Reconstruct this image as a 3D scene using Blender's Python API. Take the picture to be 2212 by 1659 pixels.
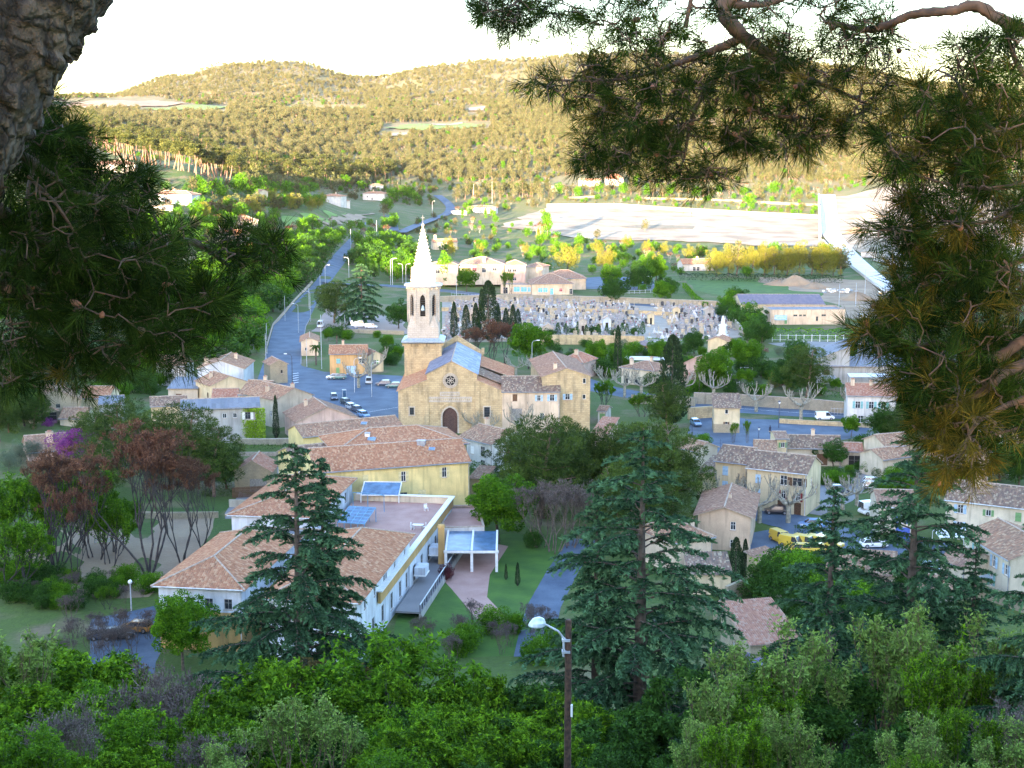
import bpy, math, random
import numpy as np
from mathutils import Vector, Matrix, geometry
from mathutils import noise as mnoise
R = math.radians
rnd = random.Random(7)
NP = np.random.default_rng(7)
SC = bpy.context.scene
COL = SC.collection
for o in list(bpy.data.objects): bpy.data.objects.remove(o)

# ------------------------------------------------------------ camera, sky, sun, exposure
FOC, CX, CY, PITCH, CAMZ = 3072.0, 1106.0, 829.5, R(9.4), 60.0
cd = bpy.data.cameras.new('camera'); cam = bpy.data.objects.new('camera', cd); COL.objects.link(cam)
cd.lens = 50.0; cd.sensor_width = 36.0; cd.clip_start = 0.1; cd.clip_end = 20000
cam.location = (0, 0, CAMZ); cam.rotation_euler = (R(90) - PITCH, 0, 0)
SC.camera = cam
SUN_EL, SUN_AZ = R(3.7), R(15)          # light travels forward, 15 degrees to the right
world = bpy.data.worlds.new('World'); SC.world = world; world.use_nodes = True
wn = world.node_tree.nodes; wl = world.node_tree.links
sky = wn.new('ShaderNodeTexSky'); sky.sky_type = 'NISHITA'; sky.sun_disc = False
sky.sun_elevation = SUN_EL; sky.sun_rotation = R(180) + SUN_AZ
sky.altitude = 200; sky.air_density = 1.0; sky.dust_density = 1.0; sky.ozone_density = 3.0
bg = wn['Background']; bg.inputs['Strength'].default_value = 0.15
wl.new(sky.outputs[0], bg.inputs['Color'])
sd = bpy.data.lights.new('sun', 'SUN'); sd.energy = 2.0; sd.angle = R(0.5); sd.color = (1.0, 0.88, 0.68)
sun = bpy.data.objects.new('sun', sd); COL.objects.link(sun)
sun.rotation_euler = Vector((math.sin(SUN_AZ) * math.cos(SUN_EL), math.cos(SUN_AZ) * math.cos(SUN_EL), -math.sin(SUN_EL))).to_track_quat('-Z', 'Y').to_euler()
SC.view_settings.view_transform = 'Standard'; SC.view_settings.look = 'None'
SC.view_settings.exposure = 4.45; SC.view_settings.gamma = 1.0; SC.view_settings.use_curve_mapping = False
SC.view_settings.use_white_balance = True; SC.view_settings.white_balance_temperature = 8400; SC.view_settings.white_balance_tint = 24
SC.cycles.max_bounces = 6; SC.cycles.diffuse_bounces = 2; SC.cycles.transparent_max_bounces = 6
SC.cycles.use_denoising = True

# ------------------------------------------------------------ pixel <-> place (layout was measured on a 2212 px wide view)
_cp, _sp = math.cos(PITCH), math.sin(PITCH)
def ray(u, v):
    a = (u - CX) / FOC; b = (CY - v) / FOC
    return Vector((a, _cp + b * _sp, -_sp + b * _cp))
def P(u, v, z=0.0):
    d = ray(u, v); t = (z - CAMZ) / d.z
    return Vector((d.x * t, d.y * t, z))
def PD(u, v, y):
    d = ray(u, v); t = y / d.y
    return Vector((d.x * t, y, CAMZ + d.z * t))

# ------------------------------------------------------------ terrain height
def depz(v, y):
    return CAMZ - y * math.tan(PITCH + math.atan((v - CY) / FOC))
YR = np.array([150, 400, 500, 600, 700, 800, 900, 1000, 1150, 1300, 1600, 2000, 2300, 2800, 3400, 4200.])
UC = np.array([-300, 60, 250, 400, 500, 620, 800, 950, 1080, 1300, 1600, 1800, 2000, 2300.])
ZT = np.array([
 #150 400 500 600 700 800 900 1000 1150 1300 1600 2000 2300 2800 3400 4200
 [0, 6, 22, 38, 50, 58, 60, 60, 62, 68, 90, 120, 135, 140, 100, 60],
 [0, 4, 18, 34, 46, 55, 58, 58, 60, 66, 88, 118, 135, 138, 100, 60],
 [0, 1, 12, 27, 40, 49, 53, 53, 54, 62, 84, 116, 135, 160, 110, 60],
 [0, 0, 6, 20, 32, 43, 47, 46, 47, 55, 78, 112, 134, 196, 130, 60],
 [0, 0, 2, 12, 23, 34, 39, 37, 38, 48, 74, 108, 133, 218, 150, 60],
 [0, 0, 0, 3, 12, 21, 28, 28, 30, 40, 70, 104, 130, 226, 170, 60],
 [0, 0, 0, 0, 2, 6, 10, 14, 18, 28, 62, 100, 126, 190, 190, 60],
 [0, 0, 0, 0, 0, 0, 3, 6, 12, 24, 60, 100, 128, 216, 200, 60],
 [0, 0, 0, 0, 0, 0, 1, 4, 10, 26, 62, 104, 132, 226, 200, 60],
 [0, 0, 0, 0, 0, 0, 1, 3, 9, 27, 64, 112, 142, 240, 200, 60],
 [0, 0, 0, 0, 0, 0, 1, 2, 8, 26, 66, 118, 150, 236, 200, 60],
 [0, 0, 0, 0, 0, 0, 1, 2, 9, 27, 66, 122, 152, 215, 180, 60],
 [0, 0, 0, 0, 0, 0, 2, 5, 14, 30, 68, 124, 150, 180, 150, 60],
 [0, 0, 0, 0, 0, 0, 4, 9, 20, 36, 70, 124, 145, 150, 120, 60]], float)
YF = np.array([-600, -300, -220, -150, -90, -40, -3, 2, 10, 30, 56, 90, 125, 150.])
ZF = np.array([10, 35, 52, 58, 57, 58, 58.3, 58, 54, 44, 31, 14, 2.5, 0.])
def crest(x):      # unseen ridge behind the camera, raised where its shadow has to reach
    return 50 * np.clip((-408 - x) / 25, 0, 1) + 3.0 * np.clip((x + 230) / 40, 0, 1) + 1.0 * np.sin(x * .05)
def H(x, y):
    x = np.asarray(x, float); y = np.asarray(y, float)
    yy = np.clip(y, 150, 4200)
    u = np.clip(CX + FOC * x / (yy * 1.0), UC[0], UC[-1])
    iu = np.clip(np.searchsorted(UC, u) - 1, 0, len(UC) - 2); fu = (u - UC[iu]) / (UC[iu + 1] - UC[iu]); fu = fu * fu * (3 - 2 * fu)
    iy = np.clip(np.searchsorted(YR, yy) - 1, 0, len(YR) - 2); fy = (yy - YR[iy]) / (YR[iy + 1] - YR[iy])
    z = (ZT[iu, iy] * (1 - fu) * (1 - fy) + ZT[iu + 1, iy] * fu * (1 - fy) + ZT[iu, iy + 1] * (1 - fu) * fy + ZT[iu + 1, iy + 1] * fu * fy)
    k = np.clip((z - 8) / 40, 0, 1)
    z = z + k * (5 * np.sin(x * .011 + y * .004) * np.sin(y * .009) + 2.2 * np.sin(x * .031 + 1) * np.sin(y * .027 + x * .01))
    zf = np.interp(y, YF, ZF) + crest(x) * np.interp(y, [-400, -200, -120, -30], [0, 1, 1, 0])
    zf = zf - 16 * np.clip((-55 - x) / 30, 0, 1) * np.interp(y, [-130, -100, 0, 60, 120], [0, 1, 1, .4, 0])  # unseen shoulder left of the camera, lowered to let sunlight past
    return np.where(y < 150, zf, z)
def Hs(x, y): return float(H(x, y))
def PG(u, v):      # where the sight line through a pixel meets the terrain (beyond 140 m)
    d = ray(u, v); y = 140.0
    while y < 4000:
        t = y / d.y
        if CAMZ + d.z * t < Hs(d.x * t, y): break
        y += 2 + y * .004
    return Vector((d.x * t, y, Hs(d.x * t, y)))

# ------------------------------------------------------------ node materials
def mk(name):
    m = bpy.data.materials.new(name); m.use_nodes = True
    nt = m.node_tree; return m, nt, nt.nodes['Principled BSDF']
def nd(nt, typ, **kw):
    n = nt.nodes.new(typ)
    for k, v in kw.items():
        if k.startswith('_'): setattr(n, k[1:], v)
        else:
            key = int(k[1:]) if k[0] == 'i' and k[1:].isdigit() else k
            n.inputs[key].default_value = v
    return n
def mix(nt, fac, a, b, typ='MIX'):
    n = nt.nodes.new('ShaderNodeMix'); n.data_type = 'RGBA'; n.blend_type = typ
    for i, x in ((0, fac), (6, a), (7, b)):
        if hasattr(x, 'is_linked') or hasattr(x, 'links'): nt.links.new(x, n.inputs[i])
        elif isinstance(x, (int, float)): n.inputs[i].default_value = x if i == 0 else (x, x, x, 1)
        else: n.inputs[i].default_value = (*x, 1)
    return n.outputs[2]
def coord(nt, kind='Object', sc=(1, 1, 1)):
    if kind == 'World':
        g = nt.nodes.new('ShaderNodeNewGeometry'); out = g.outputs['Position']
    else:
        t = nt.nodes.new('ShaderNodeTexCoord'); out = t.outputs[kind]
    mp = nt.nodes.new('ShaderNodeMapping'); mp.inputs['Scale'].default_value = sc
    nt.links.new(out, mp.inputs[0]); return mp.outputs[0]
def noisef(nt, vec, scale, detail=3, lo=.35, hi=.65):
    n = nd(nt, 'ShaderNodeTexNoise', Scale=scale, Detail=detail); nt.links.new(vec, n.inputs['Vector'])
    r = nd(nt, 'ShaderNodeMapRange'); r.inputs[1].default_value = lo; r.inputs[2].default_value = hi
    nt.links.new(n.outputs[0], r.inputs[0]); return r.outputs[0]
def bump(nt, bs, h, strength=.3, dist=.05):
    b = nd(nt, 'ShaderNodeBump', Strength=strength, Distance=dist); nt.links.new(h, b.inputs['Height']); nt.links.new(b.outputs[0], bs.inputs['Normal'])
def d3(c, k): return tuple(min(1, x * k) for x in c)
_mc = {}
def plain(name, c, rough=.7, metal=0, var=.25, scale=2., kind='Object'):
    if name in _mc: return _mc[name]
    m, nt, bs = mk(name); v = coord(nt, kind)
    f = noisef(nt, v, scale)
    nt.links.new(mix(nt, f, d3(c, 1 - var), d3(c, 1 + var * .5)), bs.inputs['Base Color'])
    bs.inputs['Roughness'].default_value = rough; bs.inputs['Metallic'].default_value = metal
    _mc[name] = m; return m
def plaster(name, c, stain=.75, rough=.92):
    if name in _mc: return _mc[name]
    m, nt, bs = mk(name); v = coord(nt)
    a = mix(nt, noisef(nt, v, .35, 4, .3, .7), d3(c, .74), d3(c, 1.1))
    s = noisef(nt, coord(nt, 'Object', (1.6, 1.6, .16)), 1.0, 5, .5, .75)
    fm = nd(nt, 'ShaderNodeMath', _operation='MULTIPLY', i1=stain); nt.links.new(s, fm.inputs[0])
    a = mix(nt, fm.outputs[0], a, d3((c[0] * .8, c[1] * .78, c[2] * .78), .6))
    f2 = noisef(nt, v, 9., 3, .3, .7); a = mix(nt, f2, a, mix(nt, .12, a, (.05, .05, .05)))
    nt.links.new(a, bs.inputs['Base Color']); bs.inputs['Roughness'].default_value = rough
    bump(nt, bs, f2, .25, .02); _mc[name] = m; return m
def masonry(name, c, c2, bw=.7, bh=.35, mortar=None, bumpk=.5, dark=.35):
    if name in _mc: return _mc[name]
    m, nt, bs = mk(name); v = coord(nt, 'UV')
    w = nd(nt, 'ShaderNodeTexNoise', Scale=.9, Detail=3); nt.links.new(v, w.inputs['Vector'])
    vm = nd(nt, 'ShaderNodeMix', _data_type='VECTOR'); vm.inputs[0].default_value = .035
    nt.links.new(v, vm.inputs[4]); nt.links.new(w.outputs[1], vm.inputs[5])
    b = nt.nodes.new('ShaderNodeTexBrick'); nt.links.new(vm.outputs[1], b.inputs['Vector'])
    b.inputs['Color1'].default_value = (*c, 1); b.inputs['Color2'].default_value = (*c2, 1)
    b.inputs['Mortar'].default_value = (*(mortar or d3(c, .62)), 1)
    b.inputs['Scale'].default_value = 1; b.inputs['Mortar Size'].default_value = .025; b.inputs['Mortar Smooth'].default_value = .3
    b.inputs['Brick Width'].default_value = bw; b.inputs['Row Height'].default_value = bh
    vo = coord(nt)
    a = mix(nt, noisef(nt, vo, .5, 5, .3, .7), b.outputs[0], mix(nt, .4, b.outputs[0], d3(c, 1.25)))
    s = noisef(nt, coord(nt, 'Object', (1, 1, .22)), .9, 6, .52, .72)
    fm = nd(nt, 'ShaderNodeMath', _operation='MULTIPLY', i1=dark); nt.links.new(s, fm.inputs[0])
    a = mix(nt, fm.outputs[0], a, (.09, .085, .07))
    a = mix(nt, noisef(nt, vo, 4., 4, .3, .8), a, mix(nt, .35, a, (.12, .09, .05)))
    nt.links.new(a, bs.inputs['Base Color']); bs.inputs['Roughness'].default_value = .95
    bump(nt, bs, b.outputs['Fac'], -bumpk, .04); _mc[name] = m; return m
def tiles(name, cols, pu=.28, pv=.38, lich=.35):
    if name in _mc: return _mc[name]
    m, nt, bs = mk(name); uv = nt.nodes.new('ShaderNodeTexCoord').outputs['UV']
    sn = nd(nt, 'ShaderNodeVectorMath', _operation='DIVIDE'); sn.inputs[1].default_value = (pu, pv, 1); nt.links.new(uv, sn.inputs[0])
    fl = nd(nt, 'ShaderNodeVectorMath', _operation='FLOOR'); nt.links.new(sn.outputs[0], fl.inputs[0])
    wn_ = nd(nt, 'ShaderNodeTexWhiteNoise'); nt.links.new(fl.outputs[0], wn_.inputs['Vector'])
    cr = nt.nodes.new('ShaderNodeValToRGB'); cr.color_ramp.interpolation = 'CONSTANT'
    el = cr.color_ramp.elements
    for i, c in enumerate(cols):
        e = el[i] if i < 2 else el.new(i / len(cols))
        e.position = i / len(cols); e.color = (*c, 1)
    nt.links.new(wn_.outputs[0], cr.inputs[0])
    vo = coord(nt)
    a = mix(nt, noisef(nt, vo, .45, 5, .35, .7), cr.outputs[0], mix(nt, .45, cr.outputs[0], cols[-1]))
    lf = noisef(nt, vo, 2.2, 6, .52, .72); fm = nd(nt, 'ShaderNodeMath', _operation='MULTIPLY', i1=lich); nt.links.new(lf, fm.inputs[0])
    a = mix(nt, fm.outputs[0], a, (.11, .10, .08))
    nt.links.new(a, bs.inputs['Base Color']); bs.inputs['Roughness'].default_value = .9
    fr = nd(nt, 'ShaderNodeVectorMath', _operation='FRACTION'); nt.links.new(sn.outputs[0], fr.inputs[0])
    sx = nt.nodes.new('ShaderNodeSeparateXYZ'); nt.links.new(fr.outputs[0], sx.inputs[0]); bump(nt, bs, sx.outputs[1], -.6, .05)
    _mc[name] = m; return m
def leafmat(name, c, c2, trans=.35, rand=.5, rough=.75, gam=1.6, spec=.15):
    if name in _mc: return _mc[name]
    m, nt, bs = mk(name)
    at = nd(nt, 'ShaderNodeAttribute', _attribute_name='tint')
    oi = nt.nodes.new('ShaderNodeObjectInfo')
    pw = nd(nt, 'ShaderNodeMath', _operation='POWER', i1=gam); nt.links.new(at.outputs['Fac'], pw.inputs[0])  # few leaves much brighter: glints and clump shade put into the tint
    a = mix(nt, pw.outputs[0], d3(c, .75), d3(c2, 1.25))
    rm = nd(nt, 'ShaderNodeMath', _operation='MULTIPLY', i1=rand); nt.links.new(oi.outputs['Random'], rm.inputs[0])
    a = mix(nt, rm.outputs[0], a, (c[0] * 1.15, c[1] * .72, c[2] * .7))
    nt.links.new(a, bs.inputs['Base Color']); bs.inputs['Roughness'].default_value = rough
    bs.inputs['Specular IOR Level'].default_value = spec
    tr = nt.nodes.new('ShaderNodeBsdfTranslucent'); nt.links.new(a, tr.inputs[0])
    ms = nt.nodes.new('ShaderNodeMixShader'); ms.inputs[0].default_value = trans
    nt.links.new(bs.outputs[0], ms.inputs[1]); nt.links.new(tr.outputs[0], ms.inputs[2])
    nt.links.new(ms.outputs[0], nt.nodes['Material Output'].inputs[0]); _mc[name] = m; return m

# ------------------------------------------------------------ objects
def put(name, me, parent=None, loc=None, rot=None, sc=None):
    o = bpy.data.objects.new(name, me); COL.objects.link(o)
    if parent is not None: o.parent = parent
    if loc is not None: o.location = loc
    if rot is not None: o.rotation_euler = rot if hasattr(rot, '__len__') else (0, 0, rot)
    if sc is not None: o.scale = sc if hasattr(sc, '__len__') else (sc, sc, sc)
    return o
def tag(o, label, cat, group=None):
    o['label'] = label; o['category'] = cat
    if group: o['group'] = group
    return o
def thing(name, label, cat, loc=(0, 0, 0), rot=0, group=None, sc=None):
    return tag(put(name, None, None, loc, rot, sc), label, cat, group)
def stuff(o, label=None, cat=None):
    o['kind'] = 'stuff'
    if label: o['label'] = label
    if cat: o['category'] = cat
    return o
def struct(o, label=None):
    o['kind'] = 'structure'
    if label: o['label'] = label
    return o
def npmesh(name, V, faces, mats=(), tint=None, midx=None, uv=None, smooth=False):
    """V (n,3); faces (m,3|4) array"""
    V = np.asarray(V, np.float32); Fa = np.asarray(faces, np.int32); k = Fa.shape[1]
    me = bpy.data.meshes.new(name)
    me.vertices.add(len(V)); me.vertices.foreach_set('co', V.ravel())
    me.loops.add(Fa.size); me.loops.foreach_set('vertex_index', Fa.ravel())
    me.polygons.add(len(Fa)); me.polygons.foreach_set('loop_start', np.arange(0, Fa.size, k, dtype=np.int32)); me.polygons.foreach_set('loop_total', np.full(len(Fa), k, np.int32))
    for m in mats: me.materials.append(m)
    if midx is not None: me.polygons.foreach_set('material_index', np.asarray(midx, np.int32))
    if smooth: me.polygons.foreach_set('use_smooth', np.ones(len(Fa), bool))
    if tint is not None:
        at = me.attributes.new('tint', 'FLOAT', 'POINT'); at.data.foreach_set('value', np.asarray(tint, np.float32))
    me.update(calc_edges=True); return me
class MB:
    def __init__(s): s.v = []; s.f = []; s.uv = []; s.m = []; s.mats = []
    def mi(s, m):
        if m not in s.mats: s.mats.append(m)
        return s.mats.index(m)
    def face(s, pts, mat=None, uv=None):
        b = len(s.v); s.v += [tuple(p) for p in pts]; s.f.append(list(range(b, b + len(pts))))
        if uv is None:
            p = [Vector(q) for q in pts]; n = (p[1] - p[0]).cross(p[2] - p[0]); n = n.normalized() if n.length > 0 else Vector((0, 0, 1))
            if abs(n.z) > .9: uv = [(q.x, q.y) for q in p]
            else:
                e = Vector((-n.y, n.x, 0)).normalized(); g = n.cross(e)
                uv = [(q.dot(e), q.dot(g)) for q in p]
        s.uv += list(uv); s.m.append(s.mi(mat) if mat else 0)
    def box(s, c, d, mat=None, rz=0):   # centre, size
        c = Vector(c); ca, sa = math.cos(rz), math.sin(rz); x, y, z = d[0] / 2, d[1] / 2, d[2] / 2
        q = [Vector((a * x * ca - b * y * sa, a * x * sa + b * y * ca, e * z)) + c for e in (-1, 1) for a, b in ((-1, -1), (1, -1), (1, 1), (-1, 1))]
        for i in ((3, 2, 1, 0), (4, 5, 6, 7), (0, 1, 5, 4), (1, 2, 6, 5), (2, 3, 7, 6), (3, 0, 4, 7)): s.face([q[j] for j in i], mat)
    def hexa(s, q, mat=None):           # 8 corners: bottom 4 ccw, top 4 ccw
        for i in ((3, 2, 1, 0), (4, 5, 6, 7), (0, 1, 5, 4), (1, 2, 6, 5), (2, 3, 7, 6), (3, 0, 4, 7)): s.face([q[j] for j in i], mat)
    def prism(s, poly, z0, z1, mat=None, top=True):
        n = len(poly)
        for i in range(n):
            a, b = poly[i], poly[(i + 1) % n]
            s.face([(a[0], a[1], z0), (b[0], b[1], z0), (b[0], b[1], z1), (a[0], a[1], z1)], mat)
        if top: s.face([(p[0], p[1], z1) for p in poly], mat); s.face([(p[0], p[1], z0) for p in reversed(poly)], mat)
    def rings(s, rr, mat=None, cap=True):   # list of rings (same count)
        for a, b in zip(rr[:-1], rr[1:]):
            n = len(a)
            for i in range(n): s.face([a[i], a[(i + 1) % n], b[(i + 1) % n], b[i]], mat)
        if cap: s.face(list(reversed(rr[0])), mat); s.face(rr[-1], mat)
    def tube(s, pts, rad, n=6, mat=None):
        pts = [Vector(p) for p in pts]; rr = []
        if not hasattr(rad, '__len__'): rad = [rad] * len(pts)
        for i, p in enumerate(pts):
            t = (pts[min(i + 1, len(pts) - 1)] - pts[max(i - 1, 0)]).normalized()
            a = t.cross(Vector((0, 0, 1)) if abs(t.z) < .95 else Vector((1, 0, 0))).normalized(); b = t.cross(a)
            rr.append([p + (a * math.cos(k * 2 * math.pi / n) - b * math.sin(k * 2 * math.pi / n)) * rad[i] for k in range(n)])
        s.rings(rr, mat)
    def mesh(s, name, mat=None, smooth=False):
        me = bpy.data.meshes.new(name); me.from_pydata(s.v, [], s.f)
        ul = me.uv_layers.new(name='UVMap'); ul.data.foreach_set('uv', np.asarray(s.uv, np.float32).ravel())
        for m in (s.mats or [mat]): me.materials.append(m)
        if len(s.mats) > 1: me.polygons.foreach_set('material_index', s.m)
        if smooth: me.polygons.foreach_set('use_smooth', [True] * len(s.f))
        me.update(); return me
    def build(s, name, mat=None, parent=None, loc=None, rot=None, smooth=False):
        return put(name, s.mesh(name, mat, smooth), parent, loc, rot)
# ------------------------------------------------------------ ground materials
def ground_mat():
    m, nt, bs = mk('ground_cover'); v = coord(nt, 'World')
    a = mix(nt, noisef(nt, v, .02, 5, .35, .62), (.022, .085, .006), (.08, .13, .02))
    a = mix(nt, noisef(nt, v, .09, 5, .5, .68), a, (.19, .14, .08))
    sp = nt.nodes.new('ShaderNodeSeparateXYZ'); nt.links.new(v, sp.inputs[0]); fr = nd(nt, 'ShaderNodeMapRange'); fr.inputs[1].default_value = 900; fr.inputs[2].default_value = 1500; fr.inputs[4].default_value = .8; nt.links.new(sp.outputs[1], fr.inputs[0])
    a = mix(nt, fr.outputs[0], a, mix(nt, noisef(nt, v, .03, 5, .4, .6), (.24, .18, .11), (.15, .14, .06)))
    a = mix(nt, noisef(nt, v, 1.3, 4, .35, .75), a, mix(nt, .5, a, (.03, .05, .012)))
    nt.links.new(a, bs.inputs['Base Color']); bs.inputs['Roughness'].default_value = 1
    bump(nt, bs, noisef(nt, v, 2.5, 4, .2, .8), .5, .3); return m
def earth(name, c, c2, scale=.3, b=.15, rough=.95, fine=6.):
    m, nt, bs = mk(name); v = coord(nt, 'World')
    a = mix(nt, noisef(nt, v, scale, 6, .35, .65), c, c2)
    f = noisef(nt, v, fine, 3, .3, .7)
    a = mix(nt, f, a, mix(nt, .3, a, d3(c, .5)))
    nt.links.new(a, bs.inputs['Base Color']); bs.inputs['Roughness'].default_value = rough
    bump(nt, bs, noisef(nt, v, 1.5, 5, .2, .8), .4, b); return m
GROUND = ground_mat()
ASPHALT = earth('asphalt', (.045, .08, .125), (.09, .14, .195), .22, .01, .85, 3.)  # blue cast of the sky light is put into the asphalt colour
PAVE = earth('paving', (.19, .19, .20), (.26, .25, .25), .15, .02, .9, 8.)
GRASS = earth('lawn', (.016, .09, .005), (.05, .15, .012), .25, .1)
SOIL = earth('soil', (.26, .17, .11), (.36, .25, .16), .12, .2)
DRY = earth('stony_ground', (.24, .20, .15), (.14, .14, .08), .35, .1)
LIME = earth('limestone_spoil', (.24, .18, .12), (.52, .43, .31), .05, .5, .95, .5)
PINKPAVE = earth('terracotta_paving', (.42, .22, .18), (.50, .29, .24), .4, .01)
GRAVE = earth('grave_gravel', (.30, .24, .19), (.40, .33, .27), .3, .03)

ss = np.concatenate([[-14, -9, -6, -4, -2.8, -2, -1.5, -1.1, -.85, -.65, -.52], np.arange(-.44, .441, .0045), [.52, .65, .85, 1.1, 1.5, 2, 2.8, 4, 6, 9, 14]])
ys = np.concatenate([[-6000, -2500, -1200, -800, -600], np.arange(-400, -200, 25), np.arange(-200, 0, 10), np.arange(0, 150, 5), np.arange(150, 400, 25), np.arange(400, 1400, 11), np.arange(1400, 3000, 20), [3050, 3150, 3300, 3500, 3800, 4200, 6000, 9000]])
gx = ss[None, :] * np.maximum(ys, 150)[:, None]; gy = np.repeat(ys[:, None], len(ss), 1)
gz = H(gx, gy)
n_ = len(ss); idx = np.arange(len(ys) * n_).reshape(len(ys), n_)
Fq = np.stack([idx[:-1, :-1], idx[:-1, 1:], idx[1:, 1:], idx[1:, :-1]], -1).reshape(-1, 4)
gm = npmesh('ground', np.stack([gx, gy, gz], -1).reshape(-1, 3), Fq, [GROUND], smooth=True)
struct(put('ground', gm))

def inside(poly, x, y):
    c = False; n = len(poly); j = n - 1
    for i in range(n):
        if (poly[i][1] > y) != (poly[j][1] > y) and x < (poly[j][0] - poly[i][0]) * (y - poly[i][1]) / (poly[j][1] - poly[i][1]) + poly[i][0]: c = not c
        j = i
    return c
def sheet(name, pts, mat, off=.02, step=None, rag=None):
    """a ground sheet following the terrain; pts are (x, y)"""
    pts = [(p[0], p[1]) for p in pts]
    xs = [p[0] for p in pts]; yy = [p[1] for p in pts]
    step = step or max(6, (max(yy) - min(yy)) / 25)
    b = []
    for i, p in enumerate(pts):
        q = pts[(i + 1) % len(pts)]; L = math.hypot(q[0] - p[0], q[1] - p[1]); k = max(2, int(L / (step * .6)))
        b += [Vector((p[0] + (q[0] - p[0]) * t / k, p[1] + (q[1] - p[1]) * t / k)) for t in range(k)]
    if rag is None: rag = 0 if name in ('road', 'terrace_paving', 'square', 'cemetery_ground') else min(4, (max(yy) - min(yy)) * .02 + .3)
    if rag: b = [Vector((p.x + rag * mnoise.noise(Vector((p.x * .09, p.y * .05, 1))) * 2.4, p.y + rag * mnoise.noise(Vector((p.x * .09, p.y * .05, 9))) * 3.2)) for p in b]
    nb = len(b); inn = []; bp_ = [(p.x, p.y) for p in b]
    X = min(xs) + step * .5
    while X < max(xs):
        Y = min(yy) + step * .5
        while Y < max(yy):
            if inside(bp_, X, Y): inn.append(Vector((X, Y)))
            Y += step
        X += step
    r = geometry.delaunay_2d_cdt(b + inn, [(i, (i + 1) % nb) for i in range(nb)], [list(range(nb))], 1, 1e-4)
    hz = H(np.array([p.x for p in r[0]]), np.array([p.y for p in r[0]]))
    me = bpy.data.meshes.new(name); me.from_pydata([(p.x, p.y, float(z) + off) for p, z in zip(r[0], hz)], [], r[2])
    me.materials.append(mat); me.update()
    me.polygons.foreach_set('use_smooth', [True] * len(me.polygons))
    if len(me.polygons) and me.polygons[0].normal.z < 0: me.flip_normals()
    return struct(put(name, me))
def pxs(pp): return [PG(u, v)[:2] for u, v in pp]
def p0s(pp): return [P(u, v)[:2] for u, v in pp]
def strip_pts(pts, w):
    L = []; Rr = []
    pts = [Vector(p) for p in pts]
    for i, p in enumerate(pts):
        t = (pts[min(i + 1, len(pts) - 1)] - pts[max(i - 1, 0)]).normalized(); n = Vector((-t.y, t.x))
        ww = w[i] if hasattr(w, '__len__') else w
        L.append(p + n * ww / 2); Rr.append(p - n * ww / 2)
    return L, Rr
def strip(name, pts, w, mat, off=.03, step=8.):
    """road along a polyline of (x, y), re-sampled smoothly"""
    pts = [Vector((p[0], p[1])) for p in pts]; q = []
    for i in range(len(pts) - 1):
        a = pts[max(0, i - 1)]; b = pts[i]; c = pts[i + 1]; d = pts[min(len(pts) - 1, i + 2)]
        k = max(1, int((c - b).length / step))
        for j in range(k):
            t = j / k; q.append(.5 * ((2 * b) + (c - a) * t + (2 * a - 5 * b + 4 * c - d) * t * t + (3 * b - a - 3 * c + d) * t ** 3))
    q.append(pts[-1])
    ws = list(np.interp(np.linspace(0, 1, len(q)), np.linspace(0, 1, len(w)), w)) if hasattr(w, '__len__') else w
    L, Rr = strip_pts(q, ws)
    V = []; Fs = []
    for l, r in zip(L, Rr):
        mz = max(Hs(l.x, l.y), Hs(r.x, r.y)) + off
        V += [(l.x, l.y, mz), (r.x, r.y, mz)]
    for i in range(len(q) - 1): Fs.append((2 * i, 2 * i + 1, 2 * i + 3, 2 * i + 2))
    me = npmesh(name, V, Fs, [mat]); 
    return struct(put(name, me)), q
# ------------------------------------------------------------ building materials
GLASS = plain('window_glass', (.035, .045, .055), .12, 0, .3, .8); GLASS.node_tree.nodes['Principled BSDF'].inputs['Specular IOR Level'].default_value = .8
DARK = plain('dark_opening', (.02, .018, .016), .9)
WHITE = plain('white_paint', (.72, .72, .70), .6, 0, .12, 3)
CLR = {'B': plain('blue_paint', (.05, .12, .42), .6), 'L': plain('pale_blue_paint', (.30, .50, .66), .6), 'R': plain('red_paint', (.22, .02, .02), .6),
       'W': WHITE, 'N': plain('brown_wood', (.13, .06, .03), .7, 0, .5, 6), 'G': plain('green_paint', (.12, .30, .12), .6), 'T': plain('teal_paint', (.16, .42, .42), .6),
       'C': plain('cream_paint', (.66, .56, .30), .7), 'A': plain('aqua_blind', (.10, .50, .68), .6), 'P': plain('dark_red_blind', (.40, .03, .05), .6), 'K': plain('grey_wood', (.26, .25, .23), .8, 0, .4, 5)}
T_OLD = tiles('old_canal_tiles', [(.31, .15, .09), (.38, .21, .13), (.22, .11, .07), (.44, .29, .18), (.34, .17, .10), (.25, .15, .10)])
T_RED = tiles('red_tiles', [(.36, .15, .09), (.43, .20, .13), (.30, .12, .08), (.40, .24, .17), (.38, .17, .11)], lich=.18)
T_PINK = tiles('rosy_tiles', [(.38, .15, .075), (.45, .21, .11), (.31, .12, .06), (.50, .28, .16), (.40, .17, .09)], lich=.35)
T_DARK = tiles('dark_speckled_tiles', [(.21, .12, .08), (.29, .18, .12), (.14, .09, .07), (.40, .30, .20), (.24, .13, .09), (.17, .11, .08)])
T_MUTE = tiles('brown_tiles', [(.26, .14, .09), (.31, .18, .12), (.20, .11, .08), (.36, .24, .16), (.28, .15, .10)])
SLATE = tiles('blue_grey_slates', [(.22, .30, .38), (.28, .36, .44), (.18, .25, .33), (.32, .38, .44)], 1.1, .9, .12)
GREYR = tiles('grey_sheet_roof', [(.17, .20, .24), (.20, .23, .27), (.15, .18, .21)], .9, 2.2, .3)
PURPR = tiles('violet_brown_sheets', [(.16, .13, .17), (.19, .15, .18), (.14, .12, .16)], .9, 2.2, .25)
MORTAR = plain('ridge_mortar', (.42, .32, .25), .9, 0, .3, 3)
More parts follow.
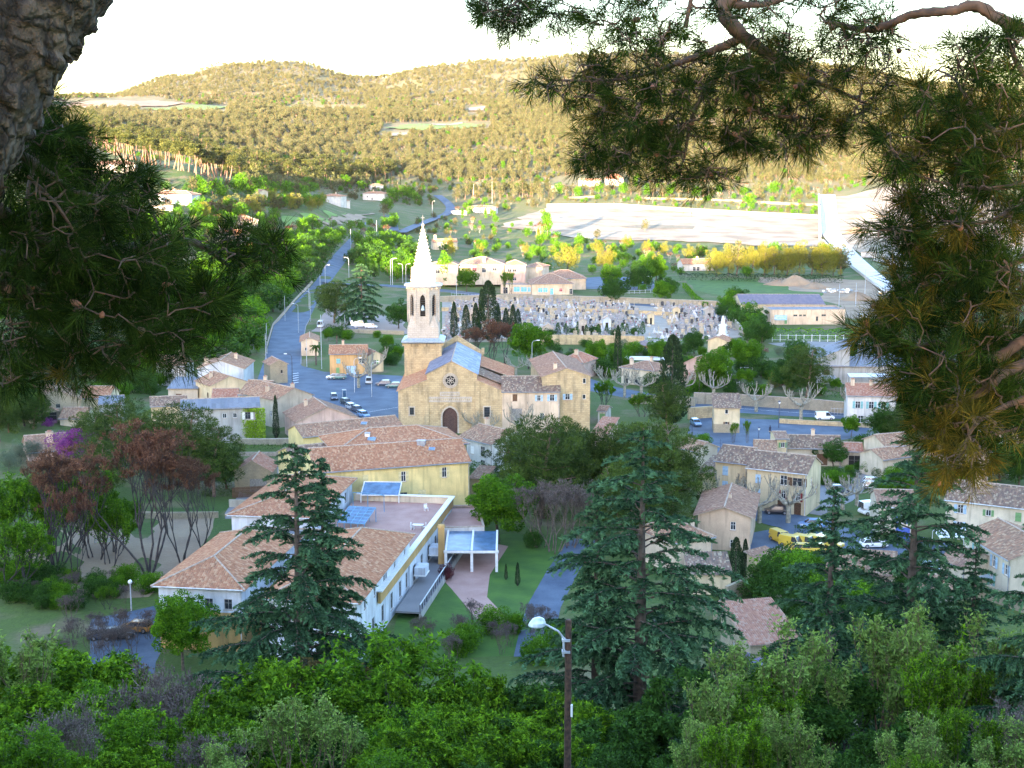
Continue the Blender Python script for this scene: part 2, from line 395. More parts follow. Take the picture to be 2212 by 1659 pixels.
ZINC = plain('zinc_gutter', (.30, .33, .36), .45, .3)
GUTW = plain('white_gutter', (.55, .60, .62), .6)
CHST = masonry('golden_limestone', (.58, .43, .25), (.44, .31, .17), .85, .40, (.28, .20, .12), .8, .6)
STONE = masonry('rubble_stone', (.40, .32, .21), (.29, .24, .17), .45, .26, (.24, .20, .14), .8, .3)
PALEST = masonry('pale_limestone', (.52, .45, .38), (.45, .385, .32), .9, .45, (.30, .26, .22), .5, .3)
WALLST = masonry('garden_wall_stone', (.36, .31, .23), (.26, .23, .17), .5, .3, (.22, .19, .14), .7, .5)
IRON = plain('dark_metal', (.05, .06, .08), .5, .4)
PLS = {k: plaster('plaster_' + k, c) for k, c in dict(yellow=(.80, .63, .28), cream=(.66, .53, .34), pale=(.66, .56, .42), white=(.62, .60, .57), pink=(.62, .42, .35), peach=(.60, .43, .30),
       orange=(.60, .36, .16), grey=(.42, .40, .37), beige=(.52, .44, .34), blue=(.56, .60, .64), ochre=(.56, .32, .12), ice=(.60, .66, .72), warm=(.68, .52, .38)).items()}
_wc = {}
def win_mesh(w, h, st):
    k = (round(w, 1), round(h, 1), st)
    if k in _wc: return _wc[k]
    w, h = k[0], k[1]; c = st[0]; f = MB(); t = .07
    fm = CLR['N'] if st in ('D', 'Dn') else WHITE if c in 'wBLRGTAPC' else CLR['K']
    if st == 'g': fm = CLR['K']
    for x in (-w / 2 + t / 2, w / 2 - t / 2): f.box((x, .13, h / 2), (t, .06, h), fm)
    for z in (t / 2, h - t / 2): f.box((0, .13, z), (w - 2 * t, .06, t), fm)
    if w > .7: f.box((0, .13, h / 2), (t * .8, .05, h - 2 * t), fm)
    if h > 1.1: f.box((0, .13, h * .62), (w - 2 * t, .045, t * .6), fm)
    f.box((0, -.02, -.05), (w + .2, .1, .09), MORTAR if c != 'D' else fm)
    p = MB(); gm_ = CLR['N'] if st[0] == 'D' else CLR['P'] if c == 'P' else CLR['A'] if c == 'A' else DARK if c == 'o' else GLASS
    p.box((0, .17, h / 2), (w, .03, h), gm_)
    s = None
    if c in 'BLRWNGTCK' and st != 'w':
        s = MB(); sm = CLR[c]; sw = w / 2
        s.box((0, 0, h / 2), (sw, .05, h), sm)
        for i in range(int(h / .3)): s.box((0, -.03, .15 + i * .3), (sw * .8, .02, .06), sm)
        s = s.mesh('shutter')
    _wc[k] = (f.mesh('window'), p.mesh('pane'), s); return _wc[k]
def add_window(par, pos, ang, w, h, st, name=None):
    f, p, s = win_mesh(w, h, st)
    nm = name or ('door' if st[0] == 'D' else 'window')
    o = put(nm, f, par, pos, ang); put('door_panel' if st[0] == 'D' else 'pane', p, o)
    if s:
        w = round(w, 1)
        for sg in (-1, 1):
            if len(st) > 1 and st[1] == 'c': put('shutter', s, o, (sg * w / 4, .04, 0))
            else: put('shutter', s, o, (sg * (w / 2 + w / 4 + .03), -.035, 0))
    return o
def wall_face(mb, o, e, L, z0, z1, ops, mat, dep=.2, lower=None):
    """o (x,y) left end seen from outside, e unit direction, ops (s centre, zbottom, w, h)"""
    n = (e[1], -e[0])
    def pt(s, z, d=0): return (o[0] + e[0] * s - n[0] * d, o[1] + e[1] * s - n[1] * d, z)
    xs = sorted({0, L, *[a for q in ops for a in (q[0] - q[2] / 2, q[0] + q[2] / 2)]}); zs = sorted({z0, z1, *[a for q in ops for a in (q[1], q[1] + q[3])]} | ({lower[0]} if lower else set()))
    xs = [x for x in xs if 0 <= x <= L]; zs = [z for z in zs if z0 <= z <= z1]
    for i in range(len(xs) - 1):
        for j in range(len(zs) - 1):
            a, b, c, d = xs[i], xs[i + 1], zs[j], zs[j + 1]; mx, mz = (a + b) / 2, (c + d) / 2
            if any(abs(mx - q[0]) < q[2] / 2 and q[1] < mz < q[1] + q[3] for q in ops): continue
            mb.face([pt(a, c), pt(b, c), pt(b, d), pt(a, d)], lower[1] if lower and mz < lower[0] else mat, [(a, c), (b, c), (b, d), (a, d)])
    for q in ops:
        a, b, c, d = q[0] - q[2] / 2, q[0] + q[2] / 2, q[1], q[1] + q[3]
        mb.face([pt(a, c), pt(a, d), pt(a, d, dep), pt(a, c, dep)], mat); mb.face([pt(b, d), pt(b, c), pt(b, c, dep), pt(b, d, dep)], mat)
        mb.face([pt(a, d), pt(b, d), pt(b, d, dep), pt(a, d, dep)], mat); mb.face([pt(a, c, dep), pt(b, c, dep), pt(b, c), pt(a, c)], mat)
        mb.face([pt(a, c, dep), pt(b, c, dep), pt(b, d, dep), pt(a, d, dep)], DARK)
def tile_plane(mb, e0, e1, t1, t0, mat, p=.28, amp=.07, thick=.12):
    """roof slope e0-e1 eave (left to right seen from outside), t0 above e0, t1 above e1"""
    e0, e1, t0, t1 = map(Vector, (e0, e1, t0, t1)); X = (e1 - e0).normalized()
    tm = t0 - e0 if (t0 - e0).length > (t1 - e1).length else t1 - e1
    n = X.cross(tm).normalized(); Y = n.cross(X)
    L = (e1 - e0).length; a = ((t0 - e0).dot(X), (t0 - e0).dot(Y)); b = ((t1 - e0).dot(X), (t1 - e0).dot(Y))
    def top(x):
        if x < a[0]: return a[1] * x / max(a[0], 1e-6)
        if x > b[0]: return b[1] * (L - x) / max(L - b[0], 1e-6)
        return a[1] + (b[1] - a[1]) * (x - a[0]) / max(b[0] - a[0], 1e-6)
    lo = min(0, a[0]); hi = max(L, b[0])
    prof = ((0, 0), (.28, .75), (.5, 1), (.72, .75)); k = int((hi - lo) / p) + 1; pts = []
    for i in range(k + 1):
        for f, h in prof:
            x = lo + (i + f) * p
            if x <= hi: pts.append((x, h * amp))
    pts.append((hi, 0))
    q = []
    for x, h in pts:
        y0 = 0 if 0 <= x <= L else (a[1] * x / a[0] if x < 0 else b[1] * (x - L) / (b[0] - L))
        y1 = max(top(x), y0)
        q.append((x, h, y0, y1))
    for (x, h, y0, y1), (x2, h2, y02, y12) in zip(q[:-1], q[1:]):
        mb.face([e0 + X * x + Y * y0 + n * h, e0 + X * x2 + Y * y02 + n * h2, e0 + X * x2 + Y * y12 + n * h2, e0 + X * x + Y * y1 + n * h], mat, [(x, y0), (x2, y02), (x2, y12), (x, y1)])
    dn = n * -thick; c = [e0, e1, t1, t0]
    for i in range(4):
        u, v = c[i], c[(i + 1) % 4]
        if (u - v).length > .01: mb.face([u + dn, v + dn, v, u], MORTAR)
    mb.face([c[3] + dn, c[2] + dn, c[1] + dn, c[0] + dn] if (t0 - t1).length > .01 else [c[2] + dn, c[1] + dn, c[0] + dn], MORTAR)
def frame_of(fr, z):
    if len(fr) == 2: return Vector(fr[0]), Vector(fr[1])
    return P(fr[0], fr[1], z), P(fr[2], fr[3], z)
def house(name, label, cat, fr, zt, L, roof='gx', rise=1.6, wall='cream', rm=None, wins=(), over=.45, chim=(), W=None, group=None, base=0, p=.28, lower=None, ridge=True, rz=None, gut=ZINC, z0=0., hipk=1.0):
    """fr: view pixels of the two front eave ends (height zt above z0); L depth in metres"""
    A, B = frame_of(fr, z0 + zt); e = (B - A); e.z = 0
    if W is None: W = e.length
    e.normalize(); ang = math.atan2(e.y, e.x) if rz is None else rz; e = Vector((math.cos(ang), math.sin(ang), 0)); nn = Vector((-e.y, e.x, 0))
    c = A + e * W / 2 + nn * L / 2; c.z = z0
    t = thing(name, label, cat, c, ang, group)
    wm = PLS[wall] if isinstance(wall, str) else wall; rm = rm or T_OLD
    lw = (lower[0], PLS[lower[1]] if isinstance(lower[1], str) else lower[1]) if lower else None
    hx, hy = W / 2, L / 2; mb = MB()
    faces = {'f': ((-hx, -hy), (1, 0), W, 0), 'r': ((hx, -hy), (0, 1), L, R(90)), 'b': ((hx, hy), (-1, 0), W, R(180)), 'l': ((-hx, hy), (0, -1), L, R(-90))}
    top = {k: zt for k in faces}
    b0 = -1.0 - base
    for k, (o, d, ln, an) in faces.items():
        ops = [(q[1], q[2], round(q[3], 1), round(q[4], 1)) for q in wins if q[0] == k]
        wall_face(mb, o, d, ln, b0, zt, ops, wm, lower=lw)
    for q in wins:
        o, d, ln, an = faces[q[0]]
        add_window(t, (o[0] + d[0] * q[1], o[1] + d[1] * q[1], q[2]), an, q[3], q[4], q[5])
    r = MB(); ov = over; rg = MB(); mr = rm
    if roof == 'gx':
        k = rise / (hy); zr = zt + rise; ze = zt - ov * k
        mb.face([(hx, -hy, zt), (hx, hy, zt), (hx, 0, zr)], wm); mb.face([(-hx, hy, zt), (-hx, -hy, zt), (-hx, 0, zr)], wm)
        x = hx + ov * .6
        tile_plane(r, (-x, -hy - ov, ze + .13), (x, -hy - ov, ze + .13), (x, 0, zr + .13), (-x, 0, zr + .13), mr, p)
        tile_plane(r, (x, hy + ov, ze + .13), (-x, hy + ov, ze + .13), (-x, 0, zr + .13), (x, 0, zr + .13), mr, p)
        rg.tube([(-x, 0, zr + .16), (x, 0, zr + .16)], .13, 6)
    elif roof == 'gy':
        k = rise / hx; zr = zt + rise; ze = zt - ov * k
        mb.face([(-hx, -hy, zt), (hx, -hy, zt), (0, -hy, zr)], wm); mb.face([(hx, hy, zt), (-hx, hy, zt), (0, hy, zr)], wm)
        y = hy + ov * .6
        tile_plane(r, (-hx - ov, y, ze + .13), (-hx - ov, -y, ze + .13), (0, -y, zr + .13), (0, y, zr + .13), mr, p)
        tile_plane(r, (hx + ov, -y, ze + .13), (hx + ov, y, ze + .13), (0, y, zr + .13), (0, -y, zr + .13), mr, p)
        rg.tube([(0, -y, zr + .16), (0, y, zr + .16)], .13, 6)
    elif roof == 'hip':
        x, y = hx + ov, hy + ov; m = min(x, y) * hipk; zr = zt + rise; ze = zt
        a, b, c_, d = (-x, -y, ze), (x, -y, ze), (x, y, ze), (-x, y, ze)
        if x >= y: r0, r1 = (-x + m, 0, zr), (x - m, 0, zr); tile_plane(r, a, b, r1, r0, mr, p); tile_plane(r, b, c_, r1, r1, mr, p); tile_plane(r, c_, d, r0, r1, mr, p); tile_plane(r, d, a, r0, r0, mr, p)
        else: r0, r1 = (0, -y + m, zr), (0, y - m, zr); tile_plane(r, a, b, r0, r0, mr, p); tile_plane(r, b, c_, r1, r0, mr, p); tile_plane(r, c_, d, r1, r1, mr, p); tile_plane(r, d, a, r0, r1, mr, p)
        for s_, t_ in ((a, r0), (b, r1 if x >= y else r0), (c_, r1), (d, r0 if x >= y else r1), (r0, r1)): rg.tube([Vector(s_) + Vector((0, 0, .06)), Vector(t_) + Vector((0, 0, .06))], .12, 6)
        mb.face([(-x, -y, zt - .12), (-x, y, zt - .12), (x, y, zt - .12), (x, -y, zt - .12)], WHITE)
    elif roof[:2] == 'my':      # rises to the back ('my') or to the front ('my-')
        s_ = -1 if roof == 'my-' else 1; zf, zb = (zt, zt + rise) if s_ > 0 else (zt + rise, zt)
        mb.face([(-hx, -hy, zt), (hx, -hy, zt), (hx, -hy, zf), (-hx, -hy, zf)], wm) if zf > zt else mb.face([(hx, hy, zt), (-hx, hy, zt), (-hx, hy, zb), (hx, hy, zb)], wm)
        yb = hy if s_ > 0 else -hy
        mb.face([(hx, -yb, zt), (hx, yb, zt), (hx, yb, zt + rise)] if s_ > 0 else [(hx, yb, zt), (hx, -yb, zt), (hx, yb, zt + rise)], wm)
        mb.face([(-hx, yb, zt), (-hx, -yb, zt), (-hx, yb, zt + rise)] if s_ > 0 else [(-hx, -yb, zt), (-hx, yb, zt), (-hx, yb, zt + rise)], wm)
        x = hx + ov * .6; k = rise / L; y0 = -hy - ov; y1 = hy + ov
        z_a, z_b = (zt - ov * k + .13, zt + rise + ov * k + .13) if s_ > 0 else (zt + rise + ov * k + .13, zt - ov * k + .13)
        if s_ > 0: tile_plane(r, (-x, y0, z_a), (x, y0, z_a), (x, y1, z_b), (-x, y1, z_b), mr, p)
        else: tile_plane(r, (x, y1, z_b), (-x, y1, z_b), (-x, y0, z_a), (x, y0, z_a), mr, p)
    elif roof[:2] == 'mx':      # rises to the right
        x = hx + ov; y = hy + ov * .6; k = rise / W; sg = -1 if roof == 'mx-' else 1
        mb.face([(sg * hx, -sg * hy, zt), (sg * hx, sg * hy, zt), (sg * hx, sg * hy, zt + rise), (sg * hx, -sg * hy, zt + rise)], wm)
        mb.face([(-hx, -hy, zt), (hx, -hy, zt), (sg * hx, -hy, zt + rise)], wm); mb.face([(hx, hy, zt), (-hx, hy, zt), (sg * hx, hy, zt + rise)], wm)
        za, zb = zt - ov * k + .13, zt + rise + ov * k + .13
        tile_plane(r, (-sg * x, sg * y, za), (-sg * x, -sg * y, za), (sg * x, -sg * y, zb), (sg * x, sg * y, zb), mr, p)
    else:                        # flat with a low parapet
        mb.face([(-hx, -hy, zt - .35), (hx, -hy, zt - .35), (hx, hy, zt - .35), (-hx, hy, zt - .35)], mr)
        for q in (((0, -hy + .12), (W, .24)), ((0, hy - .12), (W, .24)), ((-hx + .12, 0), (.24, L - .5)), ((hx - .12, 0), (.24, L - .5))): r.box((q[0][0], q[0][1], zt + .02), (q[1][0] + .1, q[1][1] + .1, .16), MORTAR)
    mb.build('wall', None, t)
    ro = r.build('roof', None, t)
    if rg.v and ridge: rg.build('ridge', MORTAR, ro)
    if roof in ('gx', 'hip') and gut:
        g = MB(); z = zt - (ov * rise / hy if roof == 'gx' else 0) + .02; g.tube([(-hx - ov * .6, -hy - ov - .06, z), (hx + ov * .6, -hy - ov - .06, z)], .09, 5); g.tube([(hx - .15, -hy - .1, z - .1), (hx - .15, -hy - .1, 0)], .06, 5); g.build('gutter', gut, t)
    for cx_, cy_, s_ in chim:
        x = (cx_ - .5) * W; y = (cy_ - .5) * L
        hz = zt + (rise * (1 - abs(y) / hy) if roof == 'gx' else rise * (1 - abs(x) / hx) if roof == 'gy' else rise * (1 - max(abs(x) / hx, abs(y) / hy)) if roof == 'hip' else rise * .5)
        c2 = MB(); c2.box((x, y, hz + .5 * s_), (.75 * s_, .55 * s_, 1.6 * s_), PLS['warm']); c2.box((x, y, hz + 1.35 * s_), (.95 * s_, .75 * s_, .12), MORTAR); c2.box((x, y, hz + 1.5 * s_), (.5 * s_, .3 * s_, .2), T_RED); c2.build('chimney', None, ro)
    return t

# ------------------------------------------------------------ vehicles
_veh = {}
TYRE = plain('tyre_rubber', (.02, .02, .02), .8); RIM = plain('wheel_rim', (.4, .4, .42), .35, .6); LAMPM = plain('headlight_glass', (.7, .72, .72), .15)
def paint(n, c):
    m = plain('car_paint_' + n, c, .28, .1, .05); m.node_tree.nodes['Principled BSDF'].inputs['Coat Weight'].default_value = .5; return m
PAINT = {'black': paint('black', (.02, .022, .03)), 'blue': paint('blue', (.10, .28, .50)), 'white': paint('white', (.75, .77, .78)), 'silver': paint('silver', (.42, .46, .5)), 'green': paint('green', (.03, .14, .13)),
         'yellow': paint('yellow', (.66, .43, .05)), 'dark': paint('dark', (.05, .07, .11)), 'orange': paint('orange', (.55, .22, .04)), 'red': paint('red', (.4, .03, .03))}
def veh_mesh(kind, pc):
    k = (kind, pc)
    if k in _veh: return _veh[k]
    Lh = {'car': 2.05, 'van': 2.1, 'big': 2.7}[kind]; w = {'car': .84, 'van': .86, 'big': .98}[kind]; H_ = {'car': 1.42, 'van': 1.82, 'big': 2.3}[kind]; belt = {'car': .86, 'van': 1.0, 'big': 1.25}[kind]
    b = MB(); pm = PAINT[pc]
    st = [(-Lh, .45, .70, .86), (-Lh + .12, .3, .82, .95), (-Lh + .9, .24, belt, 1), (0, .24, belt, 1), (Lh - 1.1, .24, belt, 1), (Lh - .5, .24, belt - .1, .97), (Lh - .08, .3, belt - .2, .9), (Lh, .42, belt - .32, .8)]
    rr = [[Vector((x, -w * k2, z0)), Vector((x, w * k2, z0)), Vector((x, w * k2 * 1.02, (z0 + z1) / 2)), Vector((x, w * k2 * .93, z1)), Vector((x, -w * k2 * .93, z1)), Vector((x, -w * k2 * 1.02, (z0 + z1) / 2))] for x, z0, z1, k2 in st]
    b.rings(rr, pm)
    x0, x1, x2, x3 = {'car': (-Lh + .12, -Lh + .55, .35, 1.05), 'van': (-Lh + .03, -Lh + .12, .75, 1.35), 'big': (-Lh + .02, -Lh + .1, 1.3, 2.0)}[kind]
    g = MB(); a = w * .92; c = w * .76; zb = belt - .02; zt = H_ - .06
    g.hexa([(x0, -a, zb), (x3, -a, zb), (x3, a, zb), (x0, a, zb), (x1, -c, zt), (x2, -c, zt), (x2, c, zt), (x1, c, zt)], GLASS)
    rf = MB(); rf.hexa([(x1 - .05, -c - .02, zt), (x2 + .06, -c - .02, zt), (x2 + .06, c + .02, zt), (x1 - .05, c + .02, zt), (x1 + .1, -c + .1, H_), (x2 - .15, -c + .1, H_), (x2 - .15, c - .1, H_), (x1 + .1, c - .1, H_)], pm)
    for xa, xb in (((x0, x1), (x3, x2)) + ((((x0 + x3) / 2 - .1, (x1 + x2) / 2 - .1),) if kind == 'car' else ())):
        for s in (-1, 1): rf.tube([(xa, s * a, zb), (xb, s * (c + .01), zt)], .045, 4, pm)
    if kind != 'car':
        for s in (-1, 1): rf.hexa([(x0, s * a - .02, zb), (.1, s * a - .02, zb), (.1, s * a + .02, zb), (x0, s * a + .02, zb), (x1, s * c - .03, zt), (.1, s * c - .03, zt), (.1, s * c + .03, zt), (x1, s * c + .03, zt)], pm)
    wh = MB(); n = 14
    wh.rings([[Vector((math.cos(i * 2 * math.pi / n) * r_, y, math.sin(i * 2 * math.pi / n) * r_)) for i in range(n)] for y, r_ in ((-.09, .29), (-.07, .32), (.07, .32), (.09, .29))], TYRE)
    rim = MB(); rim.rings([[Vector((math.cos(i * 2 * math.pi / n) * r_, y, math.sin(i * 2 * math.pi / n) * r_)) for i in range(n)] for y, r_ in ((-.1, .19), (.1, .19))], RIM)
    hl = MB(); hl.box((0, 0, 0), (.1, .32, .14), LAMPM)
    _veh[k] = (b.mesh('body'), g.mesh('window_glass'), rf.mesh('cabin'), wh.mesh('wheel'), rim.mesh('rim'), hl.mesh('headlight'), Lh, w, belt); return _veh[k]
def vehicle(kind, pc, x, y, ang, label, group=None, cat=None, name=None):
    bm, gm2, rm2, wm, rim, hl, Lh, w, belt = veh_mesh(kind, pc)
    t = thing(name or ('parked_car' if kind == 'car' else 'parked_van'), label, cat or ('car' if kind == 'car' else 'van'), (x, y, Hs(x, y) + .05), ang, group)
    put('body', bm, t); put('window_glass', gm2, t); put('cabin', rm2, t)
    for sx in (-Lh + .75, Lh - .8):
        for s in (-1, 1): o = put('wheel', wm, t, (sx, s * (w - .06), .32)); put('rim', rim, o)
    for s in (-1, 1): put('headlight', hl, t, (Lh - .05, s * w * .6, belt - .33))
    return t
# ------------------------------------------------------------ vegetation meshes
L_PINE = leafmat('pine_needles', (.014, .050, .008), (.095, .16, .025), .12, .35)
L_PINEW = leafmat('warm_pine_needles', (.045, .065, .025), (.15, .155, .07), .15, .35, .75, 1.2)  # paled and yellowed: distance haze put into the far needle colour
L_PINEG = leafmat('grove_pine_needles', (.014, .040, .010), (.15, .16, .045), .12, .4, .75, 1.5)  # darker needles: shadows between the spur crowns put into the colour
L_GREEN = leafmat('spring_leaves', (.018, .12, .004), (.13, .34, .018), .3, .35)
L_DEEP = leafmat('deep_green_leaves', (.010, .06, .008), (.06, .19, .025), .2, .4)
L_FRESH = leafmat('fresh_ash_leaves', (.018, .10, .004), (.19, .42, .02), .3, .3, .75, 2.0)
L_CYP = leafmat('cypress_leaves', (.015, .045, .018), (.04, .085, .03), .1, .3)
L_CEDAR = leafmat('cedar_needles', (.012, .060, .026), (.11, .28, .12), .15, .25)
L_BROWN = leafmat('brown_twigs', (.085, .038, .026), (.19, .095, .055), .1, .3)
L_GREYT = leafmat('grey_twigs', (.085, .066, .060), (.17, .135, .12), .1, .3)
L_GOLD = leafmat('golden_leaves', (.14, .17, .02), (.28, .27, .05), .35, .3)
L_BLOS = leafmat('magenta_blossom', (.20, .03, .18), (.36, .09, .32), .3, .2)
L_LILAC = leafmat('lilac_blossom', (.28, .25, .5), (.45, .42, .7), .3, .2)
L_IVY = leafmat('bright_ivy', (.15, .32, .02), (.30, .48, .05), .3, .1)
L_OLIVE = leafmat('olive_leaves', (.08, .13, .08), (.16, .22, .15), .2, .3)
L_RED = leafmat('purple_leaves', (.10, .02, .03), (.18, .05, .05), .2, .2)
BARK = plain('bark', (.13, .095, .075), .95, 0, .45, 3)
BARKP = plain('pine_bark_warm', (.20, .12, .085), .95, 0, .4, 3)
BARKG = plain('pale_plane_bark', (.30, .28, .22), .9, 0, .4, 2.5)
BARKD = plain('dark_bark', (.055, .045, .045), .95, 0, .4, 3)
def unit(a): return a / np.maximum(np.linalg.norm(a, axis=-1, keepdims=True), 1e-9)
def cards(C, D, size, asp, g, tw=None):
    """leaf-shaped quads; C centres, D directions, size (n,) or float"""
    n = len(C); size = np.broadcast_to(size, (n,))[:, None]
    S = unit(np.cross(D, g.normal(size=(n, 3)) if tw is None else tw)) * size * asp / 2
    Dn = unit(D) * size
    V = np.stack([C - Dn * .5, C + S - Dn * .08, C + Dn * .5, C - S - Dn * .08], 1).reshape(-1, 3)
    return V, np.arange(n * 4).reshape(n, 4)
def tubes_np(segs, n=5):
    S = np.array([[*a, *b, r, q] for a, b, r, q in segs], float); A, B, ra, rb = S[:, :3], S[:, 3:6], S[:, 6], S[:, 7]
    D = unit(B - A); u = unit(np.cross(D, np.where(np.abs(D[:, 2:3]) > .9, np.array([[1, 0, 0.]]), np.array([[0, 0, 1.]])))); v = np.cross(D, u)
    an = np.arange(n) * 2 * np.pi / n; c = np.cos(an)[None, :, None]; s = np.sin(an)[None, :, None]
    dr = u[:, None] * c + v[:, None] * s
    V = np.concatenate([A[:, None] + dr * ra[:, None, None], B[:, None] + dr * rb[:, None, None]], 1).reshape(-1, 3)
    i = np.arange(n); j = (i + 1) % n; q = np.stack([i, i + n, j + n, j], 1)
    F_ = (q[None] + (np.arange(len(S)) * 2 * n)[:, None, None]).reshape(-1, 4); return V, F_
def grow(g, p, d, L, r, lev, out, ends, split=(2, 4), spread=.6, up=.15, k=3, lk=.72):
    p = np.array(p, float); d = unit(np.array(d, float))
    for i in range(k):
        d2 = unit(d + g.normal(size=3) * .16 + np.array([0, 0, up * .3])); q = p + d2 * L / k; r2 = r * (1 - .35 * (i + 1) / k)
        out.append((p, q, r * (1 - .35 * i / k), r2)); p = q; d = d2
    if lev <= 0: ends.append((p, d)); return
    for _ in range(g.integers(split[0], split[1] + 1)):
        dd = unit(d + g.normal(size=3) * spread + np.array([0, 0, up])); grow(g, p, dd, L * lk * g.uniform(.8, 1.15), r * .6, lev - 1, out, ends, split, spread, up, k, lk)
def clump_cards(g, C, Rr, n, size, asp=.5, mode='rand', squash=1):
    """C (k,3) clump centres, Rr (k,) radii -> leaves on and in the clumps, tint"""
    k = len(C); ci = np.repeat(np.arange(k), n); d = unit(g.normal(size=(k * n, 3))); rad = g.uniform(.45, 1.0, (k * n, 1)) ** .6
    off = d * rad * Rr[ci][:, None]; off[:, 2] *= squash; pos = C[ci] + off
    if mode == 'rand': D = unit(g.normal(size=d.shape) + d * .4)
    elif mode == 'out': D = unit(d + g.normal(size=d.shape) * .35 + np.array([0, 0, .25]))
    elif mode == 'up': D = unit(np.array([0, 0, 1.]) + g.normal(size=d.shape) * .3 + d * .3)
    V, Fq = cards(pos, D, g.uniform(.7, 1.3, k * n) * size, asp, g)
    t = np.clip(g.uniform(0, .7, k)[ci] * .6 + g.uniform(0, .5, k * n), 0, 1)
    return V, Fq, np.repeat(t, 4)
def join(parts):
    """[(V,F,tint,matindex)]"""
    V = []; F_ = []; T = []; M = []; b = 0
    for v, f, t, m in parts:
        V.append(v); F_.append(f + b); T.append(np.broadcast_to(t, (len(v),))); M.append(np.full(len(f), m)); b += len(v)
    return np.concatenate(V), np.concatenate(F_), np.concatenate(T), np.concatenate(M)
PROTO = {}
def keep(kind, trunk, crown, tm, cm, h):
    tv, tf = tubes_np(trunk, 6 if kind[-1] == 'N' else 5); cv, cf, ct = crown
    v, f, t, m = join([(tv, tf, .5, 0), (cv, cf, ct, 1)])
    PROTO[kind] = (npmesh('trunk', tv, tf, [tm]), npmesh('crown', cv, cf, [cm], ct), npmesh(kind, v, f, [tm, cm], t, m), h)
def orbs(g, k, low, h, wide, rad, top=1.0, jit=.12):
    i = np.arange(k); z = 1 - 2 * (i + .5) / k; a = i * 2.39996; r = np.sqrt(1 - z * z); q = 1 + g.normal(size=k) * jit
    zc = h * (low + top) / 2; zr = h * (top - low) / 2 - rad * h * .8
    C = np.stack([np.cos(a) * r * wide * h * q, np.sin(a) * r * wide * h * q, zc + z * zr * q], 1); Rr = rad * h * g.uniform(.75, 1.35, k)
    m = k // 3; C2 = C[g.integers(0, k, m)].copy(); C2[:, :2] *= .45; C2[:, 2] = zc + (C2[:, 2] - zc) * .5
    return np.concatenate([C, C2]), np.concatenate([Rr, rad * h * np.full(m, 1.3)])
def pine(kind, seed, h, n, size, mat, bark, spread=.26, low=.5, asp=.28):
    g = np.random.default_rng(seed); segs = []; ends = []; C = []; Rr = []
    p = np.array([0, 0, -1.]); d = unit(np.array([g.normal() * .08, g.normal() * .08, 1])); top = h * .9
    st = 7
    for i in range(st):
        d = unit(d + g.normal(size=3) * .05); q = p + d * (top + 1) / st / d[2]; r = .028 * h * (1 - i / st * .75); segs.append((p, q, r, r * .85)); 
        zf = q[2] / h
        if zf > low:
            for _ in range(3):
                a = g.uniform(0, 6.28); ln = h * spread * g.uniform(.6, 1.15) * (1.15 - max(0, zf - low) / (1 - low) * .75)
                e = q + np.array([math.cos(a), math.sin(a), g.uniform(.1, .6)]) * ln; segs.append((q, e, r * .4, r * .12)); C.append(e); Rr.append(h * .085 * g.uniform(.75, 1.3)); C.append((q * .4 + e * .6) + np.array([0, 0, h * .02])); Rr.append(h * .075)
        p = q
    C.append(p + np.array([0, 0, h * .03])); Rr.append(h * .10)
    if kind[4] == 'N': C, Rr = orbs(g, 46, .12, h, .30, .095, 1.0, .2)
    elif kind[4] == 'F': C, Rr = orbs(g, 16, .2, h, .24, .11, 1.0, .22)
    cr = clump_cards(g, np.array(C), np.array(Rr), n, size, asp, 'out', .8); keep(kind, segs, cr, bark, mat, h)
def broad(kind, seed, h, n, size, mat, k=16, low=.35, wide=.34, bark=None, lev=2, asp=.6, mode='rand', rad=.11):
    g = np.random.default_rng(seed); segs = []; ends = []
    grow(g, (0, 0, -.5), (0, 0, 1), h * .4, h * .024, lev, segs, ends, (3, 4), .55, .35, 3, .62)
    C, Rr = orbs(g, k * 3 // 2, low, h, wide * .95, rad * 1.1, jit=.26); C = list(C); Rr = list(Rr)
    for i in range(0):
        a = g.uniform(0, 6.28); zz = g.uniform(-1, 1); rr_ = math.sqrt(1 - zz * zz * .9) * g.uniform(.55, 1)
        C.append((math.cos(a) * rr_ * wide * h, math.sin(a) * rr_ * wide * h, h * (low + 1) / 2 + zz * h * (1 - low) / 2 * .8)); Rr.append(h * rad * g.uniform(.8, 1.35))
    cr = clump_cards(g, np.array(C), np.array(Rr), n, size, asp, mode); keep(kind, segs, cr, bark or BARK, mat, h)
def cypress(kind, seed, h, w, n, size, mat):
    g = np.random.default_rng(seed); z = g.uniform(.02, 1, n) ** .9; a = g.uniform(0, 6.28, n)
    r = w * np.minimum(z * 6, 1) * (1 - z) ** .45 * (1 + .12 * np.sin(a * 3 + z * 20)) * g.uniform(.65, 1.05, n)
    C = np.stack([np.cos(a) * r, np.sin(a) * r, z * h], 1); D = np.stack([np.cos(a) * .25, np.sin(a) * .25, np.ones(n)], 1) + g.normal(size=(n, 3)) * .12
    V, Fq = cards(C, D, g.uniform(.7, 1.3, n) * size, .35, g)
    keep(kind, [(np.array([0, 0, -.5]), np.array([0, 0, h * .9]), .02 * h, .005 * h)], (V, Fq, np.repeat(np.clip(g.uniform(0, 1, n) * .7 + .15 * np.sin(a * 3 + z * 20), 0, 1), 4)), BARK, mat, h)
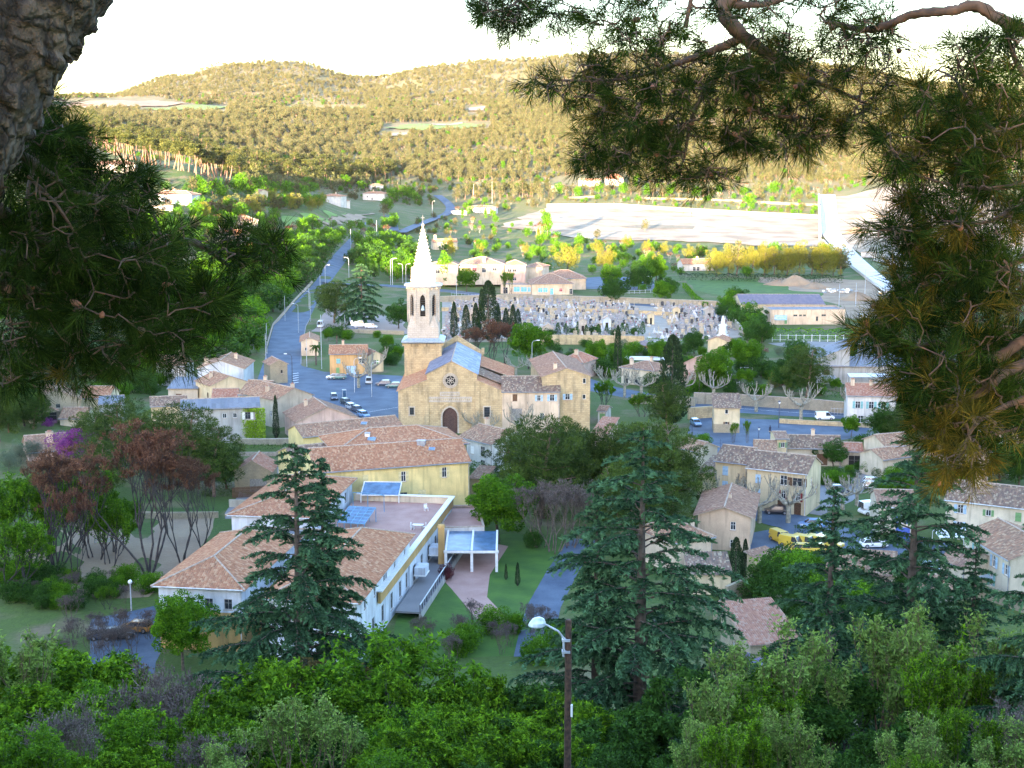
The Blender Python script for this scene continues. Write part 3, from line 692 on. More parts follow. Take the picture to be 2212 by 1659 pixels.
def bare(kind, seed, h, mat, bark, stems=4, lev=4, twigs=7, fan=.5, up=.5, tl=.7, thick=.014, leafy=None, lk=.66):
    g = np.random.default_rng(seed); segs = []; ends = []
    for _ in range(stems):
        a = g.uniform(0, 6.28); grow(g, (math.cos(a) * .25, math.sin(a) * .25, -.5), (math.cos(a) * fan * .6, math.sin(a) * fan * .6, 1), h * .36, h * thick, lev, segs, ends, (2, 3), .42, up, 3, lk)
    E = np.array([e[0] for e in ends]); D = np.array([e[1] for e in ends]); ci = np.repeat(np.arange(len(E)), twigs); m = len(ci)
    E = E + D * .0
    dd = unit(D[ci] + g.normal(size=(m, 3)) * .55 + np.array([0, 0, .2])); ln = g.uniform(.5, 1.2, m) * tl
    V, Fq = cards(E[ci] + dd * ln[:, None] * .45, dd, ln, .06, g); T = np.repeat(g.uniform(0, 1, m), 4)
    ps = [(V, Fq, T, 0)]
    bc = E[ci] + dd * (ln * g.uniform(.2, 1, m))[:, None]; V2, F2 = cards(bc, g.normal(size=(m, 3)), .014 * h, .7, g); ps.append((V2, F2, np.repeat(g.uniform(.3, 1, m), 4), 0))
    v, f, t, _m = join(ps); keep(kind, segs, (v, f, t), bark, mat, h)
def pollard(kind, seed, h=8.):
    g = np.random.default_rng(seed); segs = [((0, 0, -.5), (.05, .05, h * .22), .42, .36), ((.05, .05, h * .22), (0, 0, h * .34), .36, .40)]; tips = []
    nl = g.integers(5, 7)
    for i in range(nl):
        a = i * 6.28 / nl + g.normal() * .25; p = np.array([0, 0, h * .33]); r = .22; el = g.uniform(.15, .5)
        for s in range(5):
            d = np.array([math.cos(a), math.sin(a), el]); d = unit(d + g.normal(size=3) * .15); q = p + d * h * .1; segs.append((p, q, r, r * .85)); r *= .85; el += .16; a += g.normal() * .25; p = q
            if s in (2, 3, 4):
                for _ in range(2 if s < 4 else 3):
                    dd = unit(np.array([math.cos(a), math.sin(a), 0]) * g.uniform(0, .5) + g.normal(size=3) * .3 + np.array([0, 0, 1.2])); p2 = p; r2 = .10
                    for _2 in range(3):
                        dd = unit(dd + g.normal(size=3) * .12 + np.array([0, 0, .25])); q2 = p2 + dd * h * g.uniform(.045, .085); segs.append((p2, q2, r2, r2 * .75)); r2 *= .75; p2 = q2
                    segs.append((p2, p2 + dd * .15, .09, .05)); tips.append((p2, dd))
    E = np.array([t[0] for t in tips]); ci = np.repeat(np.arange(len(E)), 5); dd = unit(g.normal(size=(len(ci), 3)) * .4 + np.array([0, 0, 1])); V, Fq = cards(E[ci] + dd * .25, dd, .5, .06, g)
    keep(kind, segs, (V, Fq, np.repeat(g.uniform(0, 1, len(ci)), 4)), BARKG, L_GREYT, h)
def cedar(kind, seed, h, lmax, n_br, tw_step=.28, blades=11, bl=.16, droop=.35, flat=0, power=.8, mat=None, lowf=.06, crownw=.03):
    g = np.random.default_rng(seed); segs = [((0, 0, -1), (0, 0, h * .5), h * .017, h * .011), ((0, 0, h * .5), (0, 0, h), h * .011, .02)]; C = []; D = []; T = []
    for i in range(n_br):
        zf = lowf + (1 - lowf) * (i + g.uniform(0, .8)) / n_br; z = zf * h; L = lmax * ((1 - zf) ** power) * g.uniform(.55, 1.22) + crownw * h * .5
        a = i * 2.399 + g.normal() * .3; rd = np.array([math.cos(a), math.sin(a), 0]); sd_ = np.array([-rd[1], rd[0], 0]); p = np.array([0, 0, z]); r = .012 * L + .025
        m = max(4, int(L / .55)); slope = .42 - flat * .3 + g.normal() * .08; pts = [p]
        for s in range(m):
            f = (s + 1) / m; d = unit(rd + sd_ * g.normal() * .12 + np.array([0, 0, slope - (droop + .45) * f * f * 1.3])); q = p + d * L / m; segs.append((p, q, r * (1 - f * .8), r * (1 - f * .8) * .85)); p = q; pts.append(p)
        ss_ = np.arange(.22 * L if L > 2 else 0, L, tw_step)
        for x in ss_:
            f = x / L; k_ = min(int(f * m), m - 1); b0 = pts[k_] + (pts[k_ + 1] - pts[k_]) * (f * m - k_)
            for sg in (-1, 1):
                tl = (.25 + .34 * L * math.sin(min(1, f * 1.15) * 2.6) ** 1 * .62) * g.uniform(.6, 1.2); tl = max(.3, min(tl, 2.4))
                d = unit(sd_ * sg * g.uniform(.7, 1.1) + rd * .75 + np.array([0, 0, .05])); q0 = b0; kk = max(2, int(tl / .22)); tt = g.uniform(0, .5)
                for j in range(kk):
                    d = unit(d + np.array([0, 0, -.16 - .1 * j * (1 - flat * .6)]) + g.normal(size=3) * .1); q1 = q0 + d * tl / kk
                    for _ in range(blades): u_ = g.uniform(); C.append(q0 + (q1 - q0) * u_ + g.normal(size=3) * .035); D.append(d * .8 + g.normal(size=3) * .55 + np.array([0, 0, .1])); T.append(min(1, tt * .6 + .65 * (j / kk)))
                    q0 = q1
    V, Fq = cards(np.array(C), np.array(D), g.uniform(.7, 1.3, len(C)) * bl, .3, g); keep(kind, segs, (V, Fq, np.repeat(np.array(T), 4)), BARKP if flat else BARK, mat or L_CEDAR, h)
def leafy(kind, seed, h, stems, lev, mat, bark, cl=5, leaf=.13, spread=.45, up=.35, lk=.68, per=3, w=.5, asp=.42, droopy=.5):
    """slender many-stemmed tree whose leaves hang in small bunches"""
    g = np.random.default_rng(seed); segs = []; ends = []
    for _ in range(stems):
        a = g.uniform(0, 6.28); grow(g, (math.cos(a) * .3, math.sin(a) * .3, -1.5), (math.cos(a) * w, math.sin(a) * w, 1), h * .34, h * .012, lev, segs, ends, (2, 3), spread, up, 3, lk)
    C = []; D = []; T = []
    for (a, b, r0, r1) in segs:
        if r0 < h * .0045:
            for _ in range(per):
                c = a + (b - a) * g.uniform() ; tt = g.uniform(0, 1); hd = unit(g.normal(size=3) + np.array([0, 0, .5]))
                for q in range(cl):
                    d = unit(hd * .7 + g.normal(size=3) * .7 + np.array([0, 0, -droopy])); C.append(c + hd * leaf * .8 * g.uniform(.3, 1.6) + d * leaf * .5); D.append(d); T.append(np.clip(tt * .75 + g.uniform(0, .25), 0, 1))
    V, Fq = cards(np.array(C), np.array(D), g.uniform(.7, 1.25, len(C)) * leaf, asp, g); keep(kind, segs, (V, Fq, np.repeat(np.array(T), 4)), bark, mat, h)
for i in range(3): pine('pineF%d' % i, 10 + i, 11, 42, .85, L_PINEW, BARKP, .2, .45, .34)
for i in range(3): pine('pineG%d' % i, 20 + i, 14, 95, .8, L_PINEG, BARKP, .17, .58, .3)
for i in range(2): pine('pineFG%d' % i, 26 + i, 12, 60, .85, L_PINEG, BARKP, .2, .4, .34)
for i in range(2): pine('pineN%d' % i, 30 + i, 13, 330, .42, L_PINE, BARKP, .26, .22, .2)
for i in range(3): broad('broadF%d' % i, 40 + i, 8, 60, .5, L_GREEN, 14, .15, .36, lev=1)
for i in range(2): broad('deepF%d' % i, 45 + i, 7, 70, .45, L_DEEP, 14, .1, .4, lev=1)
broad('goldF0', 50, 9, 260, .35, L_GOLD, 16, .12, .33, lev=2, asp=.25, mode='up'); broad('goldF1', 51, 9, 230, .35, L_GOLD, 14, .1, .36, lev=2, asp=.25, mode='up')
broad('roundN0', 52, 8, 420, .24, L_GREEN, 26, .25, .34, rad=.1); broad('roundN1', 53, 9, 420, .24, L_DEEP, 26, .2, .34, rad=.1)
broad('bushN0', 54, 3, 260, .16, L_GREEN, 12, .0, .42, lev=1, rad=.2); broad('bushN1', 55, 3, 260, .16, L_DEEP, 12, .0, .45, lev=1, rad=.2); broad('oliveN0', 56, 4, 300, .16, L_OLIVE, 14, .1, .4, lev=1, rad=.16, asp=.25)
broad('blossomN0', 57, 4, 300, .13, L_BLOS, 12, .15, .42, lev=1, rad=.14); broad('purpleN0', 58, 3, 240, .15, L_RED, 12, .0, .42, lev=1, rad=.18); broad('lilacN0', 59, 3, 200, .12, L_LILAC, 9, .35, .42, lev=2, rad=.12)
broad('poplarF0', 60, 12, 110, .4, L_GREEN, 16, .05, .11, lev=1, rad=.09, mode='up')
cypress('cypressF0', 61, 10, 1.1, 900, .5, L_CYP); cypress('cypressN0', 62, 10, 1.1, 4200, .26, L_CYP); cypress('cypressN1', 63, 9, 1.5, 4200, .26, L_CYP); cypress('thujaN0', 64, 3, .8, 1400, .16, L_DEEP); cypress('goldthujaN0', 65, 3.4, 1.5, 2400, .16, L_GOLD)
bare('bareF0', 70, 8, L_BROWN, BARKG, 3, 3, 9, tl=1.0); bare('bareF1', 71, 8, L_GREYT, BARKG, 3, 3, 9, tl=1.0)
bare('bareN0', 72, 14, L_BROWN, BARKD, 6, 5, 14, .75, .45, .8, .010, lk=.68); bare('bareN1', 73, 13, L_BROWN, BARKD, 4, 5, 14, .4, .55, .8, .009, lk=.70); bare('bareN2', 74, 7, L_GREYT, BARK, 6, 4, 6, .8, .5, .5, .008)
for i in range(3): pollard('pollardN%d' % i, 80 + i)
cedar('cedarN0', 90, 26, 7.6, 120, .27, 8, .30, .35, 0, .72); cedar('cedarN1', 91, 24, 6.2, 110, .27, 8, .30, .42, 0, .85)
cedar('cedarF0', 92, 16, 7.5, 60, .5, 7, .6, .15, 1, .45); cedar('cedarN2', 93, 8, 2.6, 40, .3, 6, .2, .2, .3, .9)
leafy('ashN0', 100, 9, 3, 6, L_FRESH, BARKD, 5, .19, .45, .3, .66, 2, .55); leafy('ashN1', 101, 8, 3, 6, L_FRESH, BARKD, 5, .17, .5, .25, .66, 2, .7)
leafy('poleN0', 102, 9, 4, 5, L_FRESH, BARK, 4, .16, .3, .7, .72, 3, .3, .36, .2)
leafy('elmN0', 103, 9, 4, 5, L_GREEN, BARKD, 4, .2, .42, .4, .7, 3, .5)
L_SCRUB = leafmat('dry_scrub_leaves', (.06, .075, .03), (.17, .19, .07), .2, .5)
for i in range(2): broad('scrubF%d' % i, 48 + i, 7, 60, .5, L_SCRUB, 12, .05, .38, lev=1)
leafy('ashN2', 104, 8.5, 4, 6, L_DEEP, BARKD, 5, .18, .45, .3, .66, 2, .6); leafy('poleN1', 105, 10, 4, 5, leafmat('pale_new_leaves', (.07, .16, .03), (.26, .42, .09), .35, .2), BARKP, 3, .2, .26, .8, .74, 2, .22, .4)
leafy('ruddyN0', 106, 7, 4, 6, leafmat('ruddy_new_leaves', (.07, .05, .02), (.20, .16, .05), .3, .3), BARKD, 3, .15, .45, .3, .66, 1, .6)
def tree(kind, x, y, h, label, cat='tree', name='tree', group=None, rot=None, z=None, sq=1.0, small=False):
    tm, cm, wm, h0 = PROTO[kind]; s = h / h0; z = Hs(x, y) if z is None else z
    rot = rnd.uniform(0, 6.28) if rot is None else rot
    if small: return tag(put(name, wm, None, (x, y, z), rot, (s * sq, s * sq, s)), label, cat, group)
    t = tag(put(name, None, None, (x, y, z), rot, (s * sq, s * sq, s)), label, cat, group)
    put('trunk', tm, t); put('crown', cm, t); return t
def forest(name, pts, scales, kinds, label, cat='woods'):
    """a wood that reads as one mass: whole trees instanced on a cloud of points"""
    key = '_'.join(kinds); c = bpy.data.collections.get('proto_' + key)
    if c is None:
        c = bpy.data.collections.new('proto_' + key)
        for k in kinds: o = bpy.data.objects.new('far_tree', PROTO[k][2]); c.objects.link(o)
    me = bpy.data.meshes.new(name); me.vertices.add(len(pts)); me.vertices.foreach_set('co', np.asarray(pts, np.float32).ravel())
    a = me.attributes.new('sc', 'FLOAT', 'POINT'); a.data.foreach_set('value', np.asarray(scales, np.float32))
    a = me.attributes.new('rz', 'FLOAT', 'POINT'); a.data.foreach_set('value', NP.uniform(0, 6.28, len(pts)).astype(np.float32))
    a = me.attributes.new('ix', 'INT', 'POINT'); a.data.foreach_set('value', NP.integers(0, len(kinds), len(pts)).astype(np.int32))
    o = put(name, me); ng = bpy.data.node_groups.new(name, 'GeometryNodeTree')
    ng.interface.new_socket('Geometry', in_out='INPUT', socket_type='NodeSocketGeometry'); ng.interface.new_socket('Geometry', in_out='OUTPUT', socket_type='NodeSocketGeometry')
    N = ng.nodes; Lk = ng.links; gi = N.new('NodeGroupInput'); go = N.new('NodeGroupOutput'); ip = N.new('GeometryNodeInstanceOnPoints'); ci = N.new('GeometryNodeCollectionInfo')
    ci.inputs['Collection'].default_value = c; ci.inputs['Separate Children'].default_value = True; ci.inputs['Reset Children'].default_value = True
    def at(nm, ty): n = N.new('GeometryNodeInputNamedAttribute'); n.data_type = ty; n.inputs[0].default_value = nm; return n.outputs[0]
    cb = N.new('ShaderNodeCombineXYZ'); Lk.new(at('rz', 'FLOAT'), cb.inputs[2]); ip.inputs['Pick Instance'].default_value = True
    Lk.new(gi.outputs[0], ip.inputs['Points']); Lk.new(ci.outputs[0], ip.inputs['Instance']); Lk.new(at('ix', 'INT'), ip.inputs['Instance Index']); Lk.new(cb.outputs[0], ip.inputs['Rotation']); Lk.new(at('sc', 'FLOAT'), ip.inputs['Scale']); Lk.new(ip.outputs[0], go.inputs[0])
    md = o.modifiers.new('trees', 'NODES'); md.node_group = ng
    return stuff(o, label, cat)

def tomb_mesh(kind, m1, m2):
    b = MB(); b.box((0, 0, .12), (1.25, 2.3, .24), m2); b.box((0, 0, .38), (1.0, 2.0, .3), m1)
    if kind == 0: b.box((0, .98, .95), (.95, .16, 1.0), m1); b.box((0, .97, 1.5), (.6, .14, .16), m1)
    elif kind == 1: b.box((0, .98, 1.2), (.16, .14, 1.5), m2); b.box((0, .98, 1.5), (.7, .12, .16), m2)
    elif kind == 2: b.box((0, .9, .9), (1.3, .5, 1.3), m2); b.rings([[Vector((x * .7, .9 + y * .3, z)) for x, y in ((-1, -1), (1, -1), (1, 1), (-1, 1))] for z in (1.55, 1.7)], m1); b.box((0, .9, 2.1), (.12, .1, .8), m2); b.box((0, .9, 2.2), (.45, .1, .1), m2)
    elif kind == 3: b.rings([[Vector((x * w, .9 + y * w, z)) for x, y in ((-1, -1), (1, -1), (1, 1), (-1, 1))] for z, w in ((.2, .4), (.8, .33), (.85, .2), (1.5, .13), (1.65, .02))], m2)
    elif kind == 4: b.box((0, 0, .6), (1.1, 2.1, .3), m1); b.box((-.3, -.6, .85), (.3, .3, .3), CLR['P']); b.box((.2, .3, .85), (.3, .3, .25), L_GREEN); b.box((0, 1.0, 1.1), (1.1, .14, .8), m1)
    return b.mesh('tomb')
TM = [plain('blue_grey_granite', (.24, .24, .26), .35), plain('white_marble', (.52, .50, .48), .5), plain('grey_granite', (.26, .25, .25), .5), plain('dark_granite', (.05, .055, .065), .25), plain('beige_tomb_stone', (.42, .34, .24), .8)]
for k, (a, b_, c_) in enumerate([(0, 0, 1), (1, 1, 4), (2, 4, 4), (3, 1, 1), (4, 2, 2), (0, 3, 4), (4, 0, 1), (1, 4, 2), (2, 2, 2)]):
    mm = tomb_mesh(a, TM[b_], TM[c_]); PROTO['tomb%d' % k] = (None, None, mm, 1.0)
def palm(kind, seed, h):
    g = np.random.default_rng(seed); C = []; D = []
    for i in range(34):
        a = i * 2.4; el = g.uniform(-.3, 1.1); p = np.array([0, 0, h]); d = unit(np.array([math.cos(a), math.sin(a), el]))
        for s in range(7):
            q = p + d * .24
            for sg in (-1, 1):
                for _ in range(3): C.append(p + (q - p) * g.uniform()); D.append(np.array([-d[1], d[0], 0]) * sg + d * .8 + g.normal(size=3) * .15)
            p = q; d = unit(d + np.array([0, 0, -.22]))
    V, Fq = cards(np.array(C), np.array(D), .5, .18, g); keep(kind, [((0, 0, -.5), (0, 0, h), .22, .2)], (V, Fq, np.repeat(g.uniform(0, 1, len(C)), 4)), BARK, L_DEEP, h)
palm('palmN0', 110, 4)
# ------------------------------------------------------------ measuring helpers
_CR = {'K1': (0, 0, 2.9105), 'K2': (760, 0, 2.9105), 'K3': (1512, 0, 2.9105), 'K4': (0, 570, 2.9105), 'L1': (560, 400, 4.424), 'L2': (860, 480, 4.424), 'L3': (860, 700, 4.424), 'L4': (1300, 400, 3.16),
       'M1': (1300, 700, 4.424), 'M2': (1772, 700, 4.424), 'M3': (300, 900, 2.765), 'M4': (1472, 950, 2.765), 'N1': (0, 750, 3.16), 'N2': (0, 1200, 2.9105), 'N3': (760, 1200, 2.9105), 'N4': (1000, 900, 2.115)}
def Q(k, *a):
    x0, y0, s = _CR[k]; r = []
    for i in range(0, len(a), 2): r += [(a[i] / s + x0) * .97359, (a[i + 1] / s + y0) * .97359]
    return tuple(r)
def Qs(k, *a): r = Q(k, *a); return [(r[i], r[i + 1]) for i in range(0, len(r), 2)]
def proj(x, y, z):
    dz = z - CAMZ; a = y * _cp - dz * _sp; b = y * _sp + dz * _cp
    return CX + FOC * x / a, CY - FOC * b / a
# ------------------------------------------------------------ roads and open ground
sheet('lawn', p0s([(878, 1330), (915, 1262), (950, 1230), (1075, 1150), (1215, 1165), (1190, 1300), (1120, 1420), (900, 1420)]), GRASS, .01)
sheet('terrace_paving', p0s([(940, 1150), (1098, 1180), (1058, 1242), (1052, 1290), (1105, 1345), (1042, 1352), (975, 1272), (945, 1240)]), PINKPAVE, .03)
strip('path', p0s([(1262, 1165), (1215, 1235), (1175, 1310), (1150, 1420)]), 4.5, ASPHALT, .04)
road_edge_l = [(556, 820), (574, 769), (578, 754), (592, 704), (640, 658), (686, 620), (715, 587), (763, 543), (790, 520)]
road_edge_r = [(794, 520), (767, 543), (745, 587), (716, 620), (686, 658), (660, 704), (650, 754), (649, 786), (690, 845), (640, 850)]
sheet('road', p0s(road_edge_l + road_edge_r), ASPHALT, .03)
sheet('square', p0s([(630, 800), (650, 790), (700, 803), (870, 812), (870, 950), (760, 925), (680, 905), (640, 860)]), ASPHALT, .015)
strip('street', p0s([(700, 625), (830, 619), (980, 630), (1094, 643), (1340, 655), (1480, 668), (1600, 700)]), 8, ASPHALT, .045)
sheet('car_park', p0s([(1190, 606), (1300, 598), (1400, 600), (1445, 628), (1200, 624)]), ASPHALT, .02)
strip('hill_road', pxs([(866, 507), (905, 490), (940, 475), (966, 463), (973, 450), (962, 436), (945, 424)]), 7.5, ASPHALT, .5)
strip('hill_road', pxs([(852, 503), (848, 488), (841, 468)]), 6, ASPHALT, .4)
sheet('cemetery_ground', p0s([(955, 740), (955, 652), (1120, 646), (1549, 660), (1610, 728), (1400, 740), (1200, 736)]), GRAVE, .02)
sheet('yard', p0s([(680, 716), (700, 668), (790, 676), (872, 690), (872, 720)]), earth('pink_gravel', (.36, .26, .22), (.28, .22, .19), .3), .02)
sheet('square', p0s([(1485, 935), (1495, 905), (1540, 895), (1615, 905), (1880, 912), (1872, 945), (1690, 962), (1600, 1000), (1520, 985)]), ASPHALT, .02)
strip('street', p0s([(1240, 820), (1300, 840), (1450, 866), (1610, 885), (1900, 902), (2300, 930)]), 9, ASPHALT, .04)
strip('pavement', p0s([(1560, 868), (1700, 878), (1900, 893)]), 2.4, PAVE, .12)
strip('lane', p0s([(1925, 900), (1890, 965), (1850, 1020), (1790, 1075), (1720, 1105)]), [6, 6.5, 7, 8, 9], PAVE, .045)
strip('street', p0s([(1600, 1095), (1700, 1125), (1830, 1150), (1990, 1178), (2250, 1240)]), 9, ASPHALT, .055)
sheet('yard', p0s([(1610, 1155), (1700, 1140), (2010, 1190), (2000, 1260), (1640, 1240)]), ASPHALT, .03)
sheet('yard', p0s([(1670, 738), (2100, 738), (2100, 800), (1770, 800), (1740, 760)]), PAVE, .02)
sheet('yard', p0s([(500, 1120), (500, 1060), (560, 1075), (590, 1010), (640, 1010), (640, 1130)]), PAVE, .02)
sheet('garden_ground', p0s([(60, 1290), (20, 1180), (240, 1100), (470, 1110), (420, 1200), (340, 1290)]), SOIL, .01)
sheet('car_yard', p0s([(210, 1340), (345, 1310), (345, 1460), (180, 1460)]), ASPHALT, .02)
sheet('sports_field', p0s([(1475, 605), (1640, 603), (1700, 612), (1840, 640), (1700, 648), (1570, 640), (1500, 622)]), GRASS, .02)
sheet('bare_earth', p0s([(1610, 598), (1900, 606), (1990, 640), (1960, 690), (1830, 690), (1780, 650), (1760, 636), (1690, 618)]), SOIL, .03)
sheet('quarry_floor', pxs([(1080, 492), (1130, 468), (1180, 449), (1330, 447), (1766, 470), (1790, 500), (1775, 535), (1640, 532), (1480, 522), (1300, 520), (1180, 505)]), LIME, .5)
sheet('quarry_floor', pxs([(1770, 428), (1830, 424), (1900, 408), (2100, 400), (2300, 480), (2300, 590), (1990, 585), (1900, 570), (1810, 520), (1772, 500)]), LIME, .45)
strip('concrete_ramp', pxs([(1786, 424), (1790, 470), (1800, 515), (1860, 577), (1925, 635)]), [14, 14, 12, 9, 7], earth('concrete', (.60, .60, .60), (.70, .69, .68), .1, .02), 1.0)
sheet('grass_island', pxs([(1340, 492), (1400, 487), (1500, 491), (1495, 497), (1360, 496)]), DRY, .7)
F_GREEN = earth('young_crop', (.10, .22, .03), (.16, .28, .05), .1, .1)
sheet('green_field', pxs([(612, 490), (622, 474), (680, 468), (748, 463), (700, 482), (660, 496)]), F_GREEN, .5)
sheet('ploughed_field', pxs([(668, 496), (706, 482), (752, 464), (800, 462), (790, 472), (730, 488)]), SOIL, .55)
sheet('vineyard', pxs([(380, 560), (400, 535), (470, 530), (500, 548), (440, 575), (385, 583)]), earth('dry_vineyard', (.34, .25, .12), (.26, .22, .10), .2, .2), .4)
sheet('green_field', pxs([(310, 236), (400, 230), (492, 232), (470, 240), (330, 242)]), F_GREEN, 1.5)
sheet('bare_hillside', pxs([(130, 226), (170, 222), (240, 219), (330, 218), (400, 226), (300, 232), (140, 236)]), SOIL, 1.5)
sheet('green_field', pxs([(620, 232), (790, 231), (780, 236), (640, 237)]), F_GREEN, 1.5)
sheet('green_field', pxs([(830, 279), (900, 270), (990, 268), (1050, 272), (1000, 281), (900, 284)]), F_GREEN, 1.5)
for k, pp in enumerate(([(820, 295), (880, 290), (880, 296), (830, 300)], [(920, 310), (960, 308), (955, 315), (925, 316)], [(1020, 285), (1060, 283), (1050, 295), (1020, 293)], [(1010, 236), (1050, 232), (1045, 242), (1015, 243)], [(930, 270), (1000, 267), (1000, 270), (935, 273)])):
    sheet('rock_outcrop', pxs(pp), LIME, 2.0)
WL = plain('road_line_white', (.75, .75, .75), .6)
mb = MB()
def dash(pts, w=.5, off=.06):
    (a, b) = [Vector((*P(*p)[:2], off)) for p in pts]; t = (b - a).normalized(); n = Vector((-t.y, t.x, 0)) * w / 2
    mb.face([a - n, b - n, b + n, a + n])
for v, u0, u1 in ((658, 647, 683), (704, 604, 656)):
    for i in range(7):
        u = u0 + (u1 - u0) * (i + .25) / 7; a = P(u, v + 1.6); b = P(u, v - 1.6); w = .28
        mb.face([(a.x - w, a.y, .06), (a.x + w, a.y, .06), (b.x + w, b.y, .06), (b.x - w, b.y, .06)])
for a, b in (((600, 740), (616, 708)), ((664, 655), (690, 628)), ((700, 617), (722, 592)), ((734, 578), (754, 556))): dash((a, b), .16)
dash(((583, 760), (597, 705)), .14); dash(((598, 700), (643, 657)), .14); dash(((690, 908), (860, 880)), .12)
for i in range(6): dash(((700 + i * 16, 905 + i * 3), (712 + i * 16, 893 + i * 3)), .12)
for i in range(5): dash(((632, 808 + i * 5), (645, 806 + i * 5)), .5)
dash(((1560, 872 + 8), (1900, 897 + 8)), .15, .07)
struct(mb.build('road_markings', WL))
# kerbs along the avenue
kb = MB()
for edge in (road_edge_l[1:-1], list(reversed(road_edge_r[1:8]))):
    p = [P(*q) for q in edge]
    for a, b in zip(p[:-1], p[1:]):
        t = (b - a).normalized(); n = Vector((-t.y, t.x, 0)) * (.15 if edge[0][0] < 600 else -.15)
        kb.hexa([a + n * 0, b, b + n * 2, a + n * 2, a + Vector((0, 0, .15)), b + Vector((0, 0, .15)), b + n * 2 + Vector((0, 0, .15)), a + n * 2 + Vector((0, 0, .15))])
struct(kb.build('kerb', PAVE))

# ------------------------------------------------------------ far woods (each reads as one mass)
CLEAR = [[(600, 500), (606, 472), (680, 462), (810, 456), (800, 480), (700, 500)], [(1060, 498), (1120, 460), (1180, 443), (1330, 440), (1760, 462), (1768, 425), (1900, 400), (2300, 380), (2300, 600), (1500, 545), (1180, 520)],
         [(300, 246), (310, 228), (495, 226), (490, 246)], [(90, 245), (120, 215), (330, 208), (420, 226), (300, 238)], [(600, 240), (620, 227), (800, 227), (790, 240)], [(820, 290), (830, 266), (1060, 262), (1060, 284)],
         [(840, 520), (860, 470), (940, 440), (930, 415), (990, 415), (985, 470), (900, 520)], [(1000, 250), (1010, 228), (1050, 228), (1050, 250)], [(815, 303), (830, 288), (885, 288), (880, 303)], [(1180, 425), (1190, 385), (1350, 365), (1360, 400), (1230, 425)]]
def clear(x, y, z):
    u, v = proj(x, y, z); return any(inside(c, u, v) for c in CLEAR)
def wood(name, y0, y1, dens, hr, kinds, label, s0=-.62, s1=.62, test=None, thin=.35, seed=1):
    g = np.random.default_rng(seed); area = (s1 - s0) * (y1 * y1 - y0 * y0) / 2; n = int(area * dens)
    y = np.sqrt(g.uniform(y0 * y0, y1 * y1, n)); x = g.uniform(s0, s1, n) * y; z = H(x, y); keep_ = []
    nz = np.sin(x * .021 + 2 * np.sin(y * .013)) * np.sin(y * .019 + 1.7 * np.sin(x * .012)) + .4 * np.sin(x * .063) * np.sin(y * .057)
    for i in range(n):
        if nz[i] < -thin - .25 and g.uniform() < .75: continue
        if clear(x[i], y[i], z[i]) or (test and not test(x[i], y[i], z[i])): continue
        keep_.append(i)
    k = np.array(keep_); sc = g.uniform(hr[0], hr[1], len(k)) / PROTO[kinds[0]][3]
    return forest(name, np.stack([x[k], y[k], z[k] - .3], 1), sc, kinds, label)
wood('ridge_forest', 2150, 3100, .0130, (4.5, 10), ['pineF0', 'pineF1', 'pineF2', 'scrubF0'], 'pine forest covering the far ridge and its rounded summit', seed=2)
wood('valley_forest', 1330, 2150, .0150, (5, 12), ['pineF0', 'pineF1', 'pineF2', 'pineF0', 'scrubF1'], 'sunlit pine forest on the slope behind the village', seed=3, thin=.45)
wood('valley_scrub', 1150, 2400, .0110, (2, 5.5), ['scrubF0', 'scrubF1', 'bareF0', 'broadF2'], 'low scrub and young trees scattered over the sunny slope', seed=4, thin=2)

hz = MB(); hz.box((0, 1900, 130), (9000, 5200, 262)); ho = hz.build('haze'); hm = bpy.data.materials.new('haze'); hm.use_nodes = True; hn = hm.node_tree; hn.nodes.remove(hn.nodes['Principled BSDF'])
pv = hn.nodes.new('ShaderNodeVolumePrincipled'); pv.inputs['Color'].default_value = (.92, .93, .95, 1); pv.inputs['Density'].default_value = 1.0e-5; pv.inputs['Anisotropy'].default_value = .1; hn.links.new(pv.outputs[0], hn.nodes['Material Output'].inputs['Volume']); ho.data.materials.clear(); ho.data.materials.append(hm); ho['kind'] = 'stuff'
# ------------------------------------------------------------ church
def arch_pts(cx, w, zs, za, n=5):
    """left springing -> apex -> right springing of a pointed arch"""
    L = []
    for i in range(n + 1):
        a = i / n * math.pi / 2; L.append((cx - w / 2 * math.cos(a) ** 1.25, zs + (za - zs) * math.sin(a) ** .92))
    return L + [(2 * cx - x, z) for x, z in reversed(L[:-1])]
def arch_wall(mb, o, e, s0, s1, z0, z1, cx, w, zb, zs, za, dep, mat, back=None, bmat=None):
    n = (e[1], -e[0])
    def pt(s, z, d=0): return (o[0] + e[0] * s - n[0] * d, o[1] + e[1] * s - n[1] * d, z)
    def fc(pp, m=mat): mb.face([pt(*p) for p in pp], m, [(p[0], p[1]) for p in pp])
    a = arch_pts(cx, w, zs, za); k = len(a) // 2
    if s0 < cx - w / 2: fc([(s0, z0), (cx - w / 2, z0), (cx - w / 2, z1), (s0, z1)])
    if s1 > cx + w / 2: fc([(cx + w / 2, z0), (s1, z0), (s1, z1), (cx + w / 2, z1)])
    if zb > z0: fc([(cx - w / 2, z0), (cx + w / 2, z0), (cx + w / 2, zb), (cx - w / 2, zb)])
    fc(a[:k + 1] + [(cx, z1), (cx - w / 2, z1)]); fc(a[k:] + [(cx + w / 2, z1), (cx, z1)])
    prof = [(cx - w / 2, zb)] + a + [(cx + w / 2, zb)]
    for p, q in zip(prof, prof[1:] + prof[:1]): mb.face([pt(*p), pt(*q), pt(*q, dep), pt(*p, dep)], mat)
    (back or mb).face([pt(*p, dep) for p in reversed(prof)], bmat or DARK)
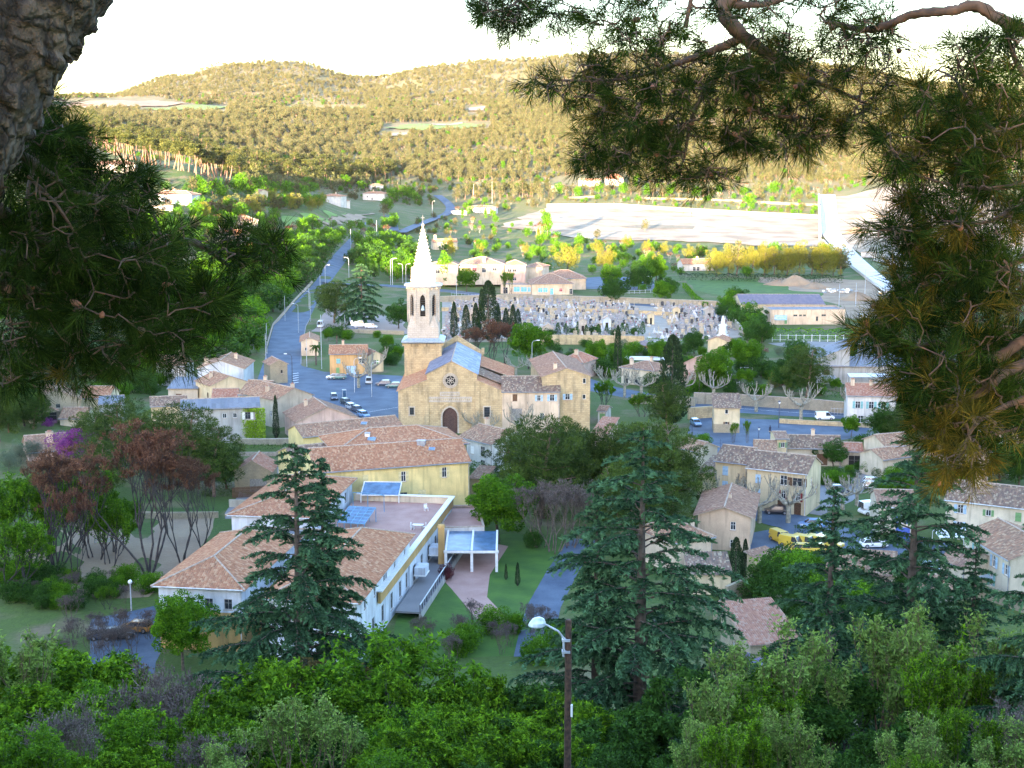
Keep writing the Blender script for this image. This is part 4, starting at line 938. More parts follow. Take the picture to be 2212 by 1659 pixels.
def arch_trim(o, e, cx, w, zb, zs, za, t, proud, depth=.15, legs=True):
    n = (e[1], -e[0]); m = MB()
    a = arch_pts(cx, w, zs, za); b = arch_pts(cx, w + 2 * t, zs, za + t)
    if legs: a = [(cx - w / 2, zb)] + a + [(cx + w / 2, zb)]; b = [(cx - w / 2 - t, zb)] + b + [(cx + w / 2 + t, zb)]
    def pt(p, d): return (o[0] + e[0] * p[0] + n[0] * d, o[1] + e[1] * p[0] + n[1] * d, p[1])
    for i in range(len(a) - 1): m.hexa([pt(a[i], proud), pt(b[i], proud), pt(b[i + 1], proud), pt(a[i + 1], proud), pt(a[i], -depth), pt(b[i], -depth), pt(b[i + 1], -depth), pt(a[i + 1], -depth)])
    return m
YC = 298.0
def cxx(u, v=840): return PD(u, v, YC).x
xL, xnL, xap, xnR, xR = cxx(860), cxx(922), cxx(976), cxx(1030), cxx(1086)
o_ = Vector(((xL + xR) / 2, YC + 15, 0)); ch = thing('church', 'golden stone church with rose window, arched door and blue slate nave roof', 'church', o_)
def lc(x): return x - o_.x
y0, y1 = -15.0, 15.0; m = MB(); hA, hB, hN, hP = 9.2, 11.5, 12.8, 15.5
fo = (lc(xL), y0); fe = (1, 0); W_ = xR - xL; a1, a2, ap = xnL - xL, xnR - xL, xap - xL
pc = PD(972, 905, YC).x - xL       # portal centre
def pf(s, z): return (fo[0] + s, y0, z)
def ff(pp): m.face([pf(*p) for p in pp], CHST, pp)
arch_wall(m, fo, fe, pc - 2.6, pc + 2.6, -1, 7.6, pc, 3.2, -1, 3.6, 5.6, .7, CHST, None, DARK)
ff([(pc - 2.6, 7.6), (pc + 2.6, 7.6), (pc + 2.6, 10), (pc - 2.6, 10)])
wall_face(m, (fo[0], y0), fe, pc - 2.6, -1, 8.4, [(PD(917, 890, YC).x - xL - .7 - 2.0, 4.0, 0.9, 1.6)], CHST, .4)
wall_face(m, (fo[0] + pc + 2.6, y0), fe, W_ - pc - 2.6, -1, 8.4, [(PD(1052, 897, YC).x - xL - pc - 2.6, 3.5, 1.2, 2.2)], CHST, .4)
ff([(0, 8.4), (pc - 2.6, 8.4), (pc - 2.6, 10), (a1, 10), (a1, hB), (0, hA)]); ff([(pc + 2.6, 8.4), (W_, 8.4), (W_, hA), (a2, hB), (a2, 10), (pc + 2.6, 10)])
ff([(a1, 10), (a2, 10), (a2, hN), (ap, hP), (a1, hN)])
def sidew(x, z0, z1, sg):
    q = [(x, y0, z0), (x, y1, z0), (x, y1, z1), (x, y0, z1)] if sg > 0 else [(x, y1, z0), (x, y0, z0), (x, y0, z1), (x, y1, z1)]; m.face(q, CHST)
sidew(lc(xL), -1, hA, -1); sidew(lc(xR), -1, hA, 1); sidew(lc(xnL), hB, hN, -1); sidew(lc(xnR), hB, hN, 1)
m.face([(lc(xR), y1, -1), (lc(xL), y1, -1), (lc(xL), y1, hA), (lc(xnL), y1, hB), (lc(xnL), y1, hN), (lc(xap), y1, hP + .9), (lc(xnR), y1, hN), (lc(xnR), y1, hB), (lc(xR), y1, hA)], CHST)
m.build('wall', None, ch)
r = MB(); xa, xb, xc = lc(xnL) - .35, lc(xnR) + .35, lc(xap)
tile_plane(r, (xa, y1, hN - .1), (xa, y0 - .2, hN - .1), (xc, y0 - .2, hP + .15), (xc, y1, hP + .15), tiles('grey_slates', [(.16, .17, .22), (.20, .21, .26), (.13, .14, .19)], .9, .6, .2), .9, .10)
r.build('roof', None, ch); r = MB()
tile_plane(r, (xb, y0 - .2, hN - .1), (xb, y1, hN - .1), (xc, y1, hP + .15), (xc, y0 - .2, hP + .15), SLATE, .9, .12)
ro = r.build('roof', None, ch); ro['label'] = 'bright blue slate slope of the nave roof'; k_ = MB(); k_.tube([(xc, y0 - .2, hP + .22), (xc, y1, hP + .22)], .14, 6); k_.build('ridge', MORTAR, ro)
r = MB(); tile_plane(r, (lc(xL) - .4, y1, hA - .05), (lc(xL) - .4, y0 - .25, hA - .05), (lc(xnL), y0 - .25, hB + .15), (lc(xnL), y1, hB + .15), T_PINK); r.build('roof', None, ch)
r = MB(); tile_plane(r, (lc(xR) + .4, y0 - .25, hA - .05), (lc(xR) + .4, y0 + 5.5, hA - .05), (lc(xnR), y0 + 5.5, hB + .15), (lc(xnR), y0 - .25, hB + .15), T_PINK)
tile_plane(r, (lc(xR) + .5, y0 + 5.5, hA + .35), (lc(xR) + .5, y0 + 15, hA + .35), (lc(xnR), y0 + 15, hB + .6), (lc(xnR), y0 + 5.5, hB + .6), T_DARK)
tile_plane(r, (lc(xR) + 2.5, y0 + 15, hA + .4), (lc(xR) + 2.5, y1, hA + .4), (lc(xnR), y1, hB + 1), (lc(xnR), y0 + 15, hB + 1), T_PINK); r.build('roof', None, ch)
c = MB()       # parapet of the rear gable, coping of the front
for a, b in (((lc(xnL) - .8, hN + .6), (xc, hP + 1.7)), ((xc, hP + 1.7), (lc(xnR) + .8, hN + .6))):
    c.hexa([(a[0], y1 - .2, a[1] - 1.3), (b[0], y1 - .2, b[1] - 1.3), (b[0], y1 + .5, b[1] - 1.3), (a[0], y1 + .5, a[1] - 1.3), (a[0], y1 - .2, a[1]), (b[0], y1 - .2, b[1]), (b[0], y1 + .5, b[1]), (a[0], y1 + .5, a[1])], CHST)
c.box((lc(xnR) + .7, y1 + .1, hN + .7), (.7, .8, 1.4), CHST); c.build('parapet', None, ch)
for x, z in ((lc(xnR) + .1, 11.3), (lc(xnL) - .1, 10.8)): bt = MB(); bt.hexa([(x - .55, y0 - .45, -1), (x + .55, y0 - .45, -1), (x + .55, y0, -1), (x - .55, y0, -1), (x - .5, y0 - .12, z), (x + .5, y0 - .12, z), (x + .5, y0, z), (x - .5, y0, z)], CHST); bt.build('buttress', None, ch)
dr = MB(); dp = [(fo[0] + x, y0 + .45, z) for x, z in [(pc + 1.6, -1)] + arch_pts(pc, 3.2, 3.6, 5.6)[::-1] + [(pc - 1.6, -1)]]; dr.face(dp[::-1] if False else dp, plain('door_wood_dark', (.09, .045, .04), .7, 0, .4, 5))
for i in range(7): dr.box((fo[0] + pc - 1.4 + i * .46, y0 + .42, 1.9), (.05, .05, 4.6), CLR['N'])
dd = dr.build('door', None, ch)
if dd.data.polygons[0].normal.y > 0: dd.data.flip_normals()
arch_trim(fo, fe, pc, 3.2, 0, 3.6, 5.6, .35, .12).build('door_arch', PALEST, ch); arch_trim(fo, fe, pc, 4.7, 3.0, 3.6, 6.4, .3, .22, .1, True).build('door_arch', CHST, ch)
for s, z, w, h in ((pc, 7.35, 9.4, 1.15), (pc, 8.55, 4.2, .9)):
    b = MB(); b.box((fo[0] + s, y0 - .06, z), (w, .14, h), PALEST)
    for i in range(int(w / .42) - 1): b.box((fo[0] + s - w / 2 + .45 + i * .42, y0 - .15, z), (.2, .05, h * .35), CHST)
    b.build('stone_band', None, ch)
rc = PD(973, 820, YC).x - xL; rz_ = PD(973, 822, YC).z; rw = MB(); N_ = 20
def cir(rad, y, n=N_): return [(fo[0] + rc + math.cos(i * 2 * math.pi / n) * rad, y, rz_ + math.sin(i * 2 * math.pi / n) * rad) for i in range(n)]
for r0, r1, yy in ((1.05, 1.35, y0 - .12), (1.42, 1.62, y0 - .22)):
    A_, B_, C_ = cir(r0, yy), cir(r1, yy), cir(r1, y0); D_ = cir(r0, y0)
    for i in range(N_): j = (i + 1) % N_; rw.face([A_[i], B_[i], B_[j], A_[j]][::-1], PALEST); rw.face([B_[i], C_[i], C_[j], B_[j]], CHST); rw.face([D_[i], A_[i], A_[j], D_[j]], CHST)
rw.face(cir(1.06, y0 - .03)[::-1], DARK)
rose = rw.build('rose_window', None, ch); tr = MB(); cx0, cz0 = fo[0] + rc, rz_
for i in range(6):
    a = i * math.pi / 3 + math.pi / 6; p1 = Vector((cx0, y0 - .09, cz0)); tip = p1 + Vector((math.cos(a), 0, math.sin(a))) * .98
    for s in (-1, 1):
        md_ = p1 + Vector((math.cos(a + s * .42), 0, math.sin(a + s * .42))) * .52; tr.tube([p1, md_, tip], .055, 4, PALEST)
tr.tube([p1 + Vector((0, -.03, 0)), p1 + Vector((0, .02, 0))], .2, 8, PALEST); tr.build('tracery', None, rose)
for s, zb, w, h, ar in ((PD(917, 890, YC).x - xL - 2.7, 4.0, .9, 1.6, 1), (PD(1052, 897, YC).x - xL, 3.5, 1.2, 2.2, 0)):
    f = MB(); f.box((fo[0] + s - w / 2 - .12, y0 - .05, zb + h / 2), (.2, .16, h), PALEST); f.box((fo[0] + s + w / 2 + .12, y0 - .05, zb + h / 2), (.2, .16, h), PALEST); f.box((fo[0] + s, y0 - .05, zb + h + .12), (w + .5, .16, .24), PALEST); f.box((fo[0] + s, y0 - .08, zb - .08), (w + .6, .22, .16), PALEST)
    for i in range(1, 4): f.box((fo[0] + s, y0 + .15, zb + h * i / 4), (w, .05, .05), IRON)
    f.box((fo[0] + s, y0 + .15, zb + h / 2), (.05, .05, h), IRON); wo = f.build('window', None, ch); p = MB(); p.box((fo[0] + s, y0 + .3, zb + h / 2), (w, .04, h), GLASS); p.build('pane', None, wo)
# ------------------------------------------------------------ bell tower
tx, ty = PD(913.8, 760, 316).x, 320.0; tw = thing('bell_tower', 'tall church bell tower, golden square base, white octagonal belfry and stone spire', 'tower', (tx, ty, 0)); hs = 4.05
m = MB(); m.prism([(-hs, -hs), (hs, -hs), (hs, hs), (-hs, hs)], -1, 17.0, CHST)
for sx in (-1, 1):
    for sy in (-1, 1): m.box((sx * (hs - .35), sy * (hs - .35), 8.2), (.95, .95, 17.4), CHST)
m.build('shaft', None, tw)
def octa(a, rot=math.pi / 8): r_ = a / math.cos(math.pi / 8); return [(r_ * math.cos(i * math.pi / 4 + rot), r_ * math.sin(i * math.pi / 4 + rot)) for i in range(8)]
c = MB(); LEDGE = plain('blue_lead_ledge', (.30, .38, .46), .5, .1, .2, 2)
def ring4(h, z): return [Vector((-h, -h, z)), Vector((h, -h, z)), Vector((h, h, z)), Vector((-h, h, z))]
c.rings([ring4(4.2, 16.9), ring4(4.75, 17.15), ring4(4.8, 17.45), ring4(3.6, 18.0)], LEDGE); c.build('ledge', None, tw)
c = MB()
for i in range(10):
    for s in (-1, 1):
        c.box((-3.8 + i * .844, s * 4.35, 16.6), (.38, .62, .6), CHST); c.box((s * 4.35, -3.8 + i * .844, 16.6), (.62, .38, .6), CHST)
stuff(c.build('corbels', None, tw))
m = MB(); b = 3.5; m.prism([(-b, -b), (b, -b), (b, b), (-b, b)], 17.6, 20.4, PALEST); oc = octa(3.45)
for sx in (-1, 1):
    for sy in (-1, 1):
        C = (sx * b, sy * b, 20.4); k = 3.45 * math.tan(math.pi / 8); p1 = (sx * 3.45, sy * k, 20.4); p2 = (sx * k, sy * 3.45, 20.4); t_ = (sx * (3.45 + k) / 2, sy * (3.45 + k) / 2, 23.3)
        f1, f2 = [p1, C, t_], [C, p2, t_]
        if sx * sy < 0: f1, f2 = f1[::-1], f2[::-1]
        m.face(f1, PALEST); m.face(f2, PALEST)
bel = None; lv = MB()
for i in range(8):
    a, q = Vector(oc[i]), Vector(oc[(i + 1) % 8]); e = (q - a); ln = e.length; e.normalize()
    arch_wall(m, (a.x, a.y), (e.x, e.y), 0, ln, 20.4, 29.4, ln / 2, 1.2, 22.9, 26.4, 27.8, .55, PALEST)
    n = Vector((e.y, -e.x)); mid = (a + q) / 2 - n * .3
    for j in range(8): lv.box((mid.x, mid.y, 23.4 + j * .52), (1.18, .3, .06), IRON, math.atan2(e.y, e.x))
m.face([(x, y, 29.4) for x, y in oc], PALEST)
m.build('belfry', None, tw); stuff(lv.build('louvres', None, tw))
for i in range(8):
    a, q = Vector(oc[i]), Vector(oc[(i + 1) % 8]); e = (q - a); ln = e.length; e.normalize()
    arch_trim((a.x, a.y), (e.x, e.y), ln / 2, 1.2, 22.9, 26.4, 27.8, .16, .1).build('arch_moulding', PALEST, tw)
pl = MB()
for x, y in oc: pl.tube([(x * 1.01, y * 1.01, 21.5), (x * 1.01, y * 1.01, 29.2)], .17, 6)
stuff(pl.build('corner_shafts', PALEST, tw))
bl = MB(); bl.rings([[Vector((math.cos(t * .524) * r_, -3.3 + math.sin(t * .524) * r_ * .5, z)) for t in range(12)] for z, r_ in ((24.3, .5), (24.5, .42), (25.1, .3), (25.4, .12))], plain('bell_bronze', (.25, .36, .42), .4, .6)); bl.build('bell', None, tw, smooth=True)
c = MB()
def oring(a, z): return [Vector((x, y, z)) for x, y in octa(a)]
c.rings([oring(3.5, 29.2), oring(4.0, 29.5), oring(4.25, 29.6), oring(4.25, 29.95), oring(2.9, 30.15)], LEDGE); c.build('ledge', None, tw)
c = MB()
for i in range(16):
    a = i * math.pi / 8 + .2; c.box((math.cos(a) * 3.75, math.sin(a) * 3.75, 29.1), (.4, .3, .5), PALEST, a)
stuff(c.build('corbels', None, tw))
sp = MB(); sp.rings([oring(2.75 * (1 - k / 14 * .96), 29.9 + k * 13.1 / 14) for k in range(15)], PALEST); sp.build('spire', None, tw)
ck = MB()
for i in range(8):
    for k in range(1, 17):
        f = k / 17.5; x, y = octa(2.75 * (1 - f * .96))[i]; z = 29.9 + f * 13.1; s_ = .30 * (1 - f * .45); a = i * math.pi / 4 + math.pi / 8
        d = Vector((math.cos(a), math.sin(a), 0)); p = Vector((x, y, z)); w = Vector((-d.y, d.x, 0)) * s_ * .45
        ck.hexa([p - d * .1 - w, p + d * s_ * .8 - w * .6, p + d * s_ * .8 + w * .6, p - d * .1 + w, p - w * .6 + Vector((0, 0, s_)) - d * .1, p + d * s_ - w * .5 + Vector((0, 0, s_ * 1.2)), p + d * s_ + w * .5 + Vector((0, 0, s_ * 1.2)), p + w * .6 + Vector((0, 0, s_)) - d * .1])
stuff(ck.build('crockets', PALEST, tw))
for i in range(0, 8, 2):
    a = -math.pi / 2 + i * math.pi / 4; d = Vector((math.cos(a), math.sin(a), 0)); w = Vector((-d.y, d.x, 0)); o = d * 2.75
    lm = MB(); e_ = (-w.x * -1, -w.y * -1); oo = o + d * .25 - w * .75
    ez = (w.x, w.y) if Vector((w.y, -w.x)).dot(d.xy) > 0 else (-w.x, -w.y); oo = o - d * .05 - Vector((*ez, 0)) * .75
    arch_wall(lm, (oo.x, oo.y), ez, 0, 1.5, 30.1, 32.5, .75, .6, 30.2, 31.5, 32.1, .35, PALEST)
    E = Vector((*ez, 0)); A0 = oo + Vector((0, 0, 32.5)); A1 = A0 + E * 1.5; T_ = A0 + E * .75 + Vector((0, 0, 1.2)); bk = -d * 1.5
    lm.face([A0, A1, T_], PALEST); lm.face([A1, A1 + bk, T_ + bk, T_], PALEST); lm.face([A0, T_, T_ + bk, A0 + bk], PALEST)
    z3 = Vector((0, 0, -2.4)); lm.face([A1 + z3, A1 + z3 + bk, A1 + bk, A1], PALEST); lm.face([A0 + z3 + bk, A0 + z3, A0, A0 + bk], PALEST); lm.build('lucarne', None, tw)
fn = MB(); fn.rings([[Vector((math.cos(t * 1.047) * r_, math.sin(t * 1.047) * r_, z)) for t in range(6)] for z, r_ in ((42.7, .12), (42.95, .32), (43.2, .34), (43.4, .12), (43.55, .05))], PALEST); fn.build('finial', None, tw)
cr = MB(); cr.box((0, 0, 44.4), (.07, .07, 1.9), IRON); cr.box((0, 0, 44.75), (.8, .07, .07), IRON); cr.build('cross', None, tw)
# ------------------------------------------------------------ buildings round the church
def far(u0, u1, vb, tilt=0):   # front base ends of a building standing on the terrain
    g = PG((u0 + u1) / 2, vb); d = (g.y * _cp + (CAMZ - g.z) * _sp) / FOC
    return [Vector(((u0 - CX) * d, g.y + tilt, g.z)), Vector(((u1 - CX) * d, g.y - tilt, g.z))], g.z - .2
house('presbytery', 'low ochre wing with speckled tile roof joined to the church', 'house', Q('L3', 1125, 745, 1690, 745), 9.1, 10.5, 'gx', 2.3, 'warm', T_DARK, [('f', 2.7, 7.0, 1.0, 1.5, 'Nc'), ('f', 7.8, 7.0, .8, 1.3, 'L'), ('f', 10.6, 7.0, 1, 1.4, 'L'), ('f', 3.0, 2.8, 2.4, 2.6, 'Kc'), ('f', 8.5, 3, .9, 1.4, 'w')], over=.35)
t = house('stone_house', 'tall golden stone house with gable at the end of the church wing', 'house', (1172, 813.6, 1276, 813.6), 12.0, 25, 'gy', 1.7, CHST, T_MUTE, [('f', 9.0, 10.4, .7, 1.1, 'w'), ('f', 5.4, 6.9, 1, 1.3, 'L'), ('f', 9.0, 7.0, .7, 1.0, 'w'), ('r', 6, 8, .8, 1.2, 'w')], chim=((.3, .12, 1),), rz=R(5))
house('white_house', 'small white house with balcony window below the church front', 'house', Q('L3', 705, 1185, 1025, 1262), 5.5, 10, 'gx', 1.7, 'white', T_OLD, [('f', 1.5, 3.0, .6, 1.4, 'w'), ('f', 3.9, 2.7, .9, 1.5, 'Wc'), ('f', 6.9, 2.6, 1.3, 2.0, 'w'), ('f', 6.9, .4, 1.3, 1.6, 'w')], chim=((.12, .6, 1.1),))
house('convent', 'long pale yellow building with tiled roof and cream shutters', 'building', Q('M3', 1110, 405, 2050, 338), 9.2, 11.5, 'gx', 2.5, 'yellow', T_PINK,
      [('f', 14.3, 6.5, .8, 1.7, 'C'), ('f', 21.2, 6.7, .8, 1.7, 'C'), ('f', 8.0, 6.5, .9, 1.6, 'Cc'), ('f', 4.7, 6.4, .9, 1.6, 'Cc'), ('f', 14.3, 3.6, 1.2, 1.1, 'g'), ('f', 17.4, 2.9, 1.3, 2.0, 'Cc'), ('r', 5, 5.5, .8, 1.5, 'C')])
house('convent_wing', 'large hip-roofed block rising behind the yellow building', 'building', Q('M3', 1235, 285, 2035, 232), 9.8, 14, 'hip', 2.3, 'yellow', T_PINK, [])
house('convent_wing', 'narrow rear wing with long tiled roof and dark doorway', 'building', Q('M3', 1030, 190, 1640, 128), 7.0, 8, 'gx', 1.4, 'yellow', T_OLD, [('f', 3.3, 2.8, .9, 2.2, 'g'), ('f', 8, 3.5, .8, 1.2, 'w')])
t = house('convent_wing', 'left end of the yellow building with white roof box', 'building', Q('M3', 985, 345, 1290, 312), 7.8, 9, 'gx', 1.6, 'yellow', T_DARK, [('f', 1.2, 4.8, .8, 1.4, 'W')])
def roofbox(k, x, y, z, w, h, m, name, label):
    c = P(*Q(k, x, y), z); b = MB(); b.box((0, 0, -.5), (w, w * .8, h + 1.0), m); b.box((0, 0, h / 2 + .05), (w * 1.15, w * .95, .12), ZINC); return tag(b.build(name, None, None, c, -.15), label, 'roof vent')
roofbox('M3', 1335, 285, 9.9, 1.9, 1.2, WHITE, 'roof_vent', 'big white ventilation box at the ridge of the yellow building')
roofbox('M3', 1425, 190, 11.2, .8, 1.2, WHITE, 'roof_vent', 'slim white vent stack on the hip roof')
roofbox('M3', 1755, 232, 11.6, 1.3, .9, ZINC, 'roof_vent', 'bluish metal vent cowl on the hip roof slope')
def skylight(k, x, y, z, w, name='skylight', label='', rot=-.15, tiltx=-.4):
    c = P(*Q(k, x, y), z); b = MB(); b.box((0, 0, 0), (w * 1.3, w, .14), ZINC); o = tag(b.build(name, None, None, c, (abs(tiltx), 0, rot)), label, 'skylight'); p = MB(); p.box((0, 0, .09), (w * 1.1, w * .8, .05), plain('skylight_glass', (.16, .28, .40), .15)); p.build('pane', None, o)
skylight('M3', 1450, 205, 11.0, 1.1, label='skylight beside the slim vent stack')
skylight('M3', 1245, 268, 9.5, .9, label='skylight on the dark speckled roof end')
skylight('M3', 1820, 265, 11.4, .8, label='small skylight below the metal vent cowl')
skylight('M3', 1403, 108, 8.5, .9, label='skylight on the narrow rear wing roof')
house('lean_to', 'low tiled lean-to with stone end wall at the right end of the yellow building', 'shed', Q('M3', 2052, 445, 2140, 452), 5.2, 5, 'my', .9, STONE, T_MUTE, [])
house('pink_house', 'pale pink house with blue shutters and dark brown roof', 'house', (640.7, 912, 772.7, 903), 4.6, 12, 'gy', 2.7, 'pink', T_MUTE, [('f', 8.2, .9, 1.4, 1.2, 'B'), ('f', 2.4, 1.5, .6, .8, 'B'), ('l', 9.4, 1.6, .7, .9, 'w'), ('l', 7.6, .2, .9, 1.3, 'B')], chim=((.3, .7, 1),))
house('cream_house', 'cream house with wide blank gable beside the square', 'house', (595.4, 864.4, 675, 853), 6.2, 12, 'gy', 2.0, 'beige', T_OLD, [('l', 10, 2.4, .8, 1.2, 'w'), ('l', 7, 2.4, .8, 1.2, 'w')], chim=((.2, .5, 1), (.8, .4, 1)))
house('tiled_house', 'old house under a broad mottled roof left of the cream gable', 'house', Q('K4', 1545, 885, 1700, 892), 6.0, 11, 'gx', 2.2, STONE, T_OLD, [], chim=((.6, .6, 1),))
t = house('grey_roofed_house', 'house with grey roof and bright green ivy on its wall', 'house', (392, 884, 560, 878), 7.4, 8, 'gx', 1.2, 'grey', GREYR, [('f', 8.6, 5.2, .8, 1.0, 'w'), ('f', 10.7, 5.2, .8, 1.0, 'w'), ('f', 13.3, 4.8, 1.1, 1.5, 'W')])
g = np.random.default_rng(5); n = 5200; x = g.uniform(-2.9, 3.1, n); z = g.uniform(0, 7.2, n); kp = (x > -2.9 + np.abs(z - 3.5) * .35 * g.uniform(.5, 1.2, n)) & ~((np.abs(x + .0) < 1.1) & (z > 4.6) & (z < 6.4)); x, z = x[kp], z[kp]
V, Fq = cards(np.stack([x, -g.uniform(.05, .35, len(x)), z], 1), unit(g.normal(size=(len(x), 3)) * np.array([1, .5, 1]) + np.array([0, -.3, -.6])), g.uniform(.2, .35, len(x)), .8, g)
iv = put('ivy', npmesh('ivy', V, Fq, [L_IVY], np.repeat(g.uniform(0, 1, len(x)), 4)), None, P(543, 954) + Vector((.0, -.3, 0)), .0); stuff(iv, 'bright lime green ivy covering the corner of a grey house', 'ivy')
house('stone_block', 'windowless square stone building beside the avenue', 'building', Q('K4', 1745, 697, 1855, 690), 5, 6.5, 'gy', 1.1, STONE, T_MUTE, [('f', 3, 2.6, .6, .9, 'o')])
house('white_gable_house', 'house with whitewashed wide gable behind the stone pine', 'house', Q('K4', 1275, 722, 1572, 722), 6, 14, 'gy', 2.0, 'blue', T_OLD, [], chim=((.12, .3, 1.2), (.7, .6, 1)))
house('yellow_gable_house', 'small house with yellow gable below the white gable', 'house', Q('K4', 1362, 832, 1600, 808), 5, 9, 'gy', 1.8, 'cream', T_OLD, [('l', 7, 1.5, .8, 1.6, 'Nc')], chim=((.25, .6, 1),))
house('garden_shed', 'tiny shed with rust red tiles below the yellow gable', 'shed', Q('K4', 1372, 906, 1532, 904), 3, 5.5, 'gx', 1.4, 'cream', T_RED, [])
house('lean_to', 'lean-to with dull green sheet roof beside the white gable', 'shed', Q('K4', 1085, 852, 1275, 852), 3.4, 9, 'my', 1.2, 'beige', GREYR, [('f', 2.5, .2, 1.4, 2, 'Nc')])
house('tiled_house', 'house whose brown roof shows under the pine boughs left of the white gable', 'house', Q('K4', 1010, 700, 1200, 700), 5.5, 9, 'gx', 1.8, 'white', T_OLD, [], chim=((.7, .5, 1.2),))
house('long_shed', 'long shed with patchy tiles behind the dark pines', 'shed', Q('K4', 975, 963, 1205, 953), 4.5, 7, 'gx', 1.3, 'cream', T_DARK, [('f', 1.5, 1, .8, 1.2, 'w')])
house('long_shed', 'bluish roofed shed between the dark pines', 'shed', Q('K4', 640, 950, 790, 945), 4.2, 7, 'gx', 1.1, 'grey', GREYR, [])
house('stone_villa', 'rustic stone villa with round gable window', 'house', Q('N1', 235, 452, 565, 428), 6.6, 14, 'gy', 2.4, STONE, T_OLD, [('f', 5.0, 5.0, .9, .9, 'g')], chim=((.05, .2, 1.1),))
t = house('veranda', 'covered veranda with red gable roof in front of the stone villa', 'veranda', Q('N1', 205, 522, 398, 508), 4.8, 4, 'gy', 1.3, STONE, T_RED, [('f', 3.3, 2.6, 4.6, 1.9, 'o'), ('f', 3.0, -.2, 1.6, 1.6, 'w')])
house('grey_roofed_villa', 'low villa with grey hip roof among the olive trees', 'house', Q('N1', 200, 800, 560, 770), 3.6, 10, 'gx', 2.1, 'pink', T_MUTE, [], chim=((.45, .25, 1.5),))
t = house('stone_barn', 'small stone barn with rust red roof and pale wooden doors', 'barn', Q('K4', 1512, 1384, 1748, 1384), 3.8, 7, 'gy', 1.9, STONE, T_RED, [('f', 4.2, -.2, 3.0, 2.6, 'Kc')])
house('orange_house', 'orange two-storey house with green windows on the square', 'house', (712, 764, 793, 763), 5.7, 8, 'gx', 1.7, 'orange', T_PINK, [('f', 2.3, 3.0, 1.1, 1.3, 'Tc'), ('f', 8.6, 2.9, 1.8, 1.4, 'w'), ('f', 2.1, -.1, .9, 2, 'Gc'), ('f', 5.7, -.1, 2.5, 2.4, 'Lc')], chim=((.35, .5, .9),))
house('yellow_house', 'lower yellow annex right of the orange house', 'house', (794.5, 770, 828, 768), 4.4, 8, 'gy', 1.2, 'cream', T_RED, [('f', 2, 2.1, .9, 1.2, 'G')])
house('roadside_house', 'old stone house with sagging roof beside the avenue', 'house', Q('K4', 1944, 548, 2045, 540), 4.2, 13, 'gy', 1.1, 'warm', T_OLD, [('f', 1.4, 1.5, .7, 1.0, 'w')], rz=R(8))
# school
house('school', 'school main building with wide hip roof and red blinds', 'school', Q('L2', 715, 470, 1140, 470), 8, 17, 'hip', 2.7, 'warm', T_MUTE, [('f', 3.6, 4.9, 2, 1.5, 'P'), ('f', 6.1, 4.9, 2, 1.5, 'P'), ('f', 10.3, 4.4, 1.8, 2, 'w'), ('f', 15, 5.1, 2, 1.4, 'w'), ('f', 4, 1, 2, 1.5, 'w')], z0=2, chim=((.55, .1, 1.6),), p=.6)
house('school', 'two-storey school block with four paired windows', 'school', Q('L2', 1150, 478, 1355, 478), 7.6, 10, 'hip', 1.9, 'pink', T_PINK, [('f', 2.1, 4.6, 1.7, 1.4, 'w'), ('f', 4.3, 4.6, 1.7, 1.4, 'w'), ('f', 2.1, .8, 1.7, 1.4, 'w'), ('f', 4.3, .8, 1.7, 1.4, 'w')], z0=2, p=.6)
house('school', 'small school wing with low roof behind the two-storey block', 'school', Q('L2', 1340, 495, 1520, 500), 6.2, 10, 'hip', 1.6, 'warm', T_MUTE, [], z0=1, p=.6)
house('school', 'school wing seen between spire and poplar', 'school', Q('L2', 430, 478, 690, 478), 7.8, 12, 'hip', 2, 'warm', T_MUTE, [('f', 2.5, 4.2, 2.4, 1.8, 'w')], z0=2, p=.6)
house('nursery_school', 'nursery pavilion with pyramid roof and turquoise windows', 'school', Q('L2', 1420, 664, 1820, 660), 4.6, 15, 'hip', 3.6, 'warm', T_MUTE, [('f', 3.4, 1.1, 1.9, 1.8, 'A'), ('f', 5.5, 1.1, 1.9, 1.8, 'A'), ('f', 8.2, .1, 1.4, 2.6, 'A'), ('f', 12, 1.3, 1.4, 1.4, 'P'), ('f', 16.2, .1, 1.3, 2.4, 'w')], p=.6)
house('nursery_school', 'flat-roofed classroom with turquoise blinds left of the pavilion', 'school', Q('L2', 1110, 668, 1418, 672), 3.9, 9, 'flat', 0, 'warm', GREYR, [('f', 2, .1, 2, 2.6, 'w'), ('f', 6.8, .9, 2.6, 2.0, 'A'), ('f', 9.8, .9, 2.6, 2.0, 'A'), ('f', 12, .9, 1.4, 2.0, 'A')])
house('nursery_school', 'second pavilion with brown hip roof behind the nursery', 'school', Q('L2', 1540, 612, 1948, 610), 4.8, 14, 'hip', 3.2, 'warm', T_MUTE, [], p=.6)
house('red_roofed_house', 'house with rust red hip roof and tall chimney behind the stone house', 'house', Q('L3', 1690, 452, 1915, 468), 4.5, 9, 'hip', 2.2, 'pink', T_RED, [], chim=((.55, .3, 1.2),))
house('garage', 'tiny white garage with green door beside the stone house', 'garage', Q('M1', 118, 930, 200, 935), 2.8, 4, 'gx', .6, 'white', T_MUTE, [('f', 1, .1, 1.2, 2, 'Gc')])
house('low_shed', 'low red-tiled roof between the two pine clumps', 'shed', Q('L3', 2010, 1150, 2160, 1160), 3.4, 8, 'my', 1.6, 'pink', T_RED, [])
house('low_shed', 'weathered shed behind the court fence', 'shed', Q('M1', 900, 1290, 1080, 1330), 3.2, 6, 'gx', 1.2, 'beige', T_OLD, [])
house('low_shed', 'dark-roofed shed joined to the left end of the white terrace', 'shed', Q('M1', 1095, 1540, 1258, 1560), 4, 7, 'my', 1.5, 'cream', T_DARK, [])
